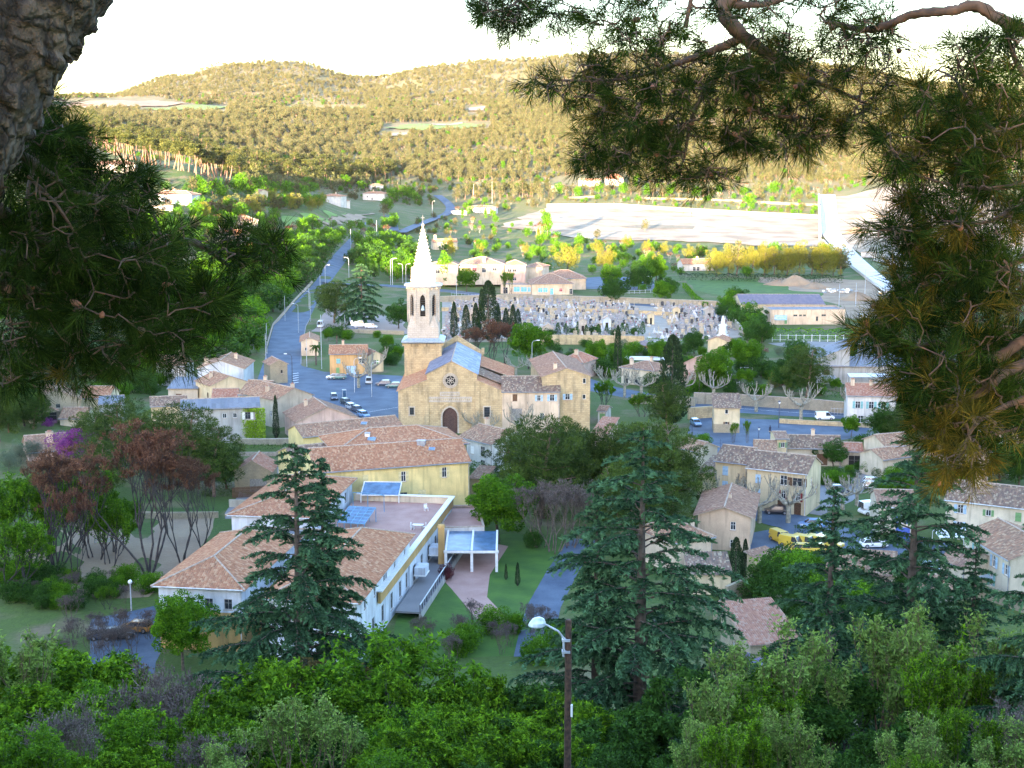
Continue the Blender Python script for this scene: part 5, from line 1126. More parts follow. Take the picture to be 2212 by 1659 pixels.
house('courtyard_house', 'tiled house half hidden behind the middle cedar', 'house', Q('M4', 1000, 880, 1190, 900), 3.6, 7, 'gx', 1.5, 'cream', T_OLD, [])
house('courtyard_house', 'house with white wall low behind the right cedars', 'house', Q('M4', 1560, 1010, 1760, 1030), 3.6, 7, 'gx', 1.5, 'white', T_OLD, [('f', 3, .8, .9, 1.2, 'w')])
house('courtyard_house', 'tiled house between corner house and right cedar', 'house', Q('M4', 1700, 800, 1850, 850), 3.8, 6, 'gx', 1.4, 'pale', T_MUTE, [])
house('village_house', 'rosy-roofed house behind the stone villa', 'house', Q('N1', 560, 420, 760, 420), 5, 9, 'gx', 1.8, 'cream', T_PINK, [])
house('village_house', 'small tiled house left of the long sheds', 'house', Q('N1', 420, 560, 600, 560), 3.6, 7, 'gx', 1.5, 'pale', T_OLD, [])
# warehouses
house('warehouse', 'long warehouse with violet brown sheet roof', 'warehouse', Q('L4', 1090, 867, 1660, 897), 4.7, 24, 'gx', 2.2, 'cream', PURPR, [], p=1.0, rz=R(-2))
t = house('workshop', 'flat-roofed cream hall with blue and white sign', 'warehouse', Q('L4', 1297, 908, 1818, 905), 5.2, 12, 'flat', 0, 'warm', GREYR, [('f', 5.3, .3, .9, 2.2, 'Gc'), ('f', 8.6, 2.9, 1.4, .6, 'g'), ('f', 10.4, 2.9, 1.0, .6, 'g'), ('f', 11.8, 2.9, 1.0, .6, 'g'), ('f', 16.2, 1.2, .8, 1.6, 'g'), ('f', 18.5, 2.9, 1.6, .6, 'g')])
house('farm_barn', 'barn with steep grey sheet roof beside the sports ground', 'barn', Q('M2', 195, 425, 500, 430), 6.5, 14, 'mx', 3.2, 'grey', GREYR, [], p=.9)
house('farm_building', 'long farm building with flat blue-grey roof and white awning', 'barn', Q('M2', 185, 500, 1100, 505), 4.6, 7, 'my', 1.4, 'grey', GREYR, [('f', 2.4, 2.4, 1.5, 1.4, 'Nc')], p=.9)
house('red_roofed_house', 'house with brick red roof and teal shutters beside the pines', 'house', Q('M2', 480, 778, 960, 790), 6.4, 8, 'gx', 1.9, 'white', T_RED, [('f', 2.3, 3.4, 1.1, 1.6, 'T'), ('f', 5.2, 3.4, 1.1, 1.6, 'T'), ('f', 3, .2, 1.2, 1.6, 'w'), ('f', 7.8, 3.4, 1.1, 1.6, 'T')], chim=((.12, .4, 1.1), (.5, .4, .9)))
# middle right gardens
house('bungalow', 'bungalow with brown hip roof and porch behind the bare planes', 'house', Q('M1', 348, 508, 668, 545), 4.2, 9, 'hip', 1.6, 'pale', T_MUTE, [('f', 1.4, .1, 1.4, 2.1, 'g'), ('f', 5, .1, 1.8, 2.1, 'g'), ('r', 2, 1.4, .9, 1.3, 'L'), ('r', 4.5, 1.4, .9, 1.3, 'L'), ('r', 7, 1.4, .9, 1.3, 'L')], chim=((.2, .2, 1.2), (.6, .55, 1)))
house('pink_gable_house', 'rose coloured house with brick red roof in a garden', 'house', Q('M1', 962, 468, 1100, 500), 5, 13, 'gy', 1.7, 'pink', T_RED, [('r', 11, 2.2, .8, 1.2, 'w')], rz=R(-32), W=6.5)
house('lean_to', 'little red-tiled lean-to at the foot of the rose house', 'shed', Q('M1', 940, 612, 1040, 622), 2.6, 3, 'my', .7, 'pink', T_RED, [])
house('tiny_house', 'tiny tower-like house with lime green door', 'house', Q('M1', 1197, 246, 1386, 256), 4.4, 6, 'gy', 1.1, 'cream', T_OLD, [('f', 3.6, .3, 1.2, 2.2, 'Gc')])
house('tower_house', 'square cream tower-like house with one-slope roof on the square', 'house', Q('M1', 1257, 902, 1513, 906), 5.5, 6, 'my', 1.8, 'cream', T_DARK, [('f', 2.7, 4.1, .7, 1.0, 'w'), ('f', 2.7, 1.9, .6, .5, 'N')], lower=(1.9, STONE))
# right-hand terrace of houses
house('terraced_house', 'left house of the long white terrace with pale blue shutters', 'house', Q('M4', 320, 194, 515, 216), 7.5, 8, 'gx', 1.8, 'cream', T_DARK, [('f', 1.8, 5.0, 1.0, 1.6, 'Lc'), ('f', 1.8, 2.4, 1.0, 1.6, 'Lc'), ('f', 5, 2.4, .9, 1.5, 'L')])
house('terraced_house', 'right half of the long white terrace with dark red shutters', 'house', Q('M4', 515, 237, 880, 276), 7.3, 8.5, 'gx', 1.9, 'cream', T_DARK, [('f', 1.9, 4.7, .9, 1.5, 'Lc'), ('f', 1.9, 2.2, .9, 1.5, 'Lc'), ('f', 6.3, 4.8, 1.2, 1.7, 'w'), ('f', 8.6, 4.9, 1.6, 1.4, 'N'), ('f', 6.3, 2.5, .8, 1.5, 'R'), ('f', 8.8, 2.3, .8, 1.5, 'R'), ('f', 6.0, -.1, 1.3, 2.3, 'D'), ('f', 8.8, -.1, 1.2, 2.2, 'D'), ('r', 3, 4.6, .8, 1.4, 'w'), ('r', 6, 2.6, .8, 1.4, 'w')], gut=GUTW)
house('balcony_house', 'peach house with low front gable and round balcony', 'house', Q('M4', 212, 527, 535, 545), 5.4, 15, 'gy', 1.3, 'peach', T_MUTE, [('f', 5.3, 3.2, .8, 1.3, 'w'), ('f', 5.3, .5, .8, 1.2, 'w'), ('r', 2, 2.6, 1.4, 2, 'w'), ('r', 3, -.2, 2, 2, 'g')], chim=((.55, .4, .6),), over=.7)
house('hip_roofed_house', 'old house with weathered hip roof left of the peach house', 'house', Q('M4', 62, 705, 300, 668), 4.6, 9, 'hip', 2, 'warm', T_OLD, [('f', 3, 1.6, .9, 1.3, 'w')], chim=((.75, .3, .8),))
house('farmhouse', 'long low farmhouse with green shutters at the edge of the square', 'house', Q('M4', 765, 116, 1090, 122), 3.6, 7, 'gx', 1.6, 'beige', T_DARK, [('f', 2.2, .6, 1.4, 1.6, 'Gc'), ('f', 6.5, .2, 2, 2.2, 'Nc'), ('f', 9.5, .8, .9, 1.2, 'G')], chim=((.5, .5, .9),))
house('farmhouse_end', 'narrow two-storey end of the farmhouse with two green windows', 'house', Q('M4', 692, 62, 762, 62), 6, 6, 'gx', .6, 'cream', T_MUTE, [('f', 1.3, 4.2, .8, 1.0, 'G'), ('f', 1.3, 1.9, .8, 1.3, 'G')])
house('low_shed', 'low shed with weathered roof between the terrace and farmhouse', 'shed', Q('M4', 560, 136, 690, 140), 4.2, 6, 'gx', 1.3, 'beige', T_OLD, [])
house('porch', 'small tiled porch at the right end of the farmhouse', 'porch', Q('M4', 1095, 135, 1218, 138), 3.2, 4, 'gx', 1, 'beige', T_RED, [('f', 2.4, -.2, 2.2, 2.4, 'o')])
house('lane_house', 'white house with mottled roof beside the lane', 'house', Q('M4', 1362, 110, 1540, 95), 5.2, 7, 'gx', 1.4, 'pale', T_OLD, [('f', 2.6, 2.8, .8, 1.2, 'w')])
house('lane_house', 'low shed roof in front of the white lane house', 'shed', Q('M4', 1345, 190, 1530, 165), 3.8, 6, 'gx', 1.2, 'pale', T_OLD, [])
house('low_house', 'low house with turquoise door under the right-hand pine', 'house', Q('M4', 1600, 165, 1760, 165), 3.6, 7, 'gx', 1.3, 'beige', T_MUTE, [('f', 4.5, .2, .9, 2, 'Tc')])
house('pink_house', 'plain dusty pink house below the right-hand pine', 'house', Q('M4', 1850, 150, 2000, 140), 7, 8, 'gx', 1.8, 'pink', T_MUTE, [])
house('pale_house', 'pale house half hidden at the right border of the village', 'house', Q('M4', 2010, 60, 2180, 60), 7, 8, 'gx', 1.8, 'white', T_MUTE, [('f', 3, 4, .9, 1.4, 'L')])
house('blue_door_house', 'cream house with blue shutters and blue garage door', 'house', Q('M4', 1322, 475, 1560, 480), 5.4, 8, 'gx', 1.5, 'pale', T_MUTE, [('f', .8, 3.0, .4, .6, 'w'), ('f', 3.6, 2.6, 1.2, 1.7, 'B'), ('f', 3.8, -.2, 2.2, 2.2, 'Bc')], gut=GUTW)
house('row_house', 'long row of cream houses with speckled roof, blue and green shutters', 'house', Q('M4', 1735, 432, 2330, 500), 6.3, 9, 'gx', 2, 'pale', T_DARK, [('f', 2.2, 4.2, .9, 1.4, 'L'), ('f', 2.2, 1.4, .9, 1.5, 'L'), ('f', 6.4, 4.3, .8, 1.0, 'G'), ('f', 10.8, 4.0, .9, 1.4, 'Gc'), ('f', 7, 1.2, 1.2, 1.2, 'w'), ('f', 14, 4, .9, 1.4, 'G')], chim=((.28, .4, 1),), gut=GUTW)
house('corner_house', 'cream house with pale green shutters facing down the street', 'house', Q('M4', 1848, 642, 2130, 806), 6, 10, 'gx', 1.8, 'pale', T_OLD, [('f', 3.6, 3.7, 1, 1.6, 'T'), ('f', 4, .9, 1, 1.6, 'T'), ('f', 1.6, 2.2, .5, .6, 'w'), ('f', 9, 3.6, 1, 1.6, 'L'), ('f', 8.6, .8, 1, 1.8, 'T'), ('f', 12.5, 3.5, 1, 1.5, 'L')])
house('low_shed', 'shed with striped canal-tile roof below the hip-roofed house', 'shed', Q('M4', 160, 893, 415, 893), 3, 5, 'my', 1.3, 'cream', T_DARK, [], p=.36)
house('low_shed', 'cream end wall and roof of a shed right of the dark cypresses', 'shed', Q('M4', 512, 800, 650, 842), 3.6, 4, 'mx-', .8, 'cream', T_MUTE, [])
house('low_shed', 'shed with blue-grey striped tiles behind the cream end wall', 'shed', Q('M4', 640, 890, 800, 890), 2.8, 6, 'my', 1.4, 'beige', T_DARK, [], p=.36)
house('low_shed', 'shed with reddish striped tiles between the cedars', 'shed', Q('M4', 1220, 890, 1420, 905), 3, 6, 'my', 1.4, 'beige', T_OLD, [('f', 3, .8, 2, 1.2, 'w')], p=.36)
house('old_barn', 'open-fronted stone barn with dull red tile roof', 'barn', Q('M4', 535, 1328, 850, 1300), 3.2, 9, 'my', 2.0, STONE, T_RED, [('f', 4.2, -.5, 5.6, 3.0, 'o'), ('l', 4, .4, .8, 1.4, 'w')])
# far villas
for k, (nm, lb, u0, u1, vb, zt, L, rf, rs, wl, rm, wn, ch_) in enumerate([
    ('hillside_villa', 'white villa high on the shaded left hillside', 205, 291, 374, 4.5, 9, 'hip', 1.8, 'white', T_MUTE, [('f', 3, .8, 1.2, 1.6, 'g'), ('f', 6, .8, 1.4, 1.6, 'g'), ('f', 12, .8, 1.2, 1.6, 'g'), ('f', 16, .8, 1.4, 1.6, 'g')], ((.6, .5, 1.1),)),
    ('hillside_villa', 'pale villa with blue shutters below the pine grove', 326, 416, 440, 4.6, 10, 'hip', 1.9, 'blue', T_MUTE, [('f', 3, .9, 1.2, 1.5, 'L'), ('f', 9, .3, 2, 2.2, 'N'), ('f', 14, .9, 1.2, 1.5, 'L'), ('f', 17, .9, 1, 1.5, 'L')], ((.45, .5, 1.1),)),
    ('pool_house', 'low white pool house below the villa with blue shutters', 333, 372, 454, 2.4, 5, 'flat', 0, 'white', GREYR, [('f', 5, .2, 2, 1.7, 'g')], ()),
    ('roadside_villa', 'sunlit cream villa with pinkish roof above the avenue', 452, 520, 535, 6, 9, 'gx', 1.6, 'pale', T_PINK, [('f', 4, 3, 1, 1.3, 'w'), ('f', 9, 3, 1, 1.3, 'w')], ((.15, .5, 1.2),)),
    ('roadside_villa', 'villa with rosy hip roof just behind the sunlit cream one', 478, 556, 500, 5, 10, 'hip', 2, 'pale', T_PINK, [], ()),
    ('meadow_villa', 'white villa with rosy roof beside the green field', 694, 738, 441, 5.5, 9, 'hip', 1.6, 'white', T_PINK, [('f', 3, 1.5, 1, 1.4, 'w')], ((.6, .5, 1.2),)),
    ('meadow_villa', 'lower annex of the white villa beside the green field', 734, 756, 449, 5, 7, 'hip', 1.3, 'white', T_PINK, [('f', 3, .4, 1.2, 2, 'w')], ()),
    ('meadow_villa', 'bright white two-part villa among the cypresses', 783, 832, 434, 5.5, 9, 'hip', 1.6, 'white', T_PINK, [('f', 4, 2.4, 1.2, 1.4, 'w'), ('f', 8, .6, 1.2, 1.6, 'w')], ((.4, .5, 1.3),)),
    ('meadow_villa', 'upper storey house just above the bright white villa', 800, 828, 412, 4.5, 7, 'hip', 1.4, 'white', T_PINK, [], ()),
    ('small_house', 'tiny sunlit cottage below the pine grove', 543, 562, 428, 3.5, 6, 'gx', 1.2, 'pale', T_RED, [], ()),
    ('white_cottage', 'sunlit white cottage right of the spire', 936, 988, 540, 4.6, 8, 'gx', 1.6, 'pale', T_PINK, [('f', 11, .2, 2.2, 2.4, 'o'), ('f', 4, 1.2, 1.2, 1.4, 'w')], ((.12, .5, 1.8),)),
    ('bend_villa', 'white villa with rosy roof at the bend of the hill road', 1010, 1070, 462, 4.6, 9, 'hip', 1.4, 'white', T_PINK, [('f', 6, 1, 1.2, 1.4, 'w')], ()),
    ('bend_villa', 'white garden house left of the villa at the bend', 978, 1008, 464, 3, 6, 'flat', 0, 'white', GREYR, [], ()),
    ('slope_house', 'small cream house with dark windows at the foot of the woods', 1190, 1224, 418, 6, 8, 'hip', 1.0, 'cream', T_MUTE, [('f', 3, 2.6, 1.4, 1.6, 'g'), ('f', 6.5, 2.6, 1.4, 1.6, 'g'), ('f', 10, 2.6, 1.4, 1.6, 'g')], ()),
    ('slope_house', 'white house with bright red pointed roof at the foot of the woods', 1312, 1347, 404, 6.5, 9, 'hip', 4.5, 'white', T_RED, [('f', 4, 2, 1.2, 1.6, 'g'), ('f', 8, 2, 1.2, 1.6, 'g'), ('f', 11.5, 2, 1.2, 1.6, 'g')], ()),
    ('slope_house', 'long white house half hidden by pines left of the red pointed roof', 1250, 1296, 404, 5, 8, 'gx', 1.5, 'white', T_PINK, [], ()),
    ('garden_house', 'white bungalow with rosy roof by the long dark hedge', 1474, 1546, 585, 3.6, 9, 'gx', 2.2, 'white', T_PINK, [('f', 6, .2, 1.4, 2, 'w'), ('f', 8, .2, 1.4, 2, 'w'), ('f', 14, .2, 1, 2.2, 'Nc')], ((.5, .4, 1.2),)),
    ('site_hut', 'white site hut on the bright quarry ground', 1862, 1890, 558, 3, 4, 'flat', 0, 'white', GREYR, [], ())]):
    f, z0 = far(u0, u1, vb, 2.5 if k % 2 else -1.5); house(nm, lb, 'hut' if nm == 'site_hut' else 'house', f, zt, L, rf, rs, wl, rm, wn, chim=ch_, z0=z0, p=.7, base=2)
# ------------------------------------------------------------ modern building with the terrace
RZ = R(-8.2)
def mpos(x, y, W): a = Vector((x, y, 0)); return [a, a + Vector((math.cos(RZ), math.sin(RZ), 0)) * W]
mw = [('f', 1.4, 5.3, 1.0, 1.3, 'g'), ('f', 3.9, 5.3, 1.0, 1.3, 'g'), ('f', 6.3, 5.3, 1.0, 1.3, 'g'), ('f', 8.7, 5.3, 1.0, 1.3, 'g'), ('l', 5, 5.3, 1.0, 1.3, 'g'), ('l', 12, 5.3, 1.0, 1.3, 'g')]
o1 = P(*Q('M3', 142, 1100), 8.0)
house('care_home_wing', 'left wing of the modern building, white above ochre with four square windows', 'building', mpos(o1.x, o1.y, 10.4), 8, 23, 'hip', 2.3, 'ice', T_PINK, mw, lower=(4.9, 'ochre'), gut=GUTW, over=.7)
house('care_home_wing', 'right wing of the modern building with balconies along its side', 'building', mpos(-28.6, 160.5, 10.6), 8, 29, 'hip', 2.3, 'ice', T_PINK, [('r', s, 5.9, .8, 1.2, 'g') for s in (4, 9, 14, 15.2, 20, 26)] + [('r', s, 1.2, 1.3, 2.2, 'g') for s in (3, 8, 13, 18, 23, 27)] + [('f', 3, 5.4, 1, 1.3, 'g'), ('f', 7, 5.4, 1, 1.3, 'g')], gut=GUTW, over=.7)
house('care_home_wing', 'rear block of the modern building with rosy tiled roof', 'building', mpos(-40.4, 199, 11.6), 8, 24, 'hip', 1.9, 'ice', T_PINK, [('r', 15, 5.4, 1, 1.4, 'g'), ('r', 20, 5.4, 1, 1.4, 'g')], gut=GUTW, over=.7)
house('care_home_link', 'flat grey link between the wings of the modern building', 'building', mpos(-39.6, 189.5, 12), 6.4, 9, 'flat', 0, 'ice', GREYR, [])
ta = thing('roof_terrace', 'large pink roof terrace with pale parapet over a white facade', 'terrace', (-19.4, 203, 0), RZ)
W_, L_ = 15.6, 31.; hx, hy = W_ / 2, L_ / 2; m = MB()
for q in ((('f'), (-hx, -hy), (1, 0), W_), (('r'), (hx, -hy), (0, 1), L_), (('b'), (hx, hy), (-1, 0), W_), (('l'), (-hx, hy), (0, -1), L_)):
    ops = [(s, 1.0, 1.6, 2.4) for s in (3, 8, 13, 18, 23)] if q[0] == 'r' else []
    wall_face(m, q[1], q[2], q[3], -1, 5.0, ops, PLS['ice'])
m.face([(-hx, -hy, 5), (hx, -hy, 5), (hx, hy, 5), (-hx, hy, 5)], PINKPAVE); m.build('wall', None, ta)
for s in (3, 8, 13, 18, 23): add_window(ta, (hx, -hy + s, 1.0), R(90), 1.6, 2.4, 'g')
pr = MB(); pr.box((hx + .1, -9, 5.35), (.35, L_ + 18, 1.5), PLS['ochre']); pr.box((hx + .12, -9, 6.16), (.8, L_ + 18.2, .14), WHITE); pr.box((0, hy, 5.5), (W_, .35, 1.1), PLS['pale']); pr.box((0, hy, 6.1), (W_ - .7, .8, .12), WHITE); pr.build('parapet', None, ta)
for s in (-2.5, 8.5, -12.5):
    b = MB(); b.box((hx + 1.0, s, 2.8), (1.5, 2.6, 1.0), PLS['ice']); b.box((hx + 1.0, s, 2.2), (1.7, 2.8, .15), WHITE); b.build('balcony', None, ta)
wk = MB(); wk.box((hx + 1.9, -6, .9), (3.4, L_ + 8, .25), PAVE); wk.box((hx + 3.5, -6, 2.0), (.12, L_ + 8, .12), GUTW); wk.box((hx + 3.5, -6, .2), (.3, L_ + 8, 1.4), PLS['grey']); wk.build('walkway', None, ta)
ra = MB()
for i in range(27): ra.box((hx + 3.5, -6 - L_ / 2 - 4 + i * 1.45, 1.45), (.08, .5 if i % 2 else .08, 1.0), IRON)
ra.build('railing', None, ta)
cl_ = MB(); cl_.box((0, 0, 3.1), (.9, .9, 6.6), PLS['ochre']); cl_.rings([[Vector((math.cos(a * .785) * r_, math.sin(a * .785) * r_, z)) for a in range(8)] for z, r_ in ((6.4, .6), (6.8, .5), (6.9, .1))], PLS['ochre'])
tag(cl_.build('column', None, None, P(*Q('M3', 1880, 1010), 0)), 'ochre pillar at the corner of the terrace building', 'pillar')
def bars(name, label, cat, base, rz, segs, r, mat, pane=None):
    t = thing(name, label, cat, base, rz); b = MB()
    for a, c in segs: b.tube([a, c], r, 4)
    b.build('frame', mat, t)
    for k, q in enumerate(pane or []): p = MB(); p.face(q); p.face([Vector(x) - Vector((0, 0, .03)) for x in reversed(q)]); p.build('pane', BLG, t)
    return t
BLG = plain('blue_tinted_glass', (.05, .14, .24), .25, 0, .3, 1); BLF = plain('blue_steel', (.08, .28, .42), .5, .1)
gx0, gy0 = 4.2, 5.0; sg = []; pn = []
for i in range(5): x = -gx0 / 2 + i * gx0 / 4; sg += [((x, -gy0 / 2, 1.0), (x, gy0 / 2, 2.2)), ((x, -gy0 / 2, 0), (x, -gy0 / 2, 1.0)), ((x, gy0 / 2, 0), (x, gy0 / 2, 2.2))]
for j in range(6): y = -gy0 / 2 + j * gy0 / 5; z = 1.0 + 1.2 * j / 5; sg += [((-gx0 / 2, y, z), (gx0 / 2, y, z))]
for i in range(4):
    for j in range(5): x = -gx0 / 2 + i * gx0 / 4; y = -gy0 / 2 + j; z = 1 + .24 * j; w = gx0 / 4; pn.append([(x + .05, y + .05, z), (x + w - .05, y + .05, z), (x + w - .05, y + .95, z + .24), (x + .05, y + .95, z + .24)])
c = P(*Q('M3', 1360, 735), 5.0)
bars('glass_skylight', 'sloping skylight of blue-framed panes on the roof terrace', 'skylight', (c.x, c.y, 5), RZ - .1, sg, .06, BLF, pn)
c = P(*Q('M3', 1490, 640), 5.0); bars('steel_frame', 'tall blue steel frame at the back of the terrace', 'frame', (c.x, c.y, 5), RZ, [((-1.6, 0, 0), (-1.6, 0, 2.6)), ((1.2, -1, 0), (1.2, -1, 2.6)), ((-1.6, 0, 2.6), (1.2, -1, 2.6)), ((-1.6, 0, 2.6), (-4, .2, 2.6)), ((-4, .2, 0), (-4, .2, 2.6))], .06, BLF)
a_ = P(*Q('M3', 1500, 560), 6.2); bars('glass_canopy', 'sloping glass canopy against the yellow wall', 'canopy', (a_.x, a_.y + 3, 6.2), RZ + .1, [((-3, -2, 0), (3, -2, 0)), ((-3, 2, 1.2), (3, 2, 1.2)), ((3, -2, 0), (3, 2, 1.2)), ((-3, -2, 0), (-3, 2, 1.2)), ((3, -2, 0), (3, -2, -6)), ((-3, -2, 0), (-3, -2, -6))], .09, WHITE, [[(-3, -2, 0), (3, -2, 0), (3, 2, 1.2), (-3, 2, 1.2)]])
# garden room and pergola
o2 = P(*Q('M3', 1888, 748), 4.2); o3 = P(*Q('M3', 2142, 742), 4.2)
house('garden_room', 'low flat-roofed garden room with white fascia behind the pergola', 'building', (o2 - Vector((0, 0, 0)), o3), 4.2, 13, 'flat', 0, 'white', PINKPAVE, [('f', 2.2, .2, 3.2, 2.4, 'g'), ('f', 6.2, .2, 3.2, 2.4, 'g')])
pt_ = thing('pergola', 'white pergola with blue glass roof panels and three posts', 'pergola', P(1019.3, 1235)); e = Vector((1, .0, 0)); px_ = [P(963.4, 1234).x - pt_.location.x, 0, P(1072.8, 1236).x - pt_.location.x]
dz_ = o2.y - pt_.location.y
for x in px_: b = MB(); b.box((x, 0, 1.5), (.38, .38, 3.1), WHITE); b.build('post', None, pt_)
for x in px_: b = MB(); b.hexa([(x - .14, -.3, 2.95), (x + .14, -.3, 2.95), (x + .14, dz_, 3.5), (x - .14, dz_, 3.5), (x - .14, -.3, 3.3), (x + .14, -.3, 3.3), (x + .14, dz_, 3.85), (x - .14, dz_, 3.85)], WHITE); b.build('rafter', None, pt_)
b = MB(); b.box((sum(px_[::2]) / 2, -.05, 2.98), (px_[2] - px_[0] + .6, .3, .35), WHITE); b.build('beam', None, pt_)
for x0, x1 in ((px_[0], px_[1]), (px_[1], px_[2])):
    b = MB(); b.hexa([(x0 + .16, -.1, 3.14), (x1 - .16, -.1, 3.14), (x1 - .16, dz_ - .1, 3.64), (x0 + .16, dz_ - .1, 3.64), (x0 + .16, -.1, 3.2), (x1 - .16, -.1, 3.2), (x1 - .16, dz_ - .1, 3.7), (x0 + .16, dz_ - .1, 3.7)], BLG); b.build('glass_panel', None, pt_)
def chair(x, y, z, a, label):
    t = thing('garden_chair', label, 'chair', (x, y, z), a)
    b = MB(); b.box((0, 0, .44), (.55, .5, .05)); b.build('seat', WHITE, t); b = MB(); b.box((0, .26, .75), (.55, .06, .6)); b.build('backrest', WHITE, t)
    for sx in (-.24, .24):
        for sy in (-.2, .2): b = MB(); b.box((sx, sy, .22), (.06, .06, .44)); b.build('leg', WHITE, t)
c = P(*Q('M3', 1785, 645), 5.0); chair(c.x, c.y, 5, .5, 'white plastic chair alone at the far end of the terrace')
c = P(*Q('M3', 1735, 760), 5.0); chair(c.x - .8, c.y, 5, 1.4, 'white plastic chair left of the terrace table'); chair(c.x + .9, c.y, 5, -1.6, 'white plastic chair right of the terrace table')
tb = thing('garden_table', 'white table near the terrace parapet', 'table', (c.x, c.y, 5), RZ); b = MB(); b.box((0, 0, .74), (1.6, .9, .05)); b.build('tabletop', WHITE, tb)
for sx in (-.7, .7):
    for sy in (-.35, .35): b = MB(); b.box((sx, sy, .36), (.06, .06, .72)); b.build('leg', IRON, tb)
# ------------------------------------------------------------ walls, fences, hedges
def wall_run(name, label, pp, h, t, mat, cat='wall', kind=None, z=0, cap=None):
    p = [Vector((*q[:2], 0)) for q in pp]; mb = MB()
    for a, b in zip(p[:-1], p[1:]):
        d = (b - a).normalized(); n = Vector((-d.y, d.x, 0)) * t / 2; za, zb = Hs(a.x, a.y) + z, Hs(b.x, b.y) + z
        A, B = a - d * t * .4, b + d * t * .4
        mb.hexa([Vector((*(A - n)[:2], za - 1)), Vector((*(B - n)[:2], zb - 1)), Vector((*(B + n)[:2], zb - 1)), Vector((*(A + n)[:2], za - 1)), Vector((*(A - n)[:2], za + h)), Vector((*(B - n)[:2], zb + h)), Vector((*(B + n)[:2], zb + h)), Vector((*(A + n)[:2], za + h))], mat)
        if cap: mb.hexa([Vector((*(A - n * 1.25)[:2], za + h)), Vector((*(B - n * 1.25)[:2], zb + h)), Vector((*(B + n * 1.25)[:2], zb + h)), Vector((*(A + n * 1.25)[:2], za + h)), Vector((*(A - n * 1.25)[:2], za + h + .12)), Vector((*(B - n * 1.25)[:2], zb + h + .12)), Vector((*(B + n * 1.25)[:2], zb + h + .12)), Vector((*(A + n * 1.25)[:2], za + h + .12))], cap)
    return tag(mb.build(name), label, cat)
wall_run('cemetery_wall', 'stone wall along the back of the cemetery below the school road', p0s([(950, 652), (1120, 648), (1350, 655), (1549, 663)]), 2.2, .5, WALLST, cap=PALEST)
wall_run('cemetery_wall', 'slanting stone wall on the right side of the cemetery', p0s([(1551, 663), (1580, 695), (1606, 727)]), 2.2, .5, WALLST, cap=PALEST)
wall_run('cemetery_wall', 'golden retaining wall at the front of the cemetery', p0s([(1150, 744), (1265, 744), (1390, 747)]), 3.0, .6, CHST)
wall_run('cemetery_wall', 'low terrace wall between upper and middle rows of tombs', p0s([(955, 672), (1150, 672), (1330, 676), (1480, 684)]), 1.4, .4, CHST)
wall_run('yard_wall', 'low stone wall in front of the gravel yard left of the tower', p0s([(724, 718), (872, 723)]), 1.3, .4, WALLST)
wall_run('street_wall', 'long grey buttressed garden wall behind the bare planes', p0s([(1500, 872), (1600, 876), (1750, 886), (1850, 896)]), 2.6, .5, WALLST, cap=MORTAR)
wall_run('street_wall', 'grey garden wall left of the tower-like house', p0s([(1365, 872), (1440, 874), (1500, 878)]), 2.2, .5, WALLST)
wall_run('square_wall', 'golden stone wall behind the blue car', p0s([(1488, 905), (1560, 900)]), 2.6, .6, CHST)
wall_run('square_wall', 'low golden stone wall between street and square', p0s([(1685, 914), (1760, 918), (1880, 924)]), 1.0, .6, CHST)
wall_run('garden_wall', 'pale garden wall below the ivy-covered house', p0s([(512, 960), (560, 961), (640, 960)]), 1.2, .4, WALLST, cap=PALEST)
wall_run('garden_wall', 'pale low wall along the lane above the stone barn', p0s([(515, 985), (640, 985)]), .8, .3, MORTAR)
wall_run('garden_wall', 'beige wall in front of the stone barn fence', p0s([(497, 1095), (585, 1096)]), 1.3, .35, PLS['beige'])
wall_run('garden_wall', 'low dry-stone wall behind the bare brown trees', p0s([(190, 1132), (330, 1122), (470, 1118)]), 1.0, .4, STONE)
wall_run('garden_wall', 'stone wall of the ruined yard above the open barn', p0s([(1570, 1300), (1640, 1268), (1690, 1330)]), 2.2, .5, STONE)
wall_run('garden_wall', 'curved stone wall left of the ruined yard', p0s([(1545, 1345), (1570, 1302)]), 1.8, .5, STONE)
wall_run('garden_wall', 'rubble wall at the right border above the foreground trees', p0s([(2050, 1300), (2120, 1290), (2230, 1330)]), 2.0, .5, STONE)
wall_run('yard_wall', 'dark retaining wall behind the yellow vans yard', p0s([(1660, 1245), (1780, 1240), (1960, 1246)]), 1.4, .4, PLS['grey'])
wall_run('quarry_wall', 'long white retaining wall at the back of the quarry floor', pxs([(1182, 452), (1330, 451), (1500, 460), (1765, 474)]), 3.5, .8, LIME)
wall_run('quarry_wall', 'tall white concrete wall at the head of the ramp', pxs([(1768, 436), (1771, 520)]), 7, 1.2, plain('white_concrete', (.55, .52, .48), .8))
wall_run('ramp_kerb', 'white kerb wall along the left side of the concrete ramp', pxs([(1778, 522), (1815, 560), (1880, 610), (1915, 634)]), 1.4, .6, plain('white_concrete', (.55, .52, .48), .8))
wall_run('road_wall', 'low pale wall along the left side of the avenue', p0s([(576, 752), (590, 705), (638, 657), (684, 619)]), .7, .3, MORTAR)
for k, pp in enumerate(([(1380, 430), (1560, 435), (1770, 447)], [(1390, 415), (1500, 416), (1560, 420)], [(1230, 432), (1300, 428)])):
    wall_run('terrace_bank', ['dry earth bank running above the quarry', 'upper stony terrace bank below the pine wood', 'short stony bank left of the quarry'][k], pxs(pp), 1.6, 2.5, DRY, 'bank')
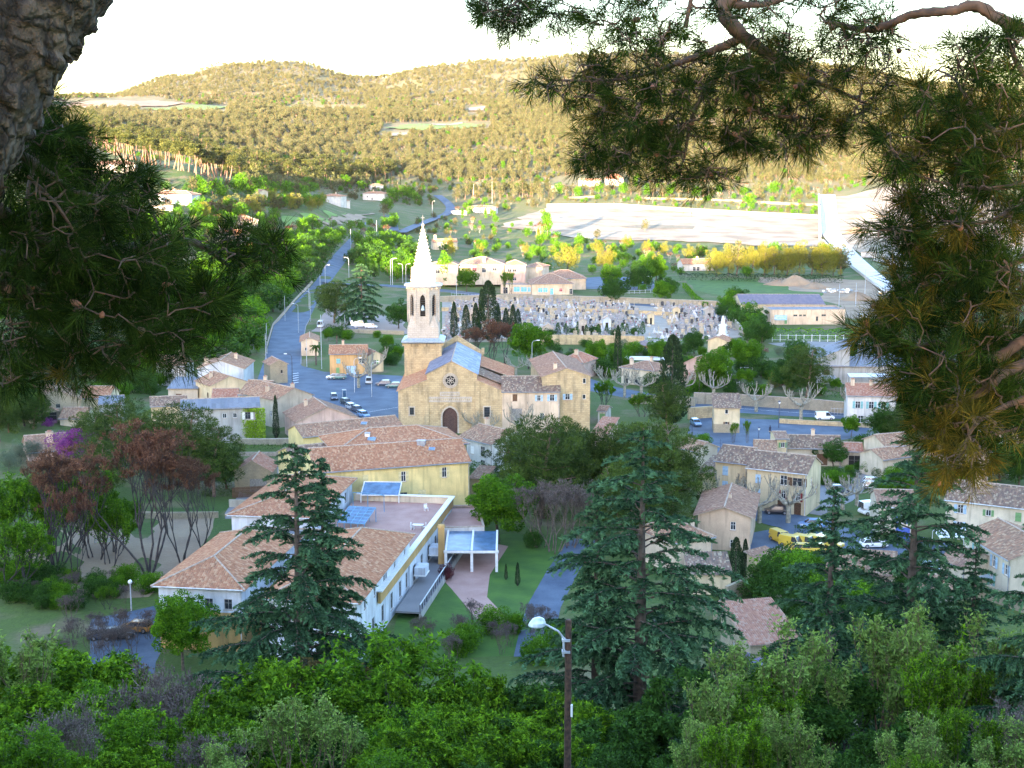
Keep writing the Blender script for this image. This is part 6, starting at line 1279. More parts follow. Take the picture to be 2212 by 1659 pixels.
def hedge(label, pp, h, w, mat=L_DEEP, dens=26, size=.3, name='hedge', cat='hedge'):
    p = [Vector((*q[:2], 0)) for q in pp]; C = []
    g = np.random.default_rng(int(abs(p[0].x * 7 + h * 10)) + 3)
    for a, b in zip(p[:-1], p[1:]):
        L = (b - a).length; n = int(L * (h + w) * dens); t = g.uniform(0, 1, n); s = g.uniform(-1, 1, n); zz = g.uniform(0, 1, n) ** .7; e = np.maximum(np.abs(s), 0)
        edge = g.uniform(0, 1, n) < .6; s = np.where(edge, np.sign(s), s); zz = np.where(edge, zz, 1)
        d = (b - a) / L; X = a.x + (b.x - a.x) * t - d.y * s * w / 2; Y = a.y + (b.y - a.y) * t + d.x * s * w / 2
        hh = h * (1 + .07 * np.sin(t * L * .9) + .05 * np.sin(t * L * 2.3)); C.append(np.stack([X, Y, H(X, Y) + zz * hh + g.normal(0, .06, n)], 1))
    C = np.concatenate(C); V, Fq = cards(C, unit(g.normal(size=C.shape)), g.uniform(.7, 1.3, len(C)) * size, .7, g)
    o = put(name, npmesh(name, V, Fq, [mat], np.repeat(g.uniform(0, 1, len(C)), 4))); return tag(o, label, cat)
hedge('long dark clipped hedge behind the sports field', p0s([(1466, 606), (1640, 608), (1822, 612)]), 3.2, 2.5, L_CYP, 7, .55)
hedge('clipped hedge on white posts in front of the flat-roofed hall', p0s([(1668, 735), (1750, 736), (1850, 737)]), 3.6, 2, L_GREEN, 9, .45)
hedge('low green hedge along the front right edge of the cemetery', p0s([(1395, 742), (1480, 743), (1545, 745)]), 1.6, 1.6, L_GREEN, 14, .3)
hedge('clipped hedge along the lane to the sports field', p0s([(1478, 622), (1500, 648), (1525, 665)]), 2, 1.6, L_GREEN, 9, .4)
hedge('low hedge beside the small white house', p0s([(1005, 1005), (1070, 1008)]), 2, 2.5, L_DEEP, 30, .2)
hedge('rough green mass of shrubs below the white house', p0s([(1000, 1030), (1085, 1040)]), 2.6, 4, L_DEEP, 30, .22)
hedge('dark low hedge on the terrace wall below the ivy house', p0s([(520, 972), (560, 972), (625, 972)]), 1.0, 1.5, L_DEEP, 26, .2)
hedge('clipped hedge in front of the yellow vans', p0s([(1715, 1160), (1800, 1164)]), 1.6, 2.5, L_DEEP, 30, .2)
hedge('grass-green hedge at the lower shed roof by the lane', p0s([(1905, 1010), (1990, 1000)]), 1.6, 2.5, L_IVY, 30, .2)
hedge('shrubs at the foot of the pale garden wall', p0s([(1700, 850), (1830, 862)]), 1.6, 1.6, L_DEEP, 16, .28)
# ------------------------------------------------------------ trees seen one by one
def T(kind, u, vb, h, label, cat='tree', name='tree', group=None, sq=1.0, z=None):
    p = PG(u, vb); return tree(kind, p.x, p.y, h, label, cat, name, group, z=p.z if z is None else z, sq=sq)
T('cedarF0', 782, 703, 21, 'broad layered blue-green cedar beside the avenue', 'tree', 'cedar_tree')
T('pineN0', 722, 700, 15, 'dense dark tree just left of the broad cedar', 'tree', 'holm_oak', sq=1.05)
T('pineN1', 700, 668, 9, 'smaller dark conifer between avenue and cedar', 'tree', 'pine_tree')
T('roundN1', 861, 712, 9, 'round dark tree left of the bell tower', 'tree', 'evergreen_tree', sq=1.15)
for k, (u, vb, h, s, lb) in enumerate([(981, 735, 12, 1.3, 'leftmost cypress of the cemetery group'), (1007, 735, 11, 1.2, 'slim second cypress of the cemetery group'), (1028, 737, 12, 1.5, 'third cypress, slightly leaning, of the cemetery group'), (1055, 738, 19, 1.6, 'broad tallest cypress of the cemetery group'), (1077, 735, 11, 1.1, 'slim cypress right of the tallest one'), (1093, 735, 10, 1.1, 'dark thin cypress near the right end of the group'), (1108, 736, 11.5, 1.5, 'thick cypress near the right end of the group'), (1119, 722, 8, 1.2, 'short rightmost cypress of the cemetery group'), (1040, 700, 12, 1.2, 'cypress behind the gap left of the tallest one')]):
    T('cypressN%d' % (k % 2), u, vb, h, lb, 'cypress', 'cypress_tree', 'cypresses in the cemetery behind the church', sq=s * .9)
T('cypressN0', 597, 953, 9.5, 'slim dark cypress against the pink house wall', 'cypress', 'cypress_tree', sq=.8)
T('cypressN0', 1334, 806, 13, 'tall slim cypress behind the bungalow', 'cypress', 'cypress_tree', sq=1.0)
T('cypressN1', 1450, 925, 20, 'huge dark ragged cypress beside the square', 'cypress', 'cypress_tree', sq=1.3)
T('pineN1', 1440, 935, 11, 'dark spreading conifer at the foot of the huge cypress', 'tree', 'pine_tree', sq=1.1)
T('cypressN1', 1163, 925, 9, 'pair-topped cypress in front of the ochre wing', 'cypress', 'cypress_tree', sq=.9)
T('cypressN0', 1118, 1270, 3.4, 'small dark cypress on the lawn beside the path', 'cypress', 'cypress_tree', sq=1.2)
T('cypressN0', 1093, 1262, 2.4, 'tiny cypress at the edge of the pink paving', 'cypress', 'cypress_tree', sq=1.1)
T('cypressN1', 1588, 1270, 7, 'dark cypress left of the cream shed wall', 'cypress', 'cypress_tree', sq=1.2); T('cypressN0', 1608, 1262, 6, 'thin cypress touching the cream shed wall', 'cypress', 'cypress_tree', sq=1.1)
T('cypressN0', 896, 622, 3, 'little cypress on the roundabout left of the spire', 'cypress', 'cypress_tree', sq=1.3)
for u, vb, h in ((1180, 520, 20),): T('poplarF0', u, vb, h, 'sunlit bushy cypress-like poplar at the quarry edge', 'tree', 'poplar_tree', sq=1.1)
T('poplarF0', 961, 620, 16, 'tall bright green poplar left of the school', 'tree', 'poplar_tree', sq=1.2); T('poplarF0', 975, 615, 11, 'shorter green poplar behind the tall one by the school', 'tree', 'poplar_tree', sq=1.5)
T('roundN0', 1008, 632, 10, 'young green tree in front of the school', 'tree', 'broadleaf_tree', sq=1.1); T('poleN0', 1095, 643, 11, 'feathery pale willow before the two-storey block', 'tree', 'willow_tree', sq=1.1)
T('bareN0', 1060, 792, 12, 'large bare purplish tree behind the church roof', 'tree', 'bare_tree', sq=1.0); T('bareN0', 1035, 790, 10, 'brownish bare tree touching the nave roof', 'tree', 'bare_tree', sq=1.1); T('bareN1', 1090, 792, 10.5, 'bare tree between purplish and green trees behind the church', 'tree', 'bare_tree')
T('roundN0', 1141, 800, 12.5, 'bright green tree behind the church wing', 'tree', 'broadleaf_tree', sq=1.1)
T('goldF0', 1225, 592, 14, 'large golden willow left of the car park', 'tree', 'willow_tree', sq=1.25); T('goldF1', 1308, 588, 12.5, 'golden willow behind the car park trees', 'tree', 'willow_tree', sq=1.1)
for k, (u, vb, h, lb) in enumerate([(1318, 630, 11, 'left round green tree at the car park'), (1378, 627, 11, 'middle round green tree at the car park'), (1415, 618, 13, 'right round green tree at the car park'), (1327, 655, 10, 'round green tree beside the cemetery wall'), (1430, 658, 9, 'spreading green tree near the cemetery corner'), (1450, 640, 7, 'small green tree at the lane to the sports field')]):
    T('roundN%d' % (k % 2), u, vb, h, lb, 'tree', 'broadleaf_tree', 'green trees round the car park', sq=1.1)
for k, u in enumerate((1548, 1572, 1590, 1622, 1650, 1672, 1700, 1727, 1752, 1776, 1800, 1816)):
    T(['goldF0', 'goldF1', 'pineF1'][k % 3], u, 598 - (k % 3), 13 + (k * 7 % 5) * .9, 'golden sunlit tree in the tall row behind the long hedge', 'tree', 'tall_tree', 'golden trees behind the long hedge', sq=1.0)
T('roundN0', 1612, 604, 6, 'fresh green bush in front of the golden tree row', 'tree', 'broadleaf_tree')
for k, (u, vb, h, kd, lb, sq) in enumerate([(1548, 842, 10, 'roundN0', 'dense round green tree by the rose house', 1.0), (1512, 850, 8, 'poleN0', 'yellowish young tree at the corner of the rose house', 1.), (1612, 808, 9, 'roundN0', 'big olive-green round tree in the garden', 1.25), (1645, 748, 8, 'roundN1', 'dark round tree above the woodpile', 1.1), (1500, 765, 7, 'roundN1', 'dark bushy tree left of the tiny house', 1.2), (1742, 858, 13, 'pineN0', 'big dark green conifer above the street wall', 1.2), (1705, 850, 9, 'roundN1', 'dark tree left of the big conifer', 1.1), (1778, 810, 8, 'cedarN2', 'small grey-green spruce before the farm barn', 1.),
    (1673, 838, 4.6, 'goldthujaN0', 'golden conical thuja in the garden', 1.), (1240, 800, 5, 'roundN1', 'low tree behind the stone house', 1.2), (1420, 790, 7, 'roundN0', 'green tree right of the bungalow', 1.), (1290, 800, 8, 'roundN0', 'light green tree left of the slim cypress', 1.), (1560, 690, 5, 'roundN1', 'bush-like tree at the cemetery side wall', 1.2), (1300, 880, 7, 'elmN0', 'thin yellow-green tree right of the stone house', 1.1), (1385, 905, 6, 'elmN0', 'sparse yellow-green tree left of the huge cypress', 1.2),
    (1590, 770, 5, 'roundN0', 'green bush tree right of the tiny house', 1.2), (1838, 946, 4.6, 'roundN0', 'bright green young tree on the square', 1.), (1585, 962, 4.5, 'poleN0', 'slim left sapling on the square', .8), (1612, 958, 5, 'poleN0', 'slim right sapling on the square', .8), (1517, 975, 3.4, 'bushN0', 'green bush at the near left corner of the square', 1.)]):
    T(kd, u, vb, h, lb, 'tree', 'garden_tree', sq=sq)
T('purpleN0', 1693, 840, 2.6, 'dark purple shrub right of the golden thuja', 'shrub', 'shrub')
for k in range(14): T('thujaN0' if k % 3 else 'bushN1', 1188 + k * 15 + (k * 37 % 7), 731 - (k * 13 % 9), 3.0 + (k * 5 % 3) * .7, 'clipped dark thuja standing along the front of the cemetery', 'shrub', 'thuja', 'clipped thujas along the front of the cemetery')
# pines before the church and on the left
for u, vb, h, lb, sq in ((1172, 1120, 17, 'largest round pine below the church wing', 1.15), (1120, 1075, 12.5, 'pine at the left edge of the round pine clump', 1.05), (1235, 1085, 14.5, 'pine right of the largest round pine', 1.05), (1290, 1085, 12, 'pine in the dip between two pine clumps', 1.05), (1345, 1100, 14.5, 'pine left of the weathered roofs', 1.1), (1400, 1110, 16, 'tall pine behind the big cedar top', 1.15), (1455, 1135, 14.5, 'pine whose edge touches the terraced house', 1.1), (1345, 1170, 12, 'low pine behind the middle of the big cedar', 1.1), (1420, 1195, 11, 'lowest pine behind the big cedar', 1.2)):
    T('pineN%d' % (int(h) % 2), u, vb, h, lb, 'pine', 'pine_tree', 'round pines below the church', sq=sq)
for u, vb, h, lb, sq in ((196, 1000, 10, 'pine with rusty needles beside the veranda', 1.1), (262, 1040, 15, 'broad left pine of the dark clump', 1.15), (330, 1060, 14, 'middle pine of the dark clump', 1.05), (405, 1060, 15.5, 'tall pine of the dark clump', 1.1), (462, 1075, 13, 'right pine of the dark clump near the barn', 1.1), (215, 1085, 11, 'low pine under the left clump', 1.1), (0, 960, 14, 'dark cedar-like pine at the left border', 1.0), (490, 1060, 8, 'small pine at the stone barn', 1.1)):
    T('pineN%d' % (int(h) % 2), u, vb, h, lb, 'pine', 'pine_tree', 'dark pines left of the yellow building', sq=sq)
for k, (u, vb, h, lb, kd, sq) in enumerate([(322, 1240, 20, 'large spreading bare tree with rusty buds and many stems', 'bareN0', 1.0), (120, 1240, 17, 'bare purplish tree near the left border', 'bareN0', .9), (395, 1220, 15, 'slender bare tree right of the large spreading one', 'bareN1', 1.0), (440, 1200, 13, 'slender bare tree nearest the rosy roof', 'bareN1', .9), (165, 1265, 12, 'pale-stemmed bare tree beside the globe lamp', 'bareN1', .8)]):
    T(kd, u, vb, h, lb, 'tree', 'bare_tree', 'bare brown trees left of the modern building', sq=sq)
for k, (u, vb, h, lb) in enumerate([(200, 1215, 11, 'thin tree with yellow-green leaves among the bare trees'), (245, 1190, 9, 'small yellow-green tree below the bare crowns'), (60, 1190, 13, 'olive-green leafy tree at the left border'), (20, 1290, 12, 'dark leafy tree low at the left border'), (150, 1190, 14, 'green leafy tree left of the russet crown'), (50, 1245, 15, 'tall green leafy tree at the left border'), (230, 1230, 10, 'green tree low beneath the russet crown'), (90, 1215, 13, 'green leafy tree between bare stems at the left'), (100, 1150, 10, 'leafy tree between the left bare trees')]):
    T('elmN0', u, vb, h, lb, 'tree', 'leafy_tree', sq=1.1)
T('blossomN0', 163, 1010, 7.5, 'magenta flowering judas tree beside the grey-roofed villa', 'tree', 'judas_tree', sq=1.1); T('blossomN0', 105, 935, 2.6, 'small magenta shrub on the veranda', 'shrub', 'shrub'); T('blossomN0', 150, 1025, 5, 'lower magenta flowering tree by the villa', 'tree', 'judas_tree')
for u, vb, h in ((75, 1000, 4), (45, 1010, 4.5), (20, 1020, 4), (120, 965, 3)): T('oliveN0', u, vb, h, 'grey-green olive tree in front of the stone villa', 'tree', 'olive_tree', 'olive trees near the stone villa')
T('roundN0', 1078, 1180, 10.3, 'dense green tree right of the yellow building', 'tree', 'broadleaf_tree', sq=1.2); T('bareN2', 1195, 1195, 12, 'grey-purple bare tree in the garden', 'tree', 'bare_tree', sq=1.25); T('bareN2', 1165, 1190, 10, 'bare tree left in the grey-purple clump', 'tree', 'bare_tree', sq=1.1); T('bareN2', 1230, 1185, 10, 'bare tree right in the grey-purple clump', 'tree', 'bare_tree', sq=1.1)
T('bushN1', 1152, 1190, 2.6, 'round bush at the foot of the bare trees', 'shrub', 'shrub'); T('purpleN0', 965, 1262, 2.2, 'reddish shrub beside the ochre pillar', 'shrub', 'shrub'); T('roundN1', 963, 990, 4, 'dark shrub at the white house chimney', 'shrub', 'shrub')
T('roundN0', 395, 1450, 9, 'round green tree against the ochre gable wall', 'tree', 'broadleaf_tree', sq=1.0); T('elmN0', 232, 1330, 3.5, 'lime green shrub near the globe lamp', 'shrub', 'shrub')
T('roundN1', 1800, 1010, 5, 'round clipped dark tree before the porch', 'tree', 'broadleaf_tree', sq=1.3); T('bushN0', 1695, 1292, 6, 'mottled olive bush below the shed roofs', 'shrub', 'shrub', sq=1.3); T('roundN1', 1660, 1300, 6, 'dark green bush left of the mottled one', 'shrub', 'shrub')
T('roundN1', 1905, 955, 7, 'dark tree at the top of the lane', 'tree', 'broadleaf_tree', sq=1.2); T('pineN0', 1960, 965, 9, 'dark conifer right of the lane', 'tree', 'pine_tree', sq=1.2); T('bushN1', 1868, 985, 4, 'shrub beside the porch', 'shrub', 'shrub', sq=1.2)
for u, vb, h in ((2110, 1050, 7), (2160, 1040, 8), (2200, 1060, 8), (2070, 1060, 5), (2150, 990, 9), (2190, 985, 9)): T('roundN1', u, vb, h, 'dark garden tree at the right border of the village', 'tree', 'broadleaf_tree', 'garden trees at the right border', sq=1.2)
for k, (u, vb, h, lb) in enumerate([(1633, 894, 8, 'pollarded plane just right of the tower-like house'), (1730, 911, 9.5, 'large pollarded plane before the long garden wall'), (1841, 903, 8, 'pollarded plane in front of the teal shutters'), (1541, 866, 8, 'pollarded plane left of the tower-like house'), (1349, 858, 8.5, 'pollarded plane before the bungalow porch'), (1385, 862, 8, 'pollarded plane right of the bungalow porch'), (1310, 850, 8, 'pollarded plane nearest the stone house'), (1475, 862, 7.5, 'pollarded plane behind the huge cypress'), (1115, 812, 6, 'left pollarded plane behind the church wing'), (1150, 812, 6, 'right pollarded plane behind the church wing'), (1022, 940, 6.5, 'warm-coloured pollarded plane left before the church wall'), (1050, 945, 6, 'warm-coloured pollarded plane right before the church wall'), (1702, 1133, 9, 'big pollarded plane in front of the terraced house'), (1640, 1130, 8.5, 'pollarded plane before the pale blue shutters'), (1570, 1105, 7, 'pollarded plane behind the peach house'), (800, 832, 11, 'tall bare plane left of the church on the square'), (775, 838, 8, 'lower bare plane beside the tall one on the square'), (1820, 1105, 7, 'bare plane at the end of the lane'), (1850, 1095, 6, 'second bare plane at the end of the lane'), (1120, 945, 8, 'bare espalier tree on the stone house wall')]):
    T('pollardN%d' % (k % 3), u, vb, h, lb, 'plane tree', 'plane_tree', 'pollarded plane trees', sq=.95 if h > 8 else 1.15)
# pine grove on the spur
gk = 0
def row(pts, n, kinds, h0, h1, lb, grp, jit=6, name='pine_tree', cat='pine', small=False, sq=1.0):
    global gk
    for i in range(n):
        t = (i + rnd.uniform(-.3, .3)) / n * (len(pts) - 1); k = max(0, min(int(t), len(pts) - 2)); f = t - k
        u = pts[k][0] + (pts[k + 1][0] - pts[k][0]) * f; v = pts[k][1] + (pts[k + 1][1] - pts[k][1]) * f + rnd.uniform(-jit, jit); p = PG(u, v); gk += 1
        tree(kinds[gk % len(kinds)], p.x, p.y, rnd.uniform(h0, h1), lb, cat, name, grp, z=p.z - .2, small=small, sq=sq)
PGK = ['pineG0', 'pineG1', 'pineG2']
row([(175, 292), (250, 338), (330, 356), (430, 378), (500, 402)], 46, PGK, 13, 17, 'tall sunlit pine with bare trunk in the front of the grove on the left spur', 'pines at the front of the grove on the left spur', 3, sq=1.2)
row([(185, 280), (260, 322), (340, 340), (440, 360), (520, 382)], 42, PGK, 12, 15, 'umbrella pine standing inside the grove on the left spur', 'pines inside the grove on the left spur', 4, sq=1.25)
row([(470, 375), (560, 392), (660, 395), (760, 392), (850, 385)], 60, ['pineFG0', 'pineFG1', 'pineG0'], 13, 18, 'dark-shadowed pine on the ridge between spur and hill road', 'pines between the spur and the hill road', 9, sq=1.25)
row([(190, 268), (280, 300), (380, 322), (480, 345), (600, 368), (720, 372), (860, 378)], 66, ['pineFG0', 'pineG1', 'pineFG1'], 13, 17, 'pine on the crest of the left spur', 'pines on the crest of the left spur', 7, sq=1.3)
row([(520, 412), (620, 412), (720, 412), (800, 408)], 26, ['pineF1', 'scrubF0', 'pineF2', 'broadF0'], 9, 13, 'sunlit tree at the foot of the spur woods', 'trees at the foot of the spur woods', 6, 'leafy_tree', 'tree', sq=1.2)
row([(430, 470), (520, 462), (600, 452), (680, 445)], 22, ['scrubF0', 'broadF0', 'goldF1', 'scrubF1'], 6, 10, 'sunlit tree on the slope above the roadside villas', 'trees above the roadside villas', 7, 'leafy_tree', 'tree', sq=1.2)
row([(420, 425), (520, 432), (620, 425), (690, 420)], 24, ['broadF0', 'broadF1', 'pineF0'], 8, 12, 'sunlit leafy tree on the slope below the pine grove', 'leafy trees below the pine grove', 8, 'leafy_tree', 'tree')
row([(590, 450), (680, 455), (700, 440)], 9, ['broadF2', 'goldF0'], 7, 10, 'sunlit bushy tree above the green field', 'bushy trees above the green field', 5, 'leafy_tree', 'tree')
row([(830, 470), (850, 440), (880, 430), (900, 445)], 14, ['broadF0', 'broadF2', 'pineF2'], 9, 13, 'sunlit tree left of the hill road bend', 'trees left of the hill road bend', 9, 'leafy_tree', 'tree')
row([(985, 430), (1060, 425), (1130, 425), (1180, 430)], 26, ['pineF0', 'pineF1', 'pineG1'], 11, 15, 'sunlit pine at the edge of the woods right of the bend', 'pines at the edge of the woods right of the bend', 8)
row([(1180, 430), (1300, 420), (1450, 425), (1600, 425), (1760, 425)], 34, ['pineF0', 'pineF1', 'broadF0'], 9, 13, 'sunlit tree at the edge of the woods above the quarry', 'trees at the edge of the woods above the quarry', 5)
row([(700, 405), (830, 400), (870, 410)], 12, ['cypressF0'], 9, 12, 'slim cypress among the villas beside the hill road', 'slim cypresses among the villas', 12, 'cypress_tree', 'cypress', sq=.9)
row([(985, 470), (1060, 470), (1075, 478)], 9, ['broadF0', 'bareF0', 'poplarF0'], 5, 9, 'tree in the garden of the villa at the bend', 'garden trees of the villa at the bend', 8, 'garden_tree', 'tree')
T('bareF0', 1162, 520, 13, 'tall bare sunlit tree standing at the quarry edge', 'tree', 'bare_tree'); T('pineF0', 1290, 522, 8, 'lone bushy pine on the quarry floor', 'pine', 'pine_tree'); T('pineF1', 1393, 503, 9, 'lone leaning pine on the grassy quarry island', 'pine', 'pine_tree'); T('broadF0', 1618, 452, 14, 'lone yellow-green tree above the quarry wall', 'tree', 'leafy_tree')
def mass(poly, n, kinds, h0, h1, name, label, mind=4):
    us = [p[0] for p in poly]; vs = [p[1] for p in poly]; got = []; sc = []; h00 = PROTO[kinds[0]][3]; t = 0
    while len(got) < n and t < n * 20:
        t += 1; u, v = rnd.uniform(min(us), max(us)), rnd.uniform(min(vs), max(vs))
        if inside(poly, u, v): p = PG(u, v); got.append((p.x, p.y, p.z - .15)); sc.append(rnd.uniform(h0, h1) / h00)
    return forest(name, np.array(got), sc, kinds, label, 'thicket')
def scatter(poly, n, kinds, h0, h1, lb, grp, name='garden_tree', cat='tree', mind=1.6, small=True, sq=1.1, yref=None):
    us = [p[0] for p in poly]; vs = [p[1] for p in poly]; got = []; tr_ = 0; i = 0
    while len(got) < n and tr_ < n * 30:
        tr_ += 1; u, v = rnd.uniform(min(us), max(us)), rnd.uniform(min(vs), max(vs))
        if not inside(poly, u, v): continue
        p = PG(u, v)
        if any((p.x - q.x) ** 2 + (p.y - q.y) ** 2 < mind ** 2 for q in got): continue
        got.append(p); h = rnd.uniform(h0, h1); tree(kinds[i % len(kinds)], p.x, p.y, h, lb, cat, name, grp, z=p.z - .15, small=small, sq=sq * rnd.uniform(.85, 1.2)); i += 1
GR = ['broadF0', 'broadF1', 'broadF2', 'deepF0', 'deepF1']
scatter([(430, 600), (560, 560), (640, 560), (735, 535), (700, 585), (660, 620), (620, 660), (575, 700), (555, 770), (520, 790), (440, 740), (420, 650)], 135, GR + ['broadF0', 'bareF0'], 7, 12, 'green tree or bush on the shaded slope left of the avenue', 'green trees left of the avenue', mind=4)
mass([(300, 640), (440, 600), (440, 800), (300, 830)], 40, GR, 6, 11, 'thicket', 'dense green thicket showing through the left pine boughs')
mass([(0, 480), (300, 480), (560, 590), (430, 640), (0, 700)], 70, GR, 6, 11, 'thicket', 'green thicket on the low slope at the left border')
mass([(180, 345), (300, 380), (420, 420), (470, 465), (420, 500), (330, 470), (200, 400)], 90, ['deepF0', 'deepF1', 'oliveN0', 'bareF1'], 2.5, 5, 'scrub', 'dark scrub in the shade round the hillside villas')
scatter([(420, 465), (560, 455), (600, 500), (640, 520), (560, 545), (430, 500)], 34, ['broadF0', 'bareF0', 'goldF1', 'broadF2'], 5, 9, 'sunlit tree round the rosy-roofed roadside villas', 'trees round the roadside villas', mind=4)
mass([(610, 505), (700, 495), (860, 480), (860, 520), (770, 540), (660, 560), (600, 550)], 70, ['broadF0', 'broadF1', 'bareF0', 'broadF2', 'oliveN0', 'bareF1'], 5, 10, 'thicket', 'thicket of bare and green trees between field and avenue')
scatter([(775, 535), (900, 520), (900, 600), (850, 612), (770, 600), (755, 575)], 42, GR, 6, 11, 'green tree right of the far end of the avenue', 'green trees right of the far avenue', mind=4)
mass([(940, 545), (1160, 505), (1300, 535), (1480, 545), (1545, 560), (1470, 600), (1290, 582), (1180, 570), (1000, 570)], 120, GR + ['broadF0', 'bareF0', 'goldF1'], 3.5, 8, 'thicket', 'mixed garden trees and bushes behind the school')
mass([(960, 490), (1160, 480), (1180, 505), (1060, 530), (940, 520)], 30, ['broadF0', 'oliveN0', 'bareF0'], 2, 5, 'scrub', 'low bushes on the sunny slope above the white cottage')
mass([(1400, 440), (1765, 455), (1765, 468), (1330, 443), (1200, 438)], 60, ['broadF0', 'oliveN0', 'bareF0'], 2, 5, 'scrub', 'low scrub on the dry bank above the quarry')
scatter([(1570, 640), (1610, 650), (1660, 745), (1620, 750), (1560, 680)], 34, ['deepF0', 'deepF1', 'broadF1'], 4, 6.5, 'dark green shrub in the diagonal belt right of the cemetery', 'shrubs right of the cemetery', 'shrub', 'shrub', mind=3)
scatter([(1180, 752), (1400, 752), (1450, 770), (1380, 790), (1250, 790), (1180, 775)], 30, ['bushN0', 'bushN1', 'oliveN0'], 1.2, 3, 'low garden bush on the green below the cemetery wall', 'bushes below the cemetery wall', 'shrub', 'shrub', mind=2.5)
scatter([(1420, 790), (1480, 750), (1560, 850), (1480, 862), (1400, 850)], 24, ['bushN0', 'bushN1', 'roundN1'], 2, 5, 'bush in the gardens round the bungalow', 'bushes round the bungalow', 'shrub', 'shrub', mind=2.5)
scatter([(1570, 800), (1700, 760), (1770, 800), (1780, 870), (1560, 860)], 30, ['bushN0', 'bushN1', 'oliveN0'], 1.4, 3.4, 'bush in the garden above the street wall', 'bushes above the street wall', 'shrub', 'shrub', mind=2.5)
scatter([(0, 880), (60, 860), (80, 930), (0, 960)], 8, ['roundN1', 'pineN0'], 6, 10, 'dark tree at the left border behind the stone villa', 'dark trees behind the stone villa', mind=4, small=False)
scatter([(180, 800), (330, 810), (400, 840), (380, 870), (200, 870)], 16, ['roundN1', 'bushN1', 'roundN0'], 3, 6, 'tree between the stone villa and the long sheds', 'trees near the long sheds', mind=3)
scatter([(0, 1250), (330, 1270), (330, 1300), (150, 1320), (0, 1310)], 40, ['bushN1', 'bushN0', 'bareN2'], 1.5, 3.4, 'dark bush at the foot of the bare trees', 'bushes at the foot of the bare trees', 'shrub', 'shrub', mind=2)
scatter([(1860, 960), (1920, 950), (1880, 1040), (1810, 1060), (1770, 1060), (1830, 1000)], 16, ['bushN1', 'bushN0'], 1.5, 3, 'bush on the bank beside the lane', 'bushes beside the lane', 'shrub', 'shrub', mind=2)
scatter([(1900, 1020), (2060, 1010), (2100, 1070), (1900, 1080)], 22, ['bushN0', 'roundN0', 'bushN1'], 2, 4.5, 'green bush behind the blue door house', 'bushes behind the blue door house', 'shrub', 'shrub', mind=2.5)
scatter([(1800, 905), (2212, 905), (2212, 960), (1920, 960)], 18, ['roundN1', 'roundN0'], 4, 8, 'tree behind the right-hand boughs', 'trees behind the right-hand boughs', mind=4)
mass([(1850, 690), (2212, 690), (2212, 900), (1960, 900)], 34, ['roundN1', 'roundN0', 'deepF0'], 5, 9, 'thicket', 'green thicket showing through the right pine')
scatter([(1620, 1260), (1980, 1260), (2000, 1420), (1750, 1420)], 34, ['bushN1', 'roundN1', 'bushN0'], 3, 6, 'dark bush among the cedars below the sheds', 'bushes among the cedars', 'shrub', 'shrub', mind=2.5, small=False)
scatter([(880, 1360), (1180, 1350), (1300, 1400), (1200, 1440), (900, 1430)], 26, ['bareN2', 'bareN2', 'bushN0'], 2.5, 4, 'thin bare shrub at the lower edge of the lawn', 'bare shrubs below the lawn', 'shrub', 'shrub', mind=2)
scatter([(150, 1340), (330, 1330), (330, 1450), (120, 1450)], 16, ['bareN2', 'bareN2'], 2.5, 4.5, 'bare grey shrub around the parked cars', 'bare shrubs round the parked cars', 'shrub', 'shrub', mind=2.2)
scatter([(1560, 1420), (1800, 1420), (1850, 1470), (1560, 1480)], 8, ['bushN1', 'lilacN0', 'bushN1'], 2, 3, 'lilac bush before the old barn', 'lilac bushes before the barn', 'shrub', 'shrub', mind=2)
scatter([(1180, 765), (1480, 775), (1850, 770), (1850, 850), (1500, 860), (1250, 830)], 46, ['bushN0', 'roundN0', 'bushN1', 'roundN1'], 2, 5.5, 'garden tree or bush between the cemetery and the street wall', 'garden greenery above the street wall', 'garden_bush', 'shrub', mind=4)
scatter([(640, 720), (870, 728), (870, 800), (830, 800), (830, 750), (700, 745)], 12, ['bushN0', 'bushN1', 'roundN0'], 2, 4.5, 'bush behind the orange house', 'bushes behind the orange house', 'garden_bush', 'shrub', mind=3)
scatter([(1000, 575), (1180, 580), (1480, 610), (1480, 650), (1200, 640), (1200, 600), (1000, 590)], 16, ['broadF1', 'deepF0', 'broadF0'], 3, 6, 'green tree between school and sports field', 'green trees near the school', 'green_tree', mind=4)
scatter([(1500, 560), (1560, 545), (1840, 560), (1830, 600), (1500, 590)], 26, ['broadF1', 'goldF0', 'scrubF0'], 5, 9, 'bushy tree behind the golden tree row', 'bushy trees behind the golden row', 'green_tree', mind=4)
mass([(330, 480), (600, 470), (600, 500), (560, 560), (420, 600)], 90, ['broadF0', 'scrubF0', 'deepF0', 'broadF2'], 4, 9, 'thicket', 'leafy thicket on the slope below the hillside villas')
mass([(900, 470), (1080, 480), (1060, 540), (900, 530)], 50, ['scrubF0', 'broadF0', 'bareF0'], 2, 5, 'scrub', 'scrub on the slope right of the spire tip')
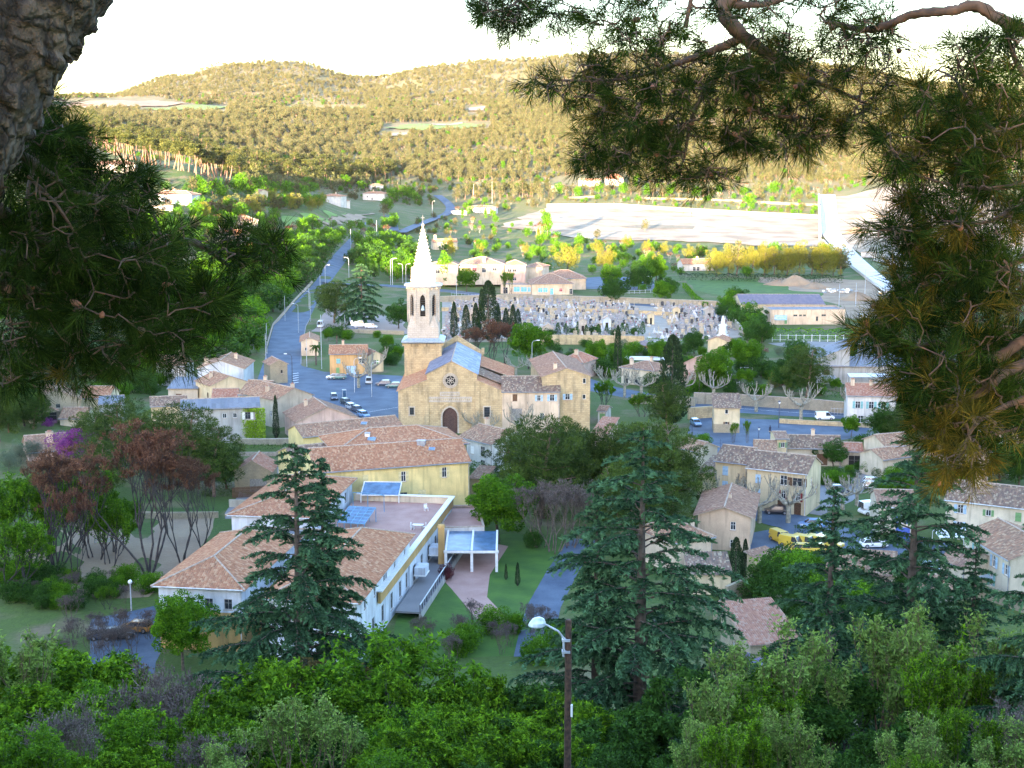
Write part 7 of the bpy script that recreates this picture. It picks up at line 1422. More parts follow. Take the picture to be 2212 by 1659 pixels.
# ------------------------------------------------------------ cedars and leafy trees on the near slope
def TY(kind, u, vt, y, label, cat, name, group=None, sq=1.0):   # top at pixel (u, vt), standing y metres away
    top = PD(u, vt, y); z = Hs(top.x, y) - .3; return tree(kind, top.x, y, top.z - z, label, cat, name, group, z=z, sq=sq)
TY('cedarN0', 637, 955, 104, 'tall dark cedar in front of the modern building', 'cedar', 'cedar_tree', sq=1.22)
TY('cedarN1', 694, 985, 108, 'slimmer cedar top beside the tall dark cedar', 'cedar', 'cedar_tree', sq=1.0)
TY('cedarN0', 1390, 925, 92, 'huge drooping cedar right of the old street lamp', 'cedar', 'cedar_tree', sq=1.32)
TY('cedarN1', 1290, 1035, 96, 'smaller cedar merged into the huge drooping one', 'cedar', 'cedar_tree', sq=.95)
TY('cedarN1', 1802, 1050, 92, 'middle cedar in front of the yellow vans', 'cedar', 'cedar_tree', sq=1.25)
TY('cedarN0', 1985, 925, 98, 'tall cedar rising in front of the blue door house', 'cedar', 'cedar_tree', sq=1.25)
TY('cedarN0', 2330, 1010, 72, 'cedar at the right border with long drooping boughs', 'cedar', 'cedar_tree', sq=1.1)
TY('cedarN1', 2110, 1180, 96, 'lower cedar filling the gap at the right', 'cedar', 'cedar_tree', sq=1.2)
def place(u, v):
    near = [(210, 'under the car yard'), (440, 'under the ochre gable'), (640, 'under the left cedar'), (880, 'under the terrace building'), (1110, 'under the pink paving'), (1320, 'beside the old lamp post'), (1540, 'under the huge cedar'), (1760, 'under the old barn'), (2000, 'under the tall right cedar'), (9999, 'at the right border')]
    return ('upper row ' if v < 1480 else 'middle row ' if v < 1570 else 'lowest row ') + next(t for a, t in near if u < a)
NF = ['ashN0', 'ashN1', 'poleN1', 'ashN2', 'elmN0', 'ashN0', 'ashN2', 'ruddyN0', 'ashN1', 'ashN2', 'elmN0']
for k, (u, vt, y) in enumerate([(20, 1300, 88), (110, 1345, 84), (-60, 1330, 80), (205, 1440, 80), (300, 1455, 78), (400, 1420, 80), (485, 1350, 86), (575, 1335, 88), (660, 1345, 86), (745, 1335, 90), (820, 1345, 88), (900, 1400, 84), (985, 1405, 82), (1070, 1400, 84), (1150, 1410, 80), (1230, 1440, 80), (1320, 1460, 78), (1400, 1470, 78), (1480, 1500, 74),
        (60, 1440, 66), (170, 1500, 64), (290, 1520, 62), (400, 1510, 64), (520, 1480, 66), (640, 1490, 64), (760, 1480, 66), (870, 1500, 64), (980, 1490, 62), (1090, 1500, 62), (1180, 1520, 63), (1300, 1540, 62), (1410, 1560, 60),
        (30, 1580, 50), (180, 1600, 49), (330, 1610, 48), (480, 1600, 50), (630, 1610, 48), (780, 1600, 48), (930, 1600, 47), (1060, 1610, 46), (1170, 1630, 44), (1300, 1630, 46), (1420, 1640, 46)]):
    TY(NF[k % 11] if not 900 < u < 1340 else ('ashN2', 'ashN1')[k % 2], u + rnd.uniform(-12, 12), vt + rnd.uniform(-10, 22), y, '%s, %s' % (['leafy young ash with fresh leaves', 'deep green leafy tree', 'tall slim tree with pale new leaves', 'young tree with ruddy leaves'][[0, 0, 2, 1, 0, 0, 1, 3, 0, 1, 0][k % 11] if not 900 < u < 1340 else (1, 0)[k % 2]], place(u, vt)), 'tree', 'ash_tree', 'leafy trees along the bottom of the view', sq=rnd.uniform(.9, 1.25))
for k, (u, vt, y) in enumerate([(1480, 1390, 74), (1560, 1440, 72), (1640, 1420, 74), (1720, 1330, 76), (1800, 1400, 72), (1880, 1320, 76), (1960, 1290, 78), (2040, 1360, 74), (2120, 1330, 76), (2200, 1370, 72), (2270, 1400, 72),
        (1500, 1540, 58), (1600, 1530, 56), (1700, 1520, 57), (1800, 1540, 56), (1900, 1520, 57), (2000, 1530, 56), (2100, 1520, 57), (2200, 1540, 56), (1540, 1640, 45), (1680, 1640, 44), (1820, 1640, 44), (1960, 1630, 44), (2100, 1640, 44), (2230, 1640, 44)]):
    TY(['ashN2', 'poleN1', 'poleN0', 'poleN1', 'ashN2'][k % 5], u + rnd.uniform(-12, 12), vt + rnd.uniform(-10, 20), y, '%s below the cedars, %s' % (['deep green tree', 'slim pale-leaved sapling', 'green upright sapling', 'slender sapling with pale leaves', 'dark leafy tree'][k % 5], place(u, vt)), 'tree', 'young_tree', 'slim trees below the right-hand cedars', sq=rnd.uniform(.9, 1.2))
for k, (u, vt, y) in enumerate([(140, 1510, 56), (420, 1570, 52), (320, 1410, 74), (2190, 1500, 58)]):
    TY('bareN2', u, vt, y, 'bare grey twiggy tree among the leafy ones, %s' % place(u, vt), 'tree', 'bare_tree', 'bare twiggy trees along the bottom of the view', sq=.9)
# unseen pines added behind the viewpoint to shade the boughs that frame the view
for k in range(26): x = -20 + k * .632 + rnd.uniform(-.3, .3); y = -13 + rnd.uniform(-7, 6); tree('pineN%d' % (k % 2), x, y, rnd.uniform(6, 7.5), 'unseen pine added behind the viewpoint to shade the boughs', 'pine', 'pine_tree', 'unseen shading pines behind the viewpoint')
# ------------------------------------------------------------ cemetery
cem = [(955, 738), (955, 654), (1120, 650), (1545, 664), (1598, 724), (1400, 738), (1180, 730)]
g = np.random.default_rng(77); big = []; rest = []
lanes = [(1410, 1452), (1500, 1520)]
for r_ in range(44):
    yy_ = 447 + r_ * 3.0
    if r_ % 9 == 4: continue
    x = -25 + (r_ % 2); 
    while x < 95:
        x += 2.0 if g.uniform() < .8 else 3.6
        u, v = proj(x, yy_, 0)
        if not inside(cem, u, v) or (r_ > 6 and 1405 < u - (v - 700) * .8 < 1440) or (r_ < 12 and 1330 < u < 1420 and g.uniform() < .75): continue
        if g.uniform() < .16: continue
        (big if r_ < 12 else rest).append((x + g.normal() * .15, yy_ + g.normal() * .3, g.uniform(.85, 1.2)))
big, more = big[:250], big[250:]; rest += more
tl = ['blue-grey granite tomb with upright headstone in the front rows', 'pale tomb with stone cross in the front rows', 'beige family tomb with block and small cross in the front rows', 'white obelisk tomb in the front rows', 'grey slab tomb with flowers in the front rows', 'low dark granite tomb in the front rows', 'blue granite tomb with flower pots in the front rows', 'beige tomb with grey cross in the front rows', 'grey stone family tomb in the front rows']
for x, y, s in big:
    k = int(g.integers(0, 9)); tag(put('tomb', PROTO['tomb%d' % k][2], None, (x, y, 0), g.normal() * .04, (s, s, s * g.uniform(.85, 1.2))), tl[k], 'tomb', 'front tombs: ' + tl[k][:24])
forest('tombs', np.array([(x, y, 0) for x, y, s in rest]), [s for x, y, s in rest], ['tomb%d' % k for k in range(9)], 'crowded tombs in the rear rows of the cemetery', 'tombs')
a = bpy.data.objects['tombs'].data.attributes['rz'].data; a.foreach_set('value', NP.normal(0, .05, len(rest)).astype(np.float32))
def chapel(u, vb, w, h, label, m=None):
    c = P(u, vb); t = thing('tomb_chapel', label, 'chapel', (c.x, c.y, 0), R(3)); m = m or PALEST; b = MB(); wall_face(b, (-w / 2, -w / 2), (1, 0), w, 0, h, [(w / 2, 0, w * .35, h * .7)], m); wall_face(b, (w / 2, -w / 2), (0, 1), w, 0, h, [], m); wall_face(b, (-w / 2, w / 2), (0, -1), w, 0, h, [], m)
    b.face([(-w / 2, -w / 2, h), (w / 2, -w / 2, h), (0, -w / 2, h + w * .35)], m); b.build('wall', None, t); r = MB()
    for s in (-1, 1): r.hexa([Vector((0, -w * .6, h + w * .37)), Vector((s * w * .62, -w * .6, h)), Vector((s * w * .62, w * .6, h)), Vector((0, w * .6, h + w * .37)), Vector((0, -w * .6, h + w * .37 + .18)), Vector((s * w * .62, -w * .6, h + .18)), Vector((s * w * .62, w * .6, h + .18)), Vector((0, w * .6, h + w * .37 + .18))], MORTAR)
    r.build('roof', None, t)
chapel(1183, 727, 3.6, 3.0, 'small white tomb chapel with pediment at the front edge of the cemetery'); chapel(1258, 724, 2.4, 4.6, 'tall narrow tomb chapel with dark door'); chapel(1232, 684, 3.2, 1.8, 'low white pedimented tomb near the back wall'); chapel(1530, 690, 3, 3.4, 'grey tomb chapel near the right corner', PLS['grey']); chapel(1310, 712, 2.6, 3.6, 'pale blue tomb chapel in the middle rows', PLS['ice']); chapel(1460, 685, 2.6, 3.0, 'cream tomb chapel in the back rows', PLS['cream']); chapel(1020, 690, 2.6, 3, 'tomb chapel glimpsed behind the cypresses'); chapel(1405, 700, 2.2, 3.2, 'narrow cream chapel before the pale lane', PLS['cream'])
m_ = MB(); m_.rings([[Vector((math.cos(i * 1.047) * r_, math.sin(i * 1.047) * r_, z)) for i in range(6)] for z, r_ in ((-.2, 2.0), (.6, 2.0), (.8, 1.3), (3.4, 1.1), (3.6, 1.5), (3.9, 1.4), (4.1, .6), (5.6, .55), (6.2, .3), (6.4, .35), (6.8, .1))], plain('white_statue_stone', (.8, .8, .8), .7)); tag(m_.build('monument', None, None, P(1561, 727)), 'tall white stone monument in the right part of the cemetery', 'monument')
# ------------------------------------------------------------ garden things
def put_sheet(name, label, cat, c, w, d, h, mat, rz=0, slope=.3):
    b = MB(); b.hexa([Vector((-w / 2, -d / 2, h)), Vector((w / 2, -d / 2, h)), Vector((w / 2, d / 2, h + slope)), Vector((-w / 2, d / 2, h + slope)), Vector((-w / 2, -d / 2, h + .06)), Vector((w / 2, -d / 2, h + .06)), Vector((w / 2, d / 2, h + slope + .06)), Vector((-w / 2, d / 2, h + slope + .06))], mat)
    for sx in (-1, 1):
        for sy in (-1, 1): b.box((sx * (w / 2 - .1), sy * (d / 2 - .1), h / 2), (.08, .08, h), WHITE)
    return tag(b.build(name, None, None, c, rz), label, cat)
put_sheet('tarpaulin_shelter', 'white tarpaulin shelter behind the bungalow', 'shelter', P(1392, 792), 11, 5, 2.2, WHITE, R(-4)); put_sheet('awning', 'white corrugated awning of the farm building', 'awning', P(1900, 838), 16, 2.6, 3.0, plain('white_awning', (.62, .70, .78), .6), 0, .5)
put_sheet('carport', 'blue-grey carport roof at the farm building corner', 'shelter', P(1790, 836), 3.4, 2.5, 2.4, ZINC); put_sheet('market_tent', 'white tent roof beside the tall right cedar', 'tent', P(2055, 1190), 5, 4, 2.6, WHITE); put_sheet('greenhouse', 'long pale greenhouse roof beside the corner house', 'greenhouse', P(2050, 1260), 12, 4, 2.0, plain('greenhouse_plastic', (.35, .48, .58), .3), R(-25))
def round_hut(u, vb, r, h, label):
    b = MB(); c = P(u, vb); wd = plain('orange_wood', (.42, .20, .07), .8, 0, .4, 4); t = thing('round_hut', label, 'hut', c)
    n = 12; rg = lambda q, z: [Vector((math.cos(i * 6.283 / n) * q, math.sin(i * 6.283 / n) * q, z)) for i in range(n)]
    b.rings([rg(r, -.3), rg(r, h)], wd)
    for i in range(n): b.box((math.cos(i * 6.283 / n) * r * 1.0, math.sin(i * 6.283 / n) * r * 1.0, h / 2), (.16, .16, h), CLR['N'], i * 6.283 / n)
    b.build('wall', None, t); b = MB(); b.rings([rg(r * 1.15, h), rg(r * .5, h + r * .35), rg(.1, h + r * .5)], plain('felt_roof', (.22, .17, .17), .9)); b.build('roof', None, t); d_ = MB(); d_.box((0, -r - .03, h * .42), (.8, .1, h * .8), DARK); d_.build('door', None, t)
round_hut(*Q('M1', 572, 362), 2.6, 2.4, 'round orange wooden hut with dark roof behind the white shelter'); round_hut(*Q('M1', 135, 572), 1.6, 1.8, 'small round orange wooden hut behind the bare planes')
for k, (x, y, l) in enumerate([(1690, 320, 'left'), (1730, 322, 'middle'), (1765, 335, 'right')]):
    c = P(*Q('M1', x, y + 25)); b = MB(); rr_ = random.Random(k)
    for i in range(22): b.tube([(rr_.uniform(-.9, .9), -.7, .15 + .09 * i * .55), (rr_.uniform(-.9, .9), .7, .15 + .09 * i * .55)], .09, 5)
    stuff(b.build('logs', BARKP, None, c), '%s stack of pale logs under the dark garden tree' % l, 'woodpile')
b = MB()
for x in (-1.6, 1.6): b.box((x, 0, 1.1), (.1, .1, 2.2))
b.box((0, 0, 2.2), (3.4, .1, .1)); tag(b.build('swing_frame', WHITE, None, P(*Q('M1', 1573, 590))), 'white swing frame in the garden of the rose house', 'swing frame')
def heap(u, vb, w, h, label, mat=SOIL, cat='heap', name='soil_heap'):
    c = PG(u, vb); n = 28; V = []; 
    for j in range(9):
        for i in range(n):
            a = i / n * 6.283; r = (j / 8); rr_ = r * (1 + .12 * math.sin(a * 3 + w) + .07 * math.sin(a * 7)); z = h * (1 - r ** 1.3) * (1 + .12 * math.sin(a * 5 + r * 6)) - (.3 if j == 8 else 0); V.append((math.cos(a) * rr_ * w, math.sin(a) * rr_ * w * .8, z))
    Fs = [(j * n + i, (j + 1) * n + i, (j + 1) * n + (i + 1) % n, j * n + (i + 1) % n) for j in range(8) for i in range(n)]
    return tag(put(name, npmesh(name, V, Fs, [mat], smooth=True), None, c), label, cat)
heap(1716, 616, 9, 4.2, 'pointed heap of brown soil at the edge of the sports field'); heap(1680, 617, 6, 2.2, 'lower soil heap left of the pointed one'); heap(1760, 622, 7, 2.2, 'low soil heap right of the pointed one'); heap(1850, 648, 8, 2.8, 'dark soil heap near the concrete ramp')
heap(1200, 475, 6, 2.5, 'small spoil heap at the left end of the quarry', LIME); heap(1850, 505, 12, 4, 'cone of spoil on the right quarry ground', LIME); heap(1880, 470, 16, 4, 'broad spoil bank on the right quarry ground', LIME)
g = np.random.default_rng(9); b = MB()
for i in range(46): b.box((g.normal() * 3, g.normal() * 2, g.uniform(.2, 1.4)), (g.uniform(.5, 1.8), g.uniform(.4, 1.2), g.uniform(.2, .8)), WHITE if i % 3 else ZINC, g.uniform(0, 3))
stuff(b.build('rubble', None, None, P(1813, 632)), 'pale heap of building rubble on the bare earth', 'rubble')
# stone cross-like sign and sign board of the flat-roofed hall
c = P(*Q('L4', 1365, 962), 2.9); sb = thing('shop_sign', 'light blue sign board with two rows of white lettering', 'sign', c + Vector((0, -.2, 0)), 0); b = MB(); b.box((0, 0, 0), (4.2, .12, 1.7), plain('sign_blue', (.28, .52, .72), .6)); b.build('board', None, sb)
b = MB(); rr_ = random.Random(3)
for j, (n, z) in enumerate(((7, .32), (9, -.32))):
    x = -1.6
    for i in range(n):
        w = rr_.uniform(.2, .34); b.box((x + w / 2, -.075, z), (.07, .03, .42)); b.box((x + w * .75, -.075, z + rr_.choice((-.17, 0, .17))), (w * .5, .03, .08)); x += w + .09
b.build('lettering', WHITE, sb)
# ------------------------------------------------------------ street furniture
POLEM = plain('grey_pole', (.42, .46, .5), .5, .2); POLED = plain('dark_blue_pole', (.05, .07, .12), .6)
def lamp(u, vb, h, label, kind='arm', rz=0, mat=None, name='street_lamp', cat='street lamp', group='street lamps of the village', z=None):
    p = PG(u, vb); t = thing(name, label, cat, p, rz, group); mat = mat or POLEM; r_ = .09 if p.y < 500 else .11
    b = MB(); b.tube([(0, 0, -.3), (0, 0, h)], [r_ * 1.2, r_ * .8], 6); b.build('pole', mat, t)
    if kind == 'arm':
        b = MB(); b.tube([(0, 0, h - .05), (.3, 0, h + .5), (1.3, 0, h + .75)], r_ * .6, 5); b.build('arm', mat, t); b = MB(); b.rings([[Vector((x, y * w, h + .75 + zz)) for y, zz in ((-1, -.08), (1, -.08), (.6, .08), (-.6, .08))] for x, w in ((1.2, .1), (1.5, .2), (2.0, .12))]); b.build('lamp_head', WHITE, t)
    elif kind == 'globe': b = MB(); b.rings([[Vector((math.cos(i * .785) * q, math.sin(i * .785) * q, h + z_)) for i in range(8)] for z_, q in ((0, .08), (.1, .22), (.3, .3), (.5, .22), (.6, .06))]); b.build('globe', plain('opal_globe', (.75, .8, .82), .3), t, smooth=True)
    elif kind == 'lantern':
        b = MB(); b.rings([[Vector((x * q, y * q, h + z_)) for x, y in ((-1, -1), (1, -1), (1, 1), (-1, 1))] for z_, q in ((0, .12), (.45, .24))]); b.build('lantern', LAMPM, t); b = MB(); b.rings([[Vector((x * q, y * q, h + z_)) for x, y in ((-1, -1), (1, -1), (1, 1), (-1, 1))] for z_, q in ((.45, .3), (.7, .05))]); b.build('cap', mat, t)
    elif kind == 'wire': b = MB(); b.box((0, 0, h - .3), (1.2, .1, .1)); b.build('crossarm', mat, t)
    return t
for a in [(645, 722, 9, 'street lamp on the avenue below the lower crossing', 'arm', R(180)), (671, 697, 10, 'street lamp standing between the two crossings', 'arm', R(180)), (703, 622, 9, 'street lamp on the left verge of the avenue', 'arm', 0), (692, 640, 8, 'short pale post on the left verge of the avenue', 'none'), (668, 668, 8, 'pale post left of the upper crossing', 'none'), (616, 697, 9, 'pale post at the left kerb above the lower crossing', 'none'), (577, 765, 9, 'pale post at the bushes left of the avenue', 'none'), (575, 790, 9, 'second pale post at the bushes left of the avenue', 'none'),
          (758, 545, 12, 'white pole at the far end of the avenue', 'none'), (814, 525, 13, 'pale pole in front of the roadside bushes', 'none'), (754, 610, 10, 'street lamp leaning over the avenue behind the cedar', 'arm', R(180)), (844, 617, 11, 'left lamp of the pair at the roundabout', 'arm', 0), (848, 617, 11, 'right lamp of the pair at the roundabout', 'arm', 0), (870, 612, 8, 'thin lamp behind the roundabout', 'arm', R(180)), (877, 612, 8, 'curved lamp left of the spire base', 'arm', 0), (986, 645, 12, 'curved lamp in front of the school', 'arm', 0), (934, 473, 12, 'lamp in the shade inside the hill road bend', 'arm', 0),
          (1149, 835, 11, 'pale pole behind the ochre wing', 'arm', 0), (695, 800, 15, 'tall white pole left of the orange house', 'none'), (663, 795, 8, 'thin pole at the roadside house', 'none'), (803, 860, 8, 'curved lamp on the square left of the church', 'arm', 0), (766, 850, 8, 'curved lamp before the orange house', 'arm', 0), (745, 720, 6, 'slim pale post in the gravel yard', 'none'), (735, 718, 4, 'short pale post in the gravel yard', 'none'),
          (1571, 832, 9, 'pale pole right of the rose house', 'none'), (1494, 980, 5.5, 'dark lamp post at the near left corner of the square', 'none', 0, POLED), (1638, 974, 4, 'dark lantern post on the square', 'lantern', 0, POLED), (1682, 926, 5.4, 'dark lantern on the stone island of the square', 'lantern', 0, POLED), (1663, 733, 6, 'pale pole behind the clipped hedge', 'arm', 0), (1812, 665, 9, 'first pale pole beside the concrete ramp', 'none'), (1848, 662, 9, 'thick post between ramp and bare earth', 'none'), (1868, 640, 11, 'second pale pole beside the concrete ramp', 'none'), (1063, 440, 18, 'tall sunlit pole right of the hill road bend', 'none'), (1023, 435, 14, 'sunlit pole at the bend villa', 'none'),
          (284, 1322, 3.6, 'white globe lamp beside the bare trees', 'globe')]:
    lamp(a[0], a[1], a[2], a[3], a[4], a[5] if len(a) > 5 else 0, a[6] if len(a) > 6 else None)
tp = lamp(632, 838, 8, 'dark wooden pole with small lamp at the corner of the avenue', 'arm', R(180), BARKD)
def bollard(u, v, label): c = P(u, v); b = MB(); b.tube([(0, 0, -.1), (0, 0, 1)], [.1, .08], 8); b.tube([(0, 0, 1), (0, 0, 1.12)], [.1, .04], 8); tag(b.build('bollard', POLED, None, c), label, 'bollard', 'dark bollards beside the church')
for u, v, l in ((852, 907, 'right dark bollard beside the church corner'), (838, 907, 'middle dark bollard beside the church corner'), (822, 907, 'left dark bollard on the square')): bollard(u, v, l)
pb = thing('phone_box', 'glazed phone box on the square', 'phone box', P(744, 862), .2); b = MB()
for x in (-.42, .42):
    for y in (-.42, .42): b.box((x, y, 1.1), (.08, .08, 2.2))
b.box((0, 0, 2.25), (1, 1, .18)); b.build('frame', POLEM, pb)
for x, y, w, d in ((0, -.42, .76, .03), (0, .42, .76, .03), (-.42, 0, .03, .76), (.42, 0, .03, .76)): b = MB(); b.box((x, y, 1.2), (w, d, 1.8)); b.build('pane', BLG, pb)
def fence(name, label, pp, h, n, mat, slat=.08, rail=True, cat='fence', gap=1.):
    a, q = Vector((*pp[0][:2], 0)), Vector((*pp[1][:2], 0)); d = q - a; L = d.length; e = d / L; an = math.atan2(e.y, e.x); t = thing(name, label, cat, (a.x, a.y, Hs(a.x, a.y)), an)
    r = MB()
    for z in (h * .25, h * .85): r.box((L / 2, 0, z), (L, .05, .07), mat)
    r.build('rail', None, t); pm = MB(); pm.box((0, 0, h / 2), (slat, .05, h), mat); pm = pm.mesh('slat')
    for i in range(n + 1): put('slat', pm, t, (L * i / n, -.03, 0))
fence('wooden_fence', 'brown slatted gate fence in front of the stone barn', p0s([(503, 1076), (572, 1072)]), 1.9, 26, CLR['N'], .16)
fence('white_fence', 'white posts along the clipped hedge at the hall', p0s([(1668, 738), (1822, 739)]), 2.4, 9, WHITE, .14)
fence('court_fence', 'high mesh fence frame beside the square', p0s([(1556, 985), (1578, 1015)]), 3.4, 4, POLED, .08)
fence('gate_fence', 'pale metal fence behind the white van', p0s([(1795, 895), (1880, 899)]), 1.6, 12, POLEM, .07)
fence('school_fence', 'white rail fence on the green by the car park', p0s([(1300, 636), (1440, 632)]), 1.5, 12, WHITE, .1)
fence('school_fence', 'thin fence in front of the school', p0s([(975, 640), (1095, 648)]), 1.6, 16, POLEM, .07)
fence('garden_fence', 'white trellis fence in the garden of the rose house', p0s([(1580, 838), (1625, 836)]), 1.6, 8, WHITE, .08)
fence('bench_rail', 'low pale rail on the ground among the bare trees', p0s([(205, 1180), (275, 1175)]), .6, 6, POLEM, .07)
# ------------------------------------------------------------ vehicles
VG = 'cars parked in the village'
def car(u, v, kind, pc, deg, label, group=VG): c = PG(u, v); vehicle(kind, pc, c.x, c.y, R(deg), label, group)
for a in [(732, 822, 'car', 'green', 185, 'dark green car in front of the orange house'), (721, 822, 'car', 'silver', 185, 'silver car beside the dark green one'), (797, 832, 'van', 'white', 95, 'white van facing the square under the bare plane'), (722, 866, 'car', 'dark', -80, 'dark blue car driving into the square'), (748, 877, 'car', 'black', -60, 'black car, first of the diagonal row on the square'), (760, 886, 'car', 'silver', -60, 'silver car, second of the diagonal row'), (773, 895, 'car', 'dark', -60, 'dark car, third of the diagonal row'), (786, 902, 'car', 'blue', -60, 'blue car, last of the diagonal row'),
          (828, 835, 'car', 'dark', 180, 'dark car half hidden behind the bare plane'), (850, 838, 'car', 'green', 182, 'dark green estate car at the church corner'), (693, 708, 'big', 'white', 90, 'white box van beside the avenue'), (775, 708, 'big', 'white', 0, 'white lorry in the gravel yard'), (802, 710, 'van', 'silver', 0, 'silver van in the gravel yard'), (760, 716, 'car', 'dark', 10, 'dark car at the yard wall'),
          (1503, 922, 'car', 'blue', -80, 'pale blue car parked beside the golden wall'), (1781, 912, 'van', 'white', 2, 'white van on the street behind the low stone wall'), (1677, 1113, 'car', 'black', 172, 'black car at the foot of the terraced house'), (1752, 1146, 'car', 'blue', 178, 'pale blue car roof seen beside the big plane'), (1886, 1062, 'car', 'white', -10, 'nearer white car beside the lane'), (1888, 1049, 'car', 'white', -10, 'farther white car beside the lane'), (1811, 1071, 'car', 'dark', 0, 'small dark car at the bend of the lane'), (1912, 1150, 'car', 'silver', -5, 'silver car before the blue garage'), (1888, 1118, 'big', 'white', 20, 'white camper van left of the blue door house'), (1887, 1190, 'car', 'white', 5, 'white car in the yard right of the vans'),
          (1686, 1180, 'van', 'yellow', -65, 'tall yellow van facing out of the yard'), (1712, 1183, 'van', 'yellow', -40, 'yellow van beside the tall one'), (1741, 1184, 'van', 'yellow', -40, 'third yellow van of the row'), (1768, 1184, 'van', 'yellow', -40, 'fourth yellow van of the row'), (1793, 1182, 'van', 'yellow', -40, 'fifth yellow van behind the cedar twigs'), (1722, 1198, 'car', 'yellow', 175, 'yellow car in the front row of the yard'), (1756, 1198, 'car', 'yellow', 175, 'second yellow car in the front row of the yard'),
          (294, 1364, 'car', 'orange', 172, 'orange car seen through the bare shrubs'), (255, 1382, 'car', 'black', 15, 'black car seen through the bare shrubs'), (225, 1392, 'car', 'dark', 20, 'dark car left of the black one'), (1535, 480 + 200, 'car', 'white', 5, 'white car behind the green tree at the cemetery corner'), (1262, 606, 'car', 'silver', 90, 'silver car in the school car park'), (1400, 600, 'car', 'white', 0, 'white car at the back of the car park'),
          (1865, 690, 'van', 'white', 30, 'white van right of the flat-roofed hall'), (1900, 640, 'van', 'silver', 80, 'pale van at the end of the concrete ramp')]:
    car(*a)
# ------------------------------------------------------------ the walker on the square
def person(u, v, label):
    c = P(u, v); t = thing('person', label, 'person', c, .4); bp = bpy.data.meshes.new('body'); 
    vs = [((0, 0, .95), .13), ((0, 0, 1.2), .14), ((0, 0, 1.42), .15), ((0, 0, 1.52), .06), ((0, 0, 1.66), .10), ((0, 0, 1.76), .07), ((.11, 0, .9), .10), ((.13, .08, .5), .07), ((.14, -.02, .08), .05), ((.14, .12, .05), .045), ((-.11, 0, .9), .10), ((-.13, -.06, .5), .07), ((-.14, -.2, .1), .05), ((-.14, -.06, .05), .045),
          ((.21, 0, 1.4), .07), ((.27, .02, 1.12), .05), ((.27, .12, .88), .04), ((-.21, 0, 1.4), .07), ((-.27, -.04, 1.12), .05), ((-.26, .02, .86), .04)]
    es = [(0, 1), (1, 2), (2, 3), (3, 4), (4, 5), (0, 6), (6, 7), (7, 8), (8, 9), (0, 10), (10, 11), (11, 12), (12, 13), (2, 14), (14, 15), (15, 16), (2, 17), (17, 18), (18, 19)]
    bp.from_pydata([x[0] for x in vs], es, []); o = put('body', bp, t); sk = o.modifiers.new('skin', 'SKIN'); lay = bp.skin_vertices[0] if bp.skin_vertices else None
    if lay is None: bm_ = None; import bmesh; bm = bmesh.new(); bm.from_mesh(bp); bm.verts.layers.skin.verify(); bm.to_mesh(bp); bm.free(); lay = bp.skin_vertices[0]
    for i, x in enumerate(vs): lay.data[i].radius = (x[1], x[1])
    lay.data[0].use_root = True; s = o.modifiers.new('smooth', 'SUBSURF'); s.levels = 1; s.render_levels = 1; bp.materials.append(plain('dark_clothes', (.03, .035, .06), .9))
    b = MB(); b.rings([[Vector((math.cos(i * .785) * q, math.sin(i * .785) * q, z)) for i in range(8)] for z, q in ((1.66, .115), (1.76, .12), (1.83, .07), (1.85, .02))]); b.build('hair', BARKD, t, smooth=True)
person(1663, 937, 'person in dark clothes walking across the square')
T('palmN0', 683, 790, 5, 'left palm tree beside the roadside house', 'palm', 'palm_tree'); T('palmN0', 728, 752, 4.5, 'palm tree behind the orange house', 'palm', 'palm_tree')
# ------------------------------------------------------------ old street lamp on the near slope
top = PD(1228, 1338, 56.); zb = Hs(top.x, 56); lp = thing('street_lamp', 'old lamp with silver shade on a dark wooden pole in the near trees', 'street lamp', (top.x, 56, zb))
hh = top.z - zb; b = MB(); n = 10
b.rings([[Vector((math.cos(i * 6.283 / n) * r_ * (1 + .05 * math.sin(i * 3 + z)), math.sin(i * 6.283 / n) * r_, z)) for i in range(n)] for z, r_ in ((-1, .17), (hh * .3, .155), (hh * .7, .14), (hh - .05, .13), (hh, .11))]); b.build('pole', plain('creosoted_wood', (.075, .035, .022), .85, 0, .6, 6), lp)
b = MB(); b.tube([(-.2, -.12, hh - 1.55), (-.2, -.12, hh - .75), (-.42, -.15, hh - .45), (-1.0, -.2, hh - .12)], .045, 8); b.build('arm', POLEM, lp)
for z in (hh - 1.35, hh - .85): b = MB(); b.box((-.1, -.06, z), (.34, .3, .09)); b.build('bracket', POLEM, lp)
b = MB(); b.rings([[Vector((-1.28 + math.cos(i * .5236) * q * 1.15 + (z_) * .25, -.22 + math.sin(i * .5236) * q, hh - .08 + z_)) for i in range(12)] for z_, q in ((-.12, .30), (-.08, .31), (.04, .29), (.17, .22), (.24, .1))]); sh_ = b.build('lamp_shade', plain('silver_enamel', (.50, .60, .66), .35, .3), lp, smooth=True)
b = MB(); b.rings([[Vector((-1.28 + math.cos(i * .5236) * q * 1.15 - .03, -.22 + math.sin(i * .5236) * q, hh - .2 + z_)) for i in range(12)] for z_, q in ((-.1, .05), (-.06, .18), (0, .26))]); b.build('glass_bowl', LAMPM, sh_, smooth=True)
b = MB(); b.box((.15, -.1, hh - 3.9), (.09, .16, .5)); b.build('number_plate', WHITE, lp)
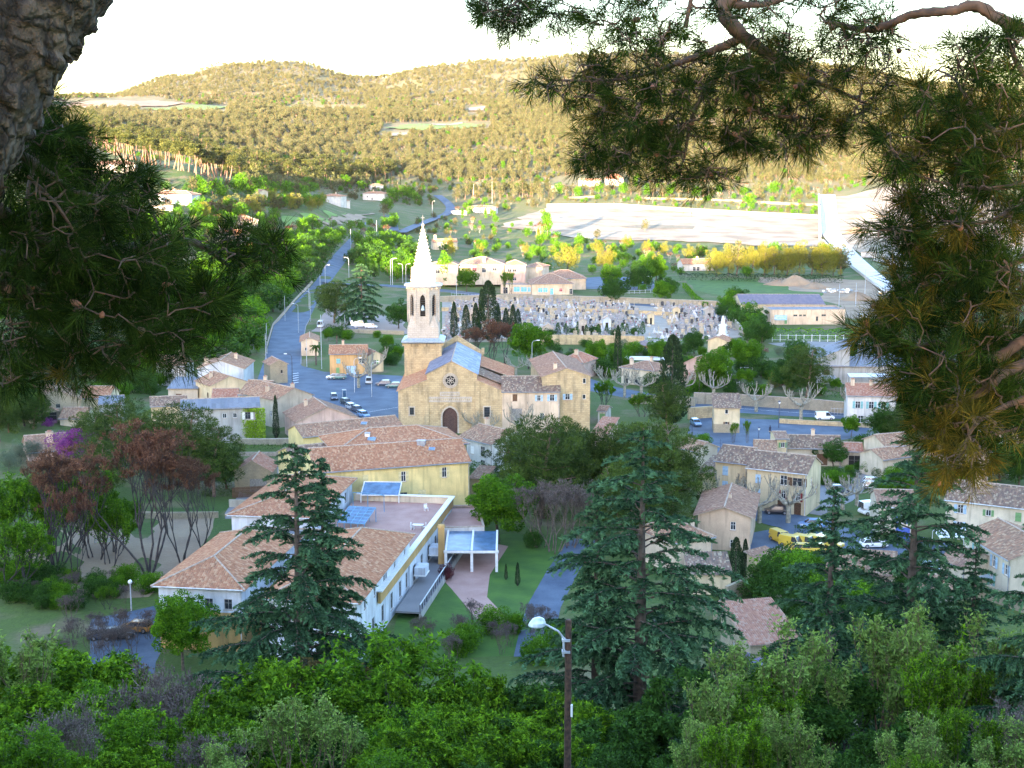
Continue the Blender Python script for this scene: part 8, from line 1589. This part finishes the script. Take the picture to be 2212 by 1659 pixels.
# ------------------------------------------------------------ the pines that frame the view
NEED = leafmat('near_pine_needles', (.004, .014, .003), (.034, .075, .012), .1, 0, .9, 2.1, .03); NEEDLIT = leafmat('near_sunlit_needles', (.025, .034, .005), (.15, .11, .02), .2, 0, .9, 1.6, .03)  # second, warm needle colour has sunlight on the shoots painted in
TWIG = plain('twig_bark', (.095, .06, .042), .9, 0, .4, 20); CONE = plain('pine_cone', (.20, .085, .05), .8, 0, .4, 30)
def bark_mat():
    m, nt, bs = mk('pine_bark_plates'); v = coord(nt, 'Object', (1, 1, .55)); vo = nd(nt, 'ShaderNodeTexVoronoi', Scale=16.); vo.feature = 'DISTANCE_TO_EDGE'; w = nd(nt, 'ShaderNodeTexNoise', Scale=5., Detail=4); nt.links.new(v, w.inputs['Vector'])
    vm = nd(nt, 'ShaderNodeMix', _data_type='VECTOR'); vm.inputs[0].default_value = .25; nt.links.new(v, vm.inputs[4]); nt.links.new(w.outputs[1], vm.inputs[5]); nt.links.new(vm.outputs[1], vo.inputs['Vector'])
    r = nd(nt, 'ShaderNodeMapRange'); r.inputs[1].default_value = 0; r.inputs[2].default_value = .16; nt.links.new(vo.outputs[0], r.inputs[0])
    a = mix(nt, r.outputs[0], (.016, .012, .009), mix(nt, noisef(nt, v, 7, 5), (.060, .045, .034), (.125, .095, .07)))
    nt.links.new(a, bs.inputs['Base Color']); bs.inputs['Roughness'].default_value = .95; ad = nd(nt, 'ShaderNodeMath', _operation='ADD'); nt.links.new(r.outputs[0], ad.inputs[0]); nt.links.new(noisef(nt, v, 40, 4), ad.inputs[1]); bump(nt, bs, ad.outputs[0], .9, .02); return m
PB = bark_mat()
def spl(pts, k=8):
    pts = [np.array(p, float) for p in pts]; q = []
    for i in range(len(pts) - 1):
        a, b, c, d = pts[max(0, i - 1)], pts[i], pts[i + 1], pts[min(len(pts) - 1, i + 2)]
        for j in range(k): t = j / k; q.append(.5 * (2 * b + (c - a) * t + (2 * a - 5 * b + 4 * c - d) * t * t + (3 * b - a - 3 * c + d) * t ** 3))
    return q + [pts[-1]]
def pix(l): return [np.array([*PD(u, v, y), r]) for u, v, y, r in l]
def limb_mesh(parent, pts, n=10, rough=.12, seed=0, mat=None):
    P4 = spl(pts); V = []; g = np.random.default_rng(seed)
    for i, p in enumerate(P4):
        t = P4[min(i + 1, len(P4) - 1)][:3] - P4[max(i - 1, 0)][:3]; t = t / np.linalg.norm(t); a = np.cross(t, (0, 0, 1.)); a /= np.linalg.norm(a); b = np.cross(t, a)
        for k in range(n): an = k * 6.283 / n; rr_ = p[3] * (1 + rough * g.normal()); V.append(p[:3] + (a * math.cos(an) + b * math.sin(an)) * rr_)
    Fs = [(i * n + k, i * n + (k + 1) % n, (i + 1) * n + (k + 1) % n, (i + 1) * n + k) for i in range(len(P4) - 1) for k in range(n)]
    put('branch', npmesh('branch', V, Fs, [mat or TWIG], smooth=True), parent); return P4
def bough(parent, limbs, areas, seed, nlen=.10, mats=(NEED, NEEDLIT), warm=None, droop=.35):
    """limbs: lists of (u, v, y, radius); areas: (polygon, shoots, y range, share in the painted sunlit colour); grows twigs from the limbs to shoots scattered through the areas"""
    g = np.random.default_rng(seed); nodes = []; nr = []
    for L in limbs:
        for p in limb_mesh(parent, pix(L), seed=seed + len(nodes)): nodes.append(p[:3]); nr.append(p[3])
    A = []
    for poly, n, (ya, yb), w in areas:
        us = [p[0] for p in poly]; vs = [p[1] for p in poly]; c = 0
        n = int(n * 1.1)
        while c < n:
            u, v = g.uniform(min(us), max(us)), g.uniform(min(vs), max(vs))
            if inside(poly, u, v) and math.sin(u * .021 + v * .011 + seed) * math.sin(v * .027 - u * .009) > g.uniform(-1.1, .15) - .35:
                yc = g.uniform(ya, yb)
                for _ in range(int(g.integers(2, 6))): A.append((*PD(u + g.normal() * 15, v + g.normal() * 12, yc + g.normal() * .06), w)); c += 1
    A = np.array(A); N = np.array(nodes); NR = list(nr); d0 = np.array([np.min(np.sum((N - a[:3]) ** 2, 1)) for a in A]); segs = []; tips = []
    for i in np.argsort(d0):
        a = A[i, :3]; dd = np.sum((N - a) ** 2, 1); j = int(np.argmin(dd)); s = N[j]; L = math.sqrt(dd[j]); r0 = min(NR[j] * .6, .004 + .006 * L); k = max(2, int(L / .12)); p = s; new = []
        bend = g.normal(size=3) * .10 * L + np.array([0, 0, droop * L * .35])
        for q in range(1, k + 1):
            t = q / k; x = s + (a - s) * t + bend * 4 * t * (1 - t) * .5 + g.normal(size=3) * .008; segs.append((p, x, r0 * (1 - .6 * (q - 1) / k) + .0015, r0 * (1 - .6 * q / k) + .0015)); new.append(x); NR.append(max(.003, r0 * (1 - .6 * t))); p = x
        N = np.vstack([N, np.array(new)]); d = a - (new[-2] if len(new) > 1 else s); tips.append((a, d / max(np.linalg.norm(d), 1e-6), A[i, 3]))
    v, f = tubes_np(segs, 4); o = put('twigs', npmesh('twigs', v, f, [TWIG]), parent); o['kind'] = 'stuff'
    C = []; D = []; S = []; TT = []; MI = []
    for a, d, w in tips:
        if g.uniform() < .05: continue
        nn = int(g.integers(36, 60)); L = g.uniform(.03, .075); d = unit(d + np.array([0, 0, .1])); t = g.uniform(-.3, 1, nn)[:, None]; base = a + d * L * t
        nd_ = unit(d * g.uniform(.5, 1.3, (nn, 1)) + unit(g.normal(size=(nn, 3))) * .8 + np.array([0, 0, -.05])); ln = nlen * g.uniform(.7, 1.15, nn)
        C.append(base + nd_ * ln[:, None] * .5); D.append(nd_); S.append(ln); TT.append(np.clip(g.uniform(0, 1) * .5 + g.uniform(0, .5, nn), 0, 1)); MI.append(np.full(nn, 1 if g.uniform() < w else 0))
    C = np.concatenate(C); D = np.concatenate(D); S = np.concatenate(S); v, f = cards(C, D, S, .030, g)
    o = put('needles', npmesh('needles', v, f, list(mats), np.repeat(np.concatenate(TT), 4), np.concatenate(MI)), parent); o['kind'] = 'stuff'
    # cones
    cm = MB(); cm.rings([[Vector((math.cos(i * .785) * q * (1.15 if j % 2 else .95), math.sin(i * .785) * q * (1.15 if j % 2 else .95), z)) for i in range(8)] for j, (z, q) in enumerate(((-.03, .006), (-.02, .015), (-.008, .019), (.006, .017), (.02, .011), (.032, .003)))]); cm = cm.mesh('pine_cone', CONE)
    for i in g.choice(len(tips), min(45, len(tips) // 12), replace=False): put('pine_cone', cm, parent, tips[i][0] - tips[i][1] * .05, (g.uniform(0, 3), g.uniform(0, 3), 0), g.uniform(.45, .75))
    return N
# left pine: leaning trunk and the boughs that hang from it
tl_ = [(-1700, 2300, 4.6, .36), (-560, 800, 4.55, .29), (-190, 330, 4.5, .26), (-25, 70, 4.5, .245), (110, -130, 4.5, .23), (330, -520, 4.6, .20), (520, -1100, 4.7, .17)]
g = np.random.default_rng(3); Pt = spl(pix(tl_), 44); n = 150; V = []
for i, p in enumerate(Pt):
    t = Pt[min(i + 1, len(Pt) - 1)][:3] - Pt[max(i - 1, 0)][:3]; t = t / np.linalg.norm(t); a = np.cross(t, (0, 1., 0)); a /= np.linalg.norm(a); b = np.cross(t, a)
    for k in range(n):
        an = k * 2 * math.pi / n; q = Vector(p[:3] + (a * math.cos(an) + b * math.sin(an)) * p[3])
        c = Vector((k / n * 9 * 2, i * .11, 3)); vd = mnoise.voronoi(c)[0]; e = min(1, (vd[1] - vd[0]) * 3.2); h = .020 * (e - .6) + .014 * mnoise.fractal(q * 9, 1, 2, 4) + (.012 if e > .8 and mnoise.noise(c * .8) > .25 else 0)
        V.append(np.array(q) + (a * math.cos(an) + b * math.sin(an)) * h)
Fs = [(i * n + k, i * n + (k + 1) % n, (i + 1) * n + (k + 1) % n, (i + 1) * n + k) for i in range(len(Pt) - 1) for k in range(n)]
base = Pt[0][:3]; fp = tag(put('pine_tree', None, None, (0, 0, 0)), 'big pine at the left with leaning plated trunk and dark hanging boughs', 'pine')
put('trunk', npmesh('trunk', V, Fs, [PB]), fp)
bough(fp, [[(-200, 330, 4.6, .05), (-60, 420, 4.9, .04), (60, 500, 5.3, .03), (170, 560, 5.6, .02)], [(-150, 300, 4.6, .04), (10, 320, 5.0, .022), (100, 372, 5.2, .015), (155, 410, 5.2, .010), (215, 425, 5.3, .006)],
           [(-120, 560, 5.2, .045), (90, 560, 5.4, .032), (230, 545, 5.7, .024), (385, 522, 6.0, .018), (445, 535, 6.1, .012), (500, 575, 6.2, .008), (560, 560, 6.2, .006)], [(-120, 600, 5, .04), (100, 640, 5.6, .03), (260, 660, 5.8, .02), (380, 680, 6, .010)], [(0, 420, 5, .02), (-20, 250, 4.8, .015), (60, 230, 5, .008)],
           [(80, 345, 5.2, .008), (60, 420, 5.1, .007), (75, 520, 5.1, .004)], [(60, 380, 5.0, .006), (120, 440, 5.0, .006), (160, 500, 5.0, .004)]],
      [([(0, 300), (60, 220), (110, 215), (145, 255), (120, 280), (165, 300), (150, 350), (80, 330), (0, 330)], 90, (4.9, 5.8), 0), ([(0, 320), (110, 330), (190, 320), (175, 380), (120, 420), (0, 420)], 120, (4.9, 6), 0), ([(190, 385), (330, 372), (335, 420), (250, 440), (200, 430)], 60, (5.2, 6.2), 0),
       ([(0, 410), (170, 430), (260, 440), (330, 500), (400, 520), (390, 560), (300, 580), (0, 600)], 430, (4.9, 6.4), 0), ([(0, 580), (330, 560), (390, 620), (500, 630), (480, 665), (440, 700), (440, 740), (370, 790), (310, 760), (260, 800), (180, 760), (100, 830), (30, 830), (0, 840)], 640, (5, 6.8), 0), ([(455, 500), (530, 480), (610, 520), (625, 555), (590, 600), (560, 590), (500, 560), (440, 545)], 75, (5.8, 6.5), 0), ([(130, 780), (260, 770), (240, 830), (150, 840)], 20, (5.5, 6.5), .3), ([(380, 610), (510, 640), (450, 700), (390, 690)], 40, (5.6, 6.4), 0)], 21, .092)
# pine whose boughs hang in from the top and the right
rp = tag(put('pine_tree', None, None, (0, 0, 0)), 'big pine whose boughs hang in from the top and right, partly lit warm', 'pine')
X0 = PD(2560, 900, 5.6); limb_mesh(rp, [np.array([X0.x, X0.y, z, r]) for z, r in ((57.6, .30), (59, .25), (60.5, .23), (62, .21), (64, .18))], 24, .05, 5, PB)
bough(rp, [[(2560, -260, 5.6, .07), (2100, -220, 5.8, .055), (1700, -80, 6.0, .04), (1562, 10, 6.0, .032), (1606, 77, 6.0, .028), (1659, 117, 6.1, .02), (1720, 150, 6.2, .014)], [(1606, 80, 6, .02), (1539, 110, 6.1, .016), (1472, 134, 6.2, .012), (1400, 160, 6.3, .008), (1300, 175, 6.4, .006), (1190, 172, 6.4, .004)], [(1562, 10, 6, .015), (1659, 7, 6, .012), (1760, -30, 6, .01)],
           [(1480, -160, 6.2, .02), (1500, -60, 6.2, .014), (1480, 60, 6.2, .008)], [(1300, -200, 6.6, .02), (1200, -80, 6.6, .014), (1120, 0, 6.6, .008)], [(2560, 260, 5.6, .05), (2330, 120, 5.6, .035), (2175, 50, 5.7, .026), (2108, 13, 5.7, .024), (2057, 23, 5.7, .02), (1974, 30, 5.8, .018), (1917, 54, 5.9, .016), (1867, 64, 6.0, .014), (1783, 47, 6.1, .008)],
           [(1606, 120, 6.1, .012), (1600, 200, 6.2, .01), (1660, 245, 6.2, .008), (1740, 255, 6.3, .006)], [(1560, 150, 6.1, .012), (1500, 240, 6.2, .009), (1480, 330, 6.2, .006)], [(1700, 150, 6.2, .010), (1820, 200, 6.3, .008), (1880, 230, 6.2, .006)]],
      [([(975, 0), (1240, 0), (1225, 45), (1185, 55), (1150, 50), (1100, 75), (1045, 60), (1020, 15)], 150, (6.2, 7.2), 0), ([(1245, -10), (1420, -10), (1380, 60), (1300, 90), (1265, 60)], 60, (6, 7), 0), ([(1265, 90), (1420, 60), (1560, 90), (1640, 160), (1560, 230), (1500, 330), (1330, 300), (1260, 230), (1140, 190), (1150, 165), (1240, 180)], 420, (5.7, 7), .05),
       ([(1240, 300), (1330, 290), (1560, 330), (1560, 390), (1440, 400), (1380, 370), (1300, 390), (1230, 340)], 150, (5.8, 6.9), .05), ([(1420, -20), (1760, -20), (1940, 20), (1960, 90), (1900, 120), (1760, 60), (1640, 60), (1540, 40)], 200, (5.8, 6.8), .1), ([(1560, 110), (1700, 90), (1960, 90), (1975, 130), (1930, 180), (1900, 240), (1830, 290), (1760, 320), (1690, 360), (1600, 340), (1540, 330), (1600, 220)], 430, (5.7, 6.9), .15)], 33, .080)
lpn = [[(2560, 640, 5.5, 0.0360), (2300, 690, 5.4, 0.0270), (2212, 737, 5.4, 0.0240), (2132, 776, 5.4, 0.0204), (2033, 741, 5.5, 0.0132), (1967, 750, 5.6, 0.0072), (1880, 730, 5.7, 0.0036)], [(2560, 700, 5.5, 0.0300), (2212, 787, 5.3, 0.0216), (2121, 847, 5.3, 0.0144), (2011, 893, 5.4, 0.0072)], [(2560, 300, 5.6, 0.0300), (2300, 330, 5.5, 0.0180), (2160, 290, 5.5, 0.0120), (2110, 240, 5.5, 0.0084), (2060, 170, 5.6, 0.0048), (2020, 150, 5.7, 0.0030)],
       [(2300, 330, 5.5, 0.0150), (2190, 400, 5.3, 0.0096), (2060, 400, 5.4, 0.0060), (1960, 370, 5.5, 0.0036)], [(2212, 430, 5.3, 0.0108), (2130, 480, 5.3, 0.0060), (2020, 480, 5.4, 0.0036), (1930, 520, 5.5, 0.0024)], [(2212, 860, 5.2, 0.0120), (2120, 905, 5.1, 0.0084), (2085, 960, 5.1, 0.0048), (2078, 1020, 5.1, 0.0024)], [(2330, 905, 5.2, 0.0072), (2212, 922, 5.2, 0.0060), (2130, 945, 5.2, 0.0036)], [(2300, 200, 5.6, 0.0180), (2212, 160, 5.6, 0.0120), (2170, 60, 5.7, 0.0072)], [(2230, 550, 5.3, 0.0120), (2120, 600, 5.4, 0.0072), (1990, 620, 5.5, 0.0036)]]
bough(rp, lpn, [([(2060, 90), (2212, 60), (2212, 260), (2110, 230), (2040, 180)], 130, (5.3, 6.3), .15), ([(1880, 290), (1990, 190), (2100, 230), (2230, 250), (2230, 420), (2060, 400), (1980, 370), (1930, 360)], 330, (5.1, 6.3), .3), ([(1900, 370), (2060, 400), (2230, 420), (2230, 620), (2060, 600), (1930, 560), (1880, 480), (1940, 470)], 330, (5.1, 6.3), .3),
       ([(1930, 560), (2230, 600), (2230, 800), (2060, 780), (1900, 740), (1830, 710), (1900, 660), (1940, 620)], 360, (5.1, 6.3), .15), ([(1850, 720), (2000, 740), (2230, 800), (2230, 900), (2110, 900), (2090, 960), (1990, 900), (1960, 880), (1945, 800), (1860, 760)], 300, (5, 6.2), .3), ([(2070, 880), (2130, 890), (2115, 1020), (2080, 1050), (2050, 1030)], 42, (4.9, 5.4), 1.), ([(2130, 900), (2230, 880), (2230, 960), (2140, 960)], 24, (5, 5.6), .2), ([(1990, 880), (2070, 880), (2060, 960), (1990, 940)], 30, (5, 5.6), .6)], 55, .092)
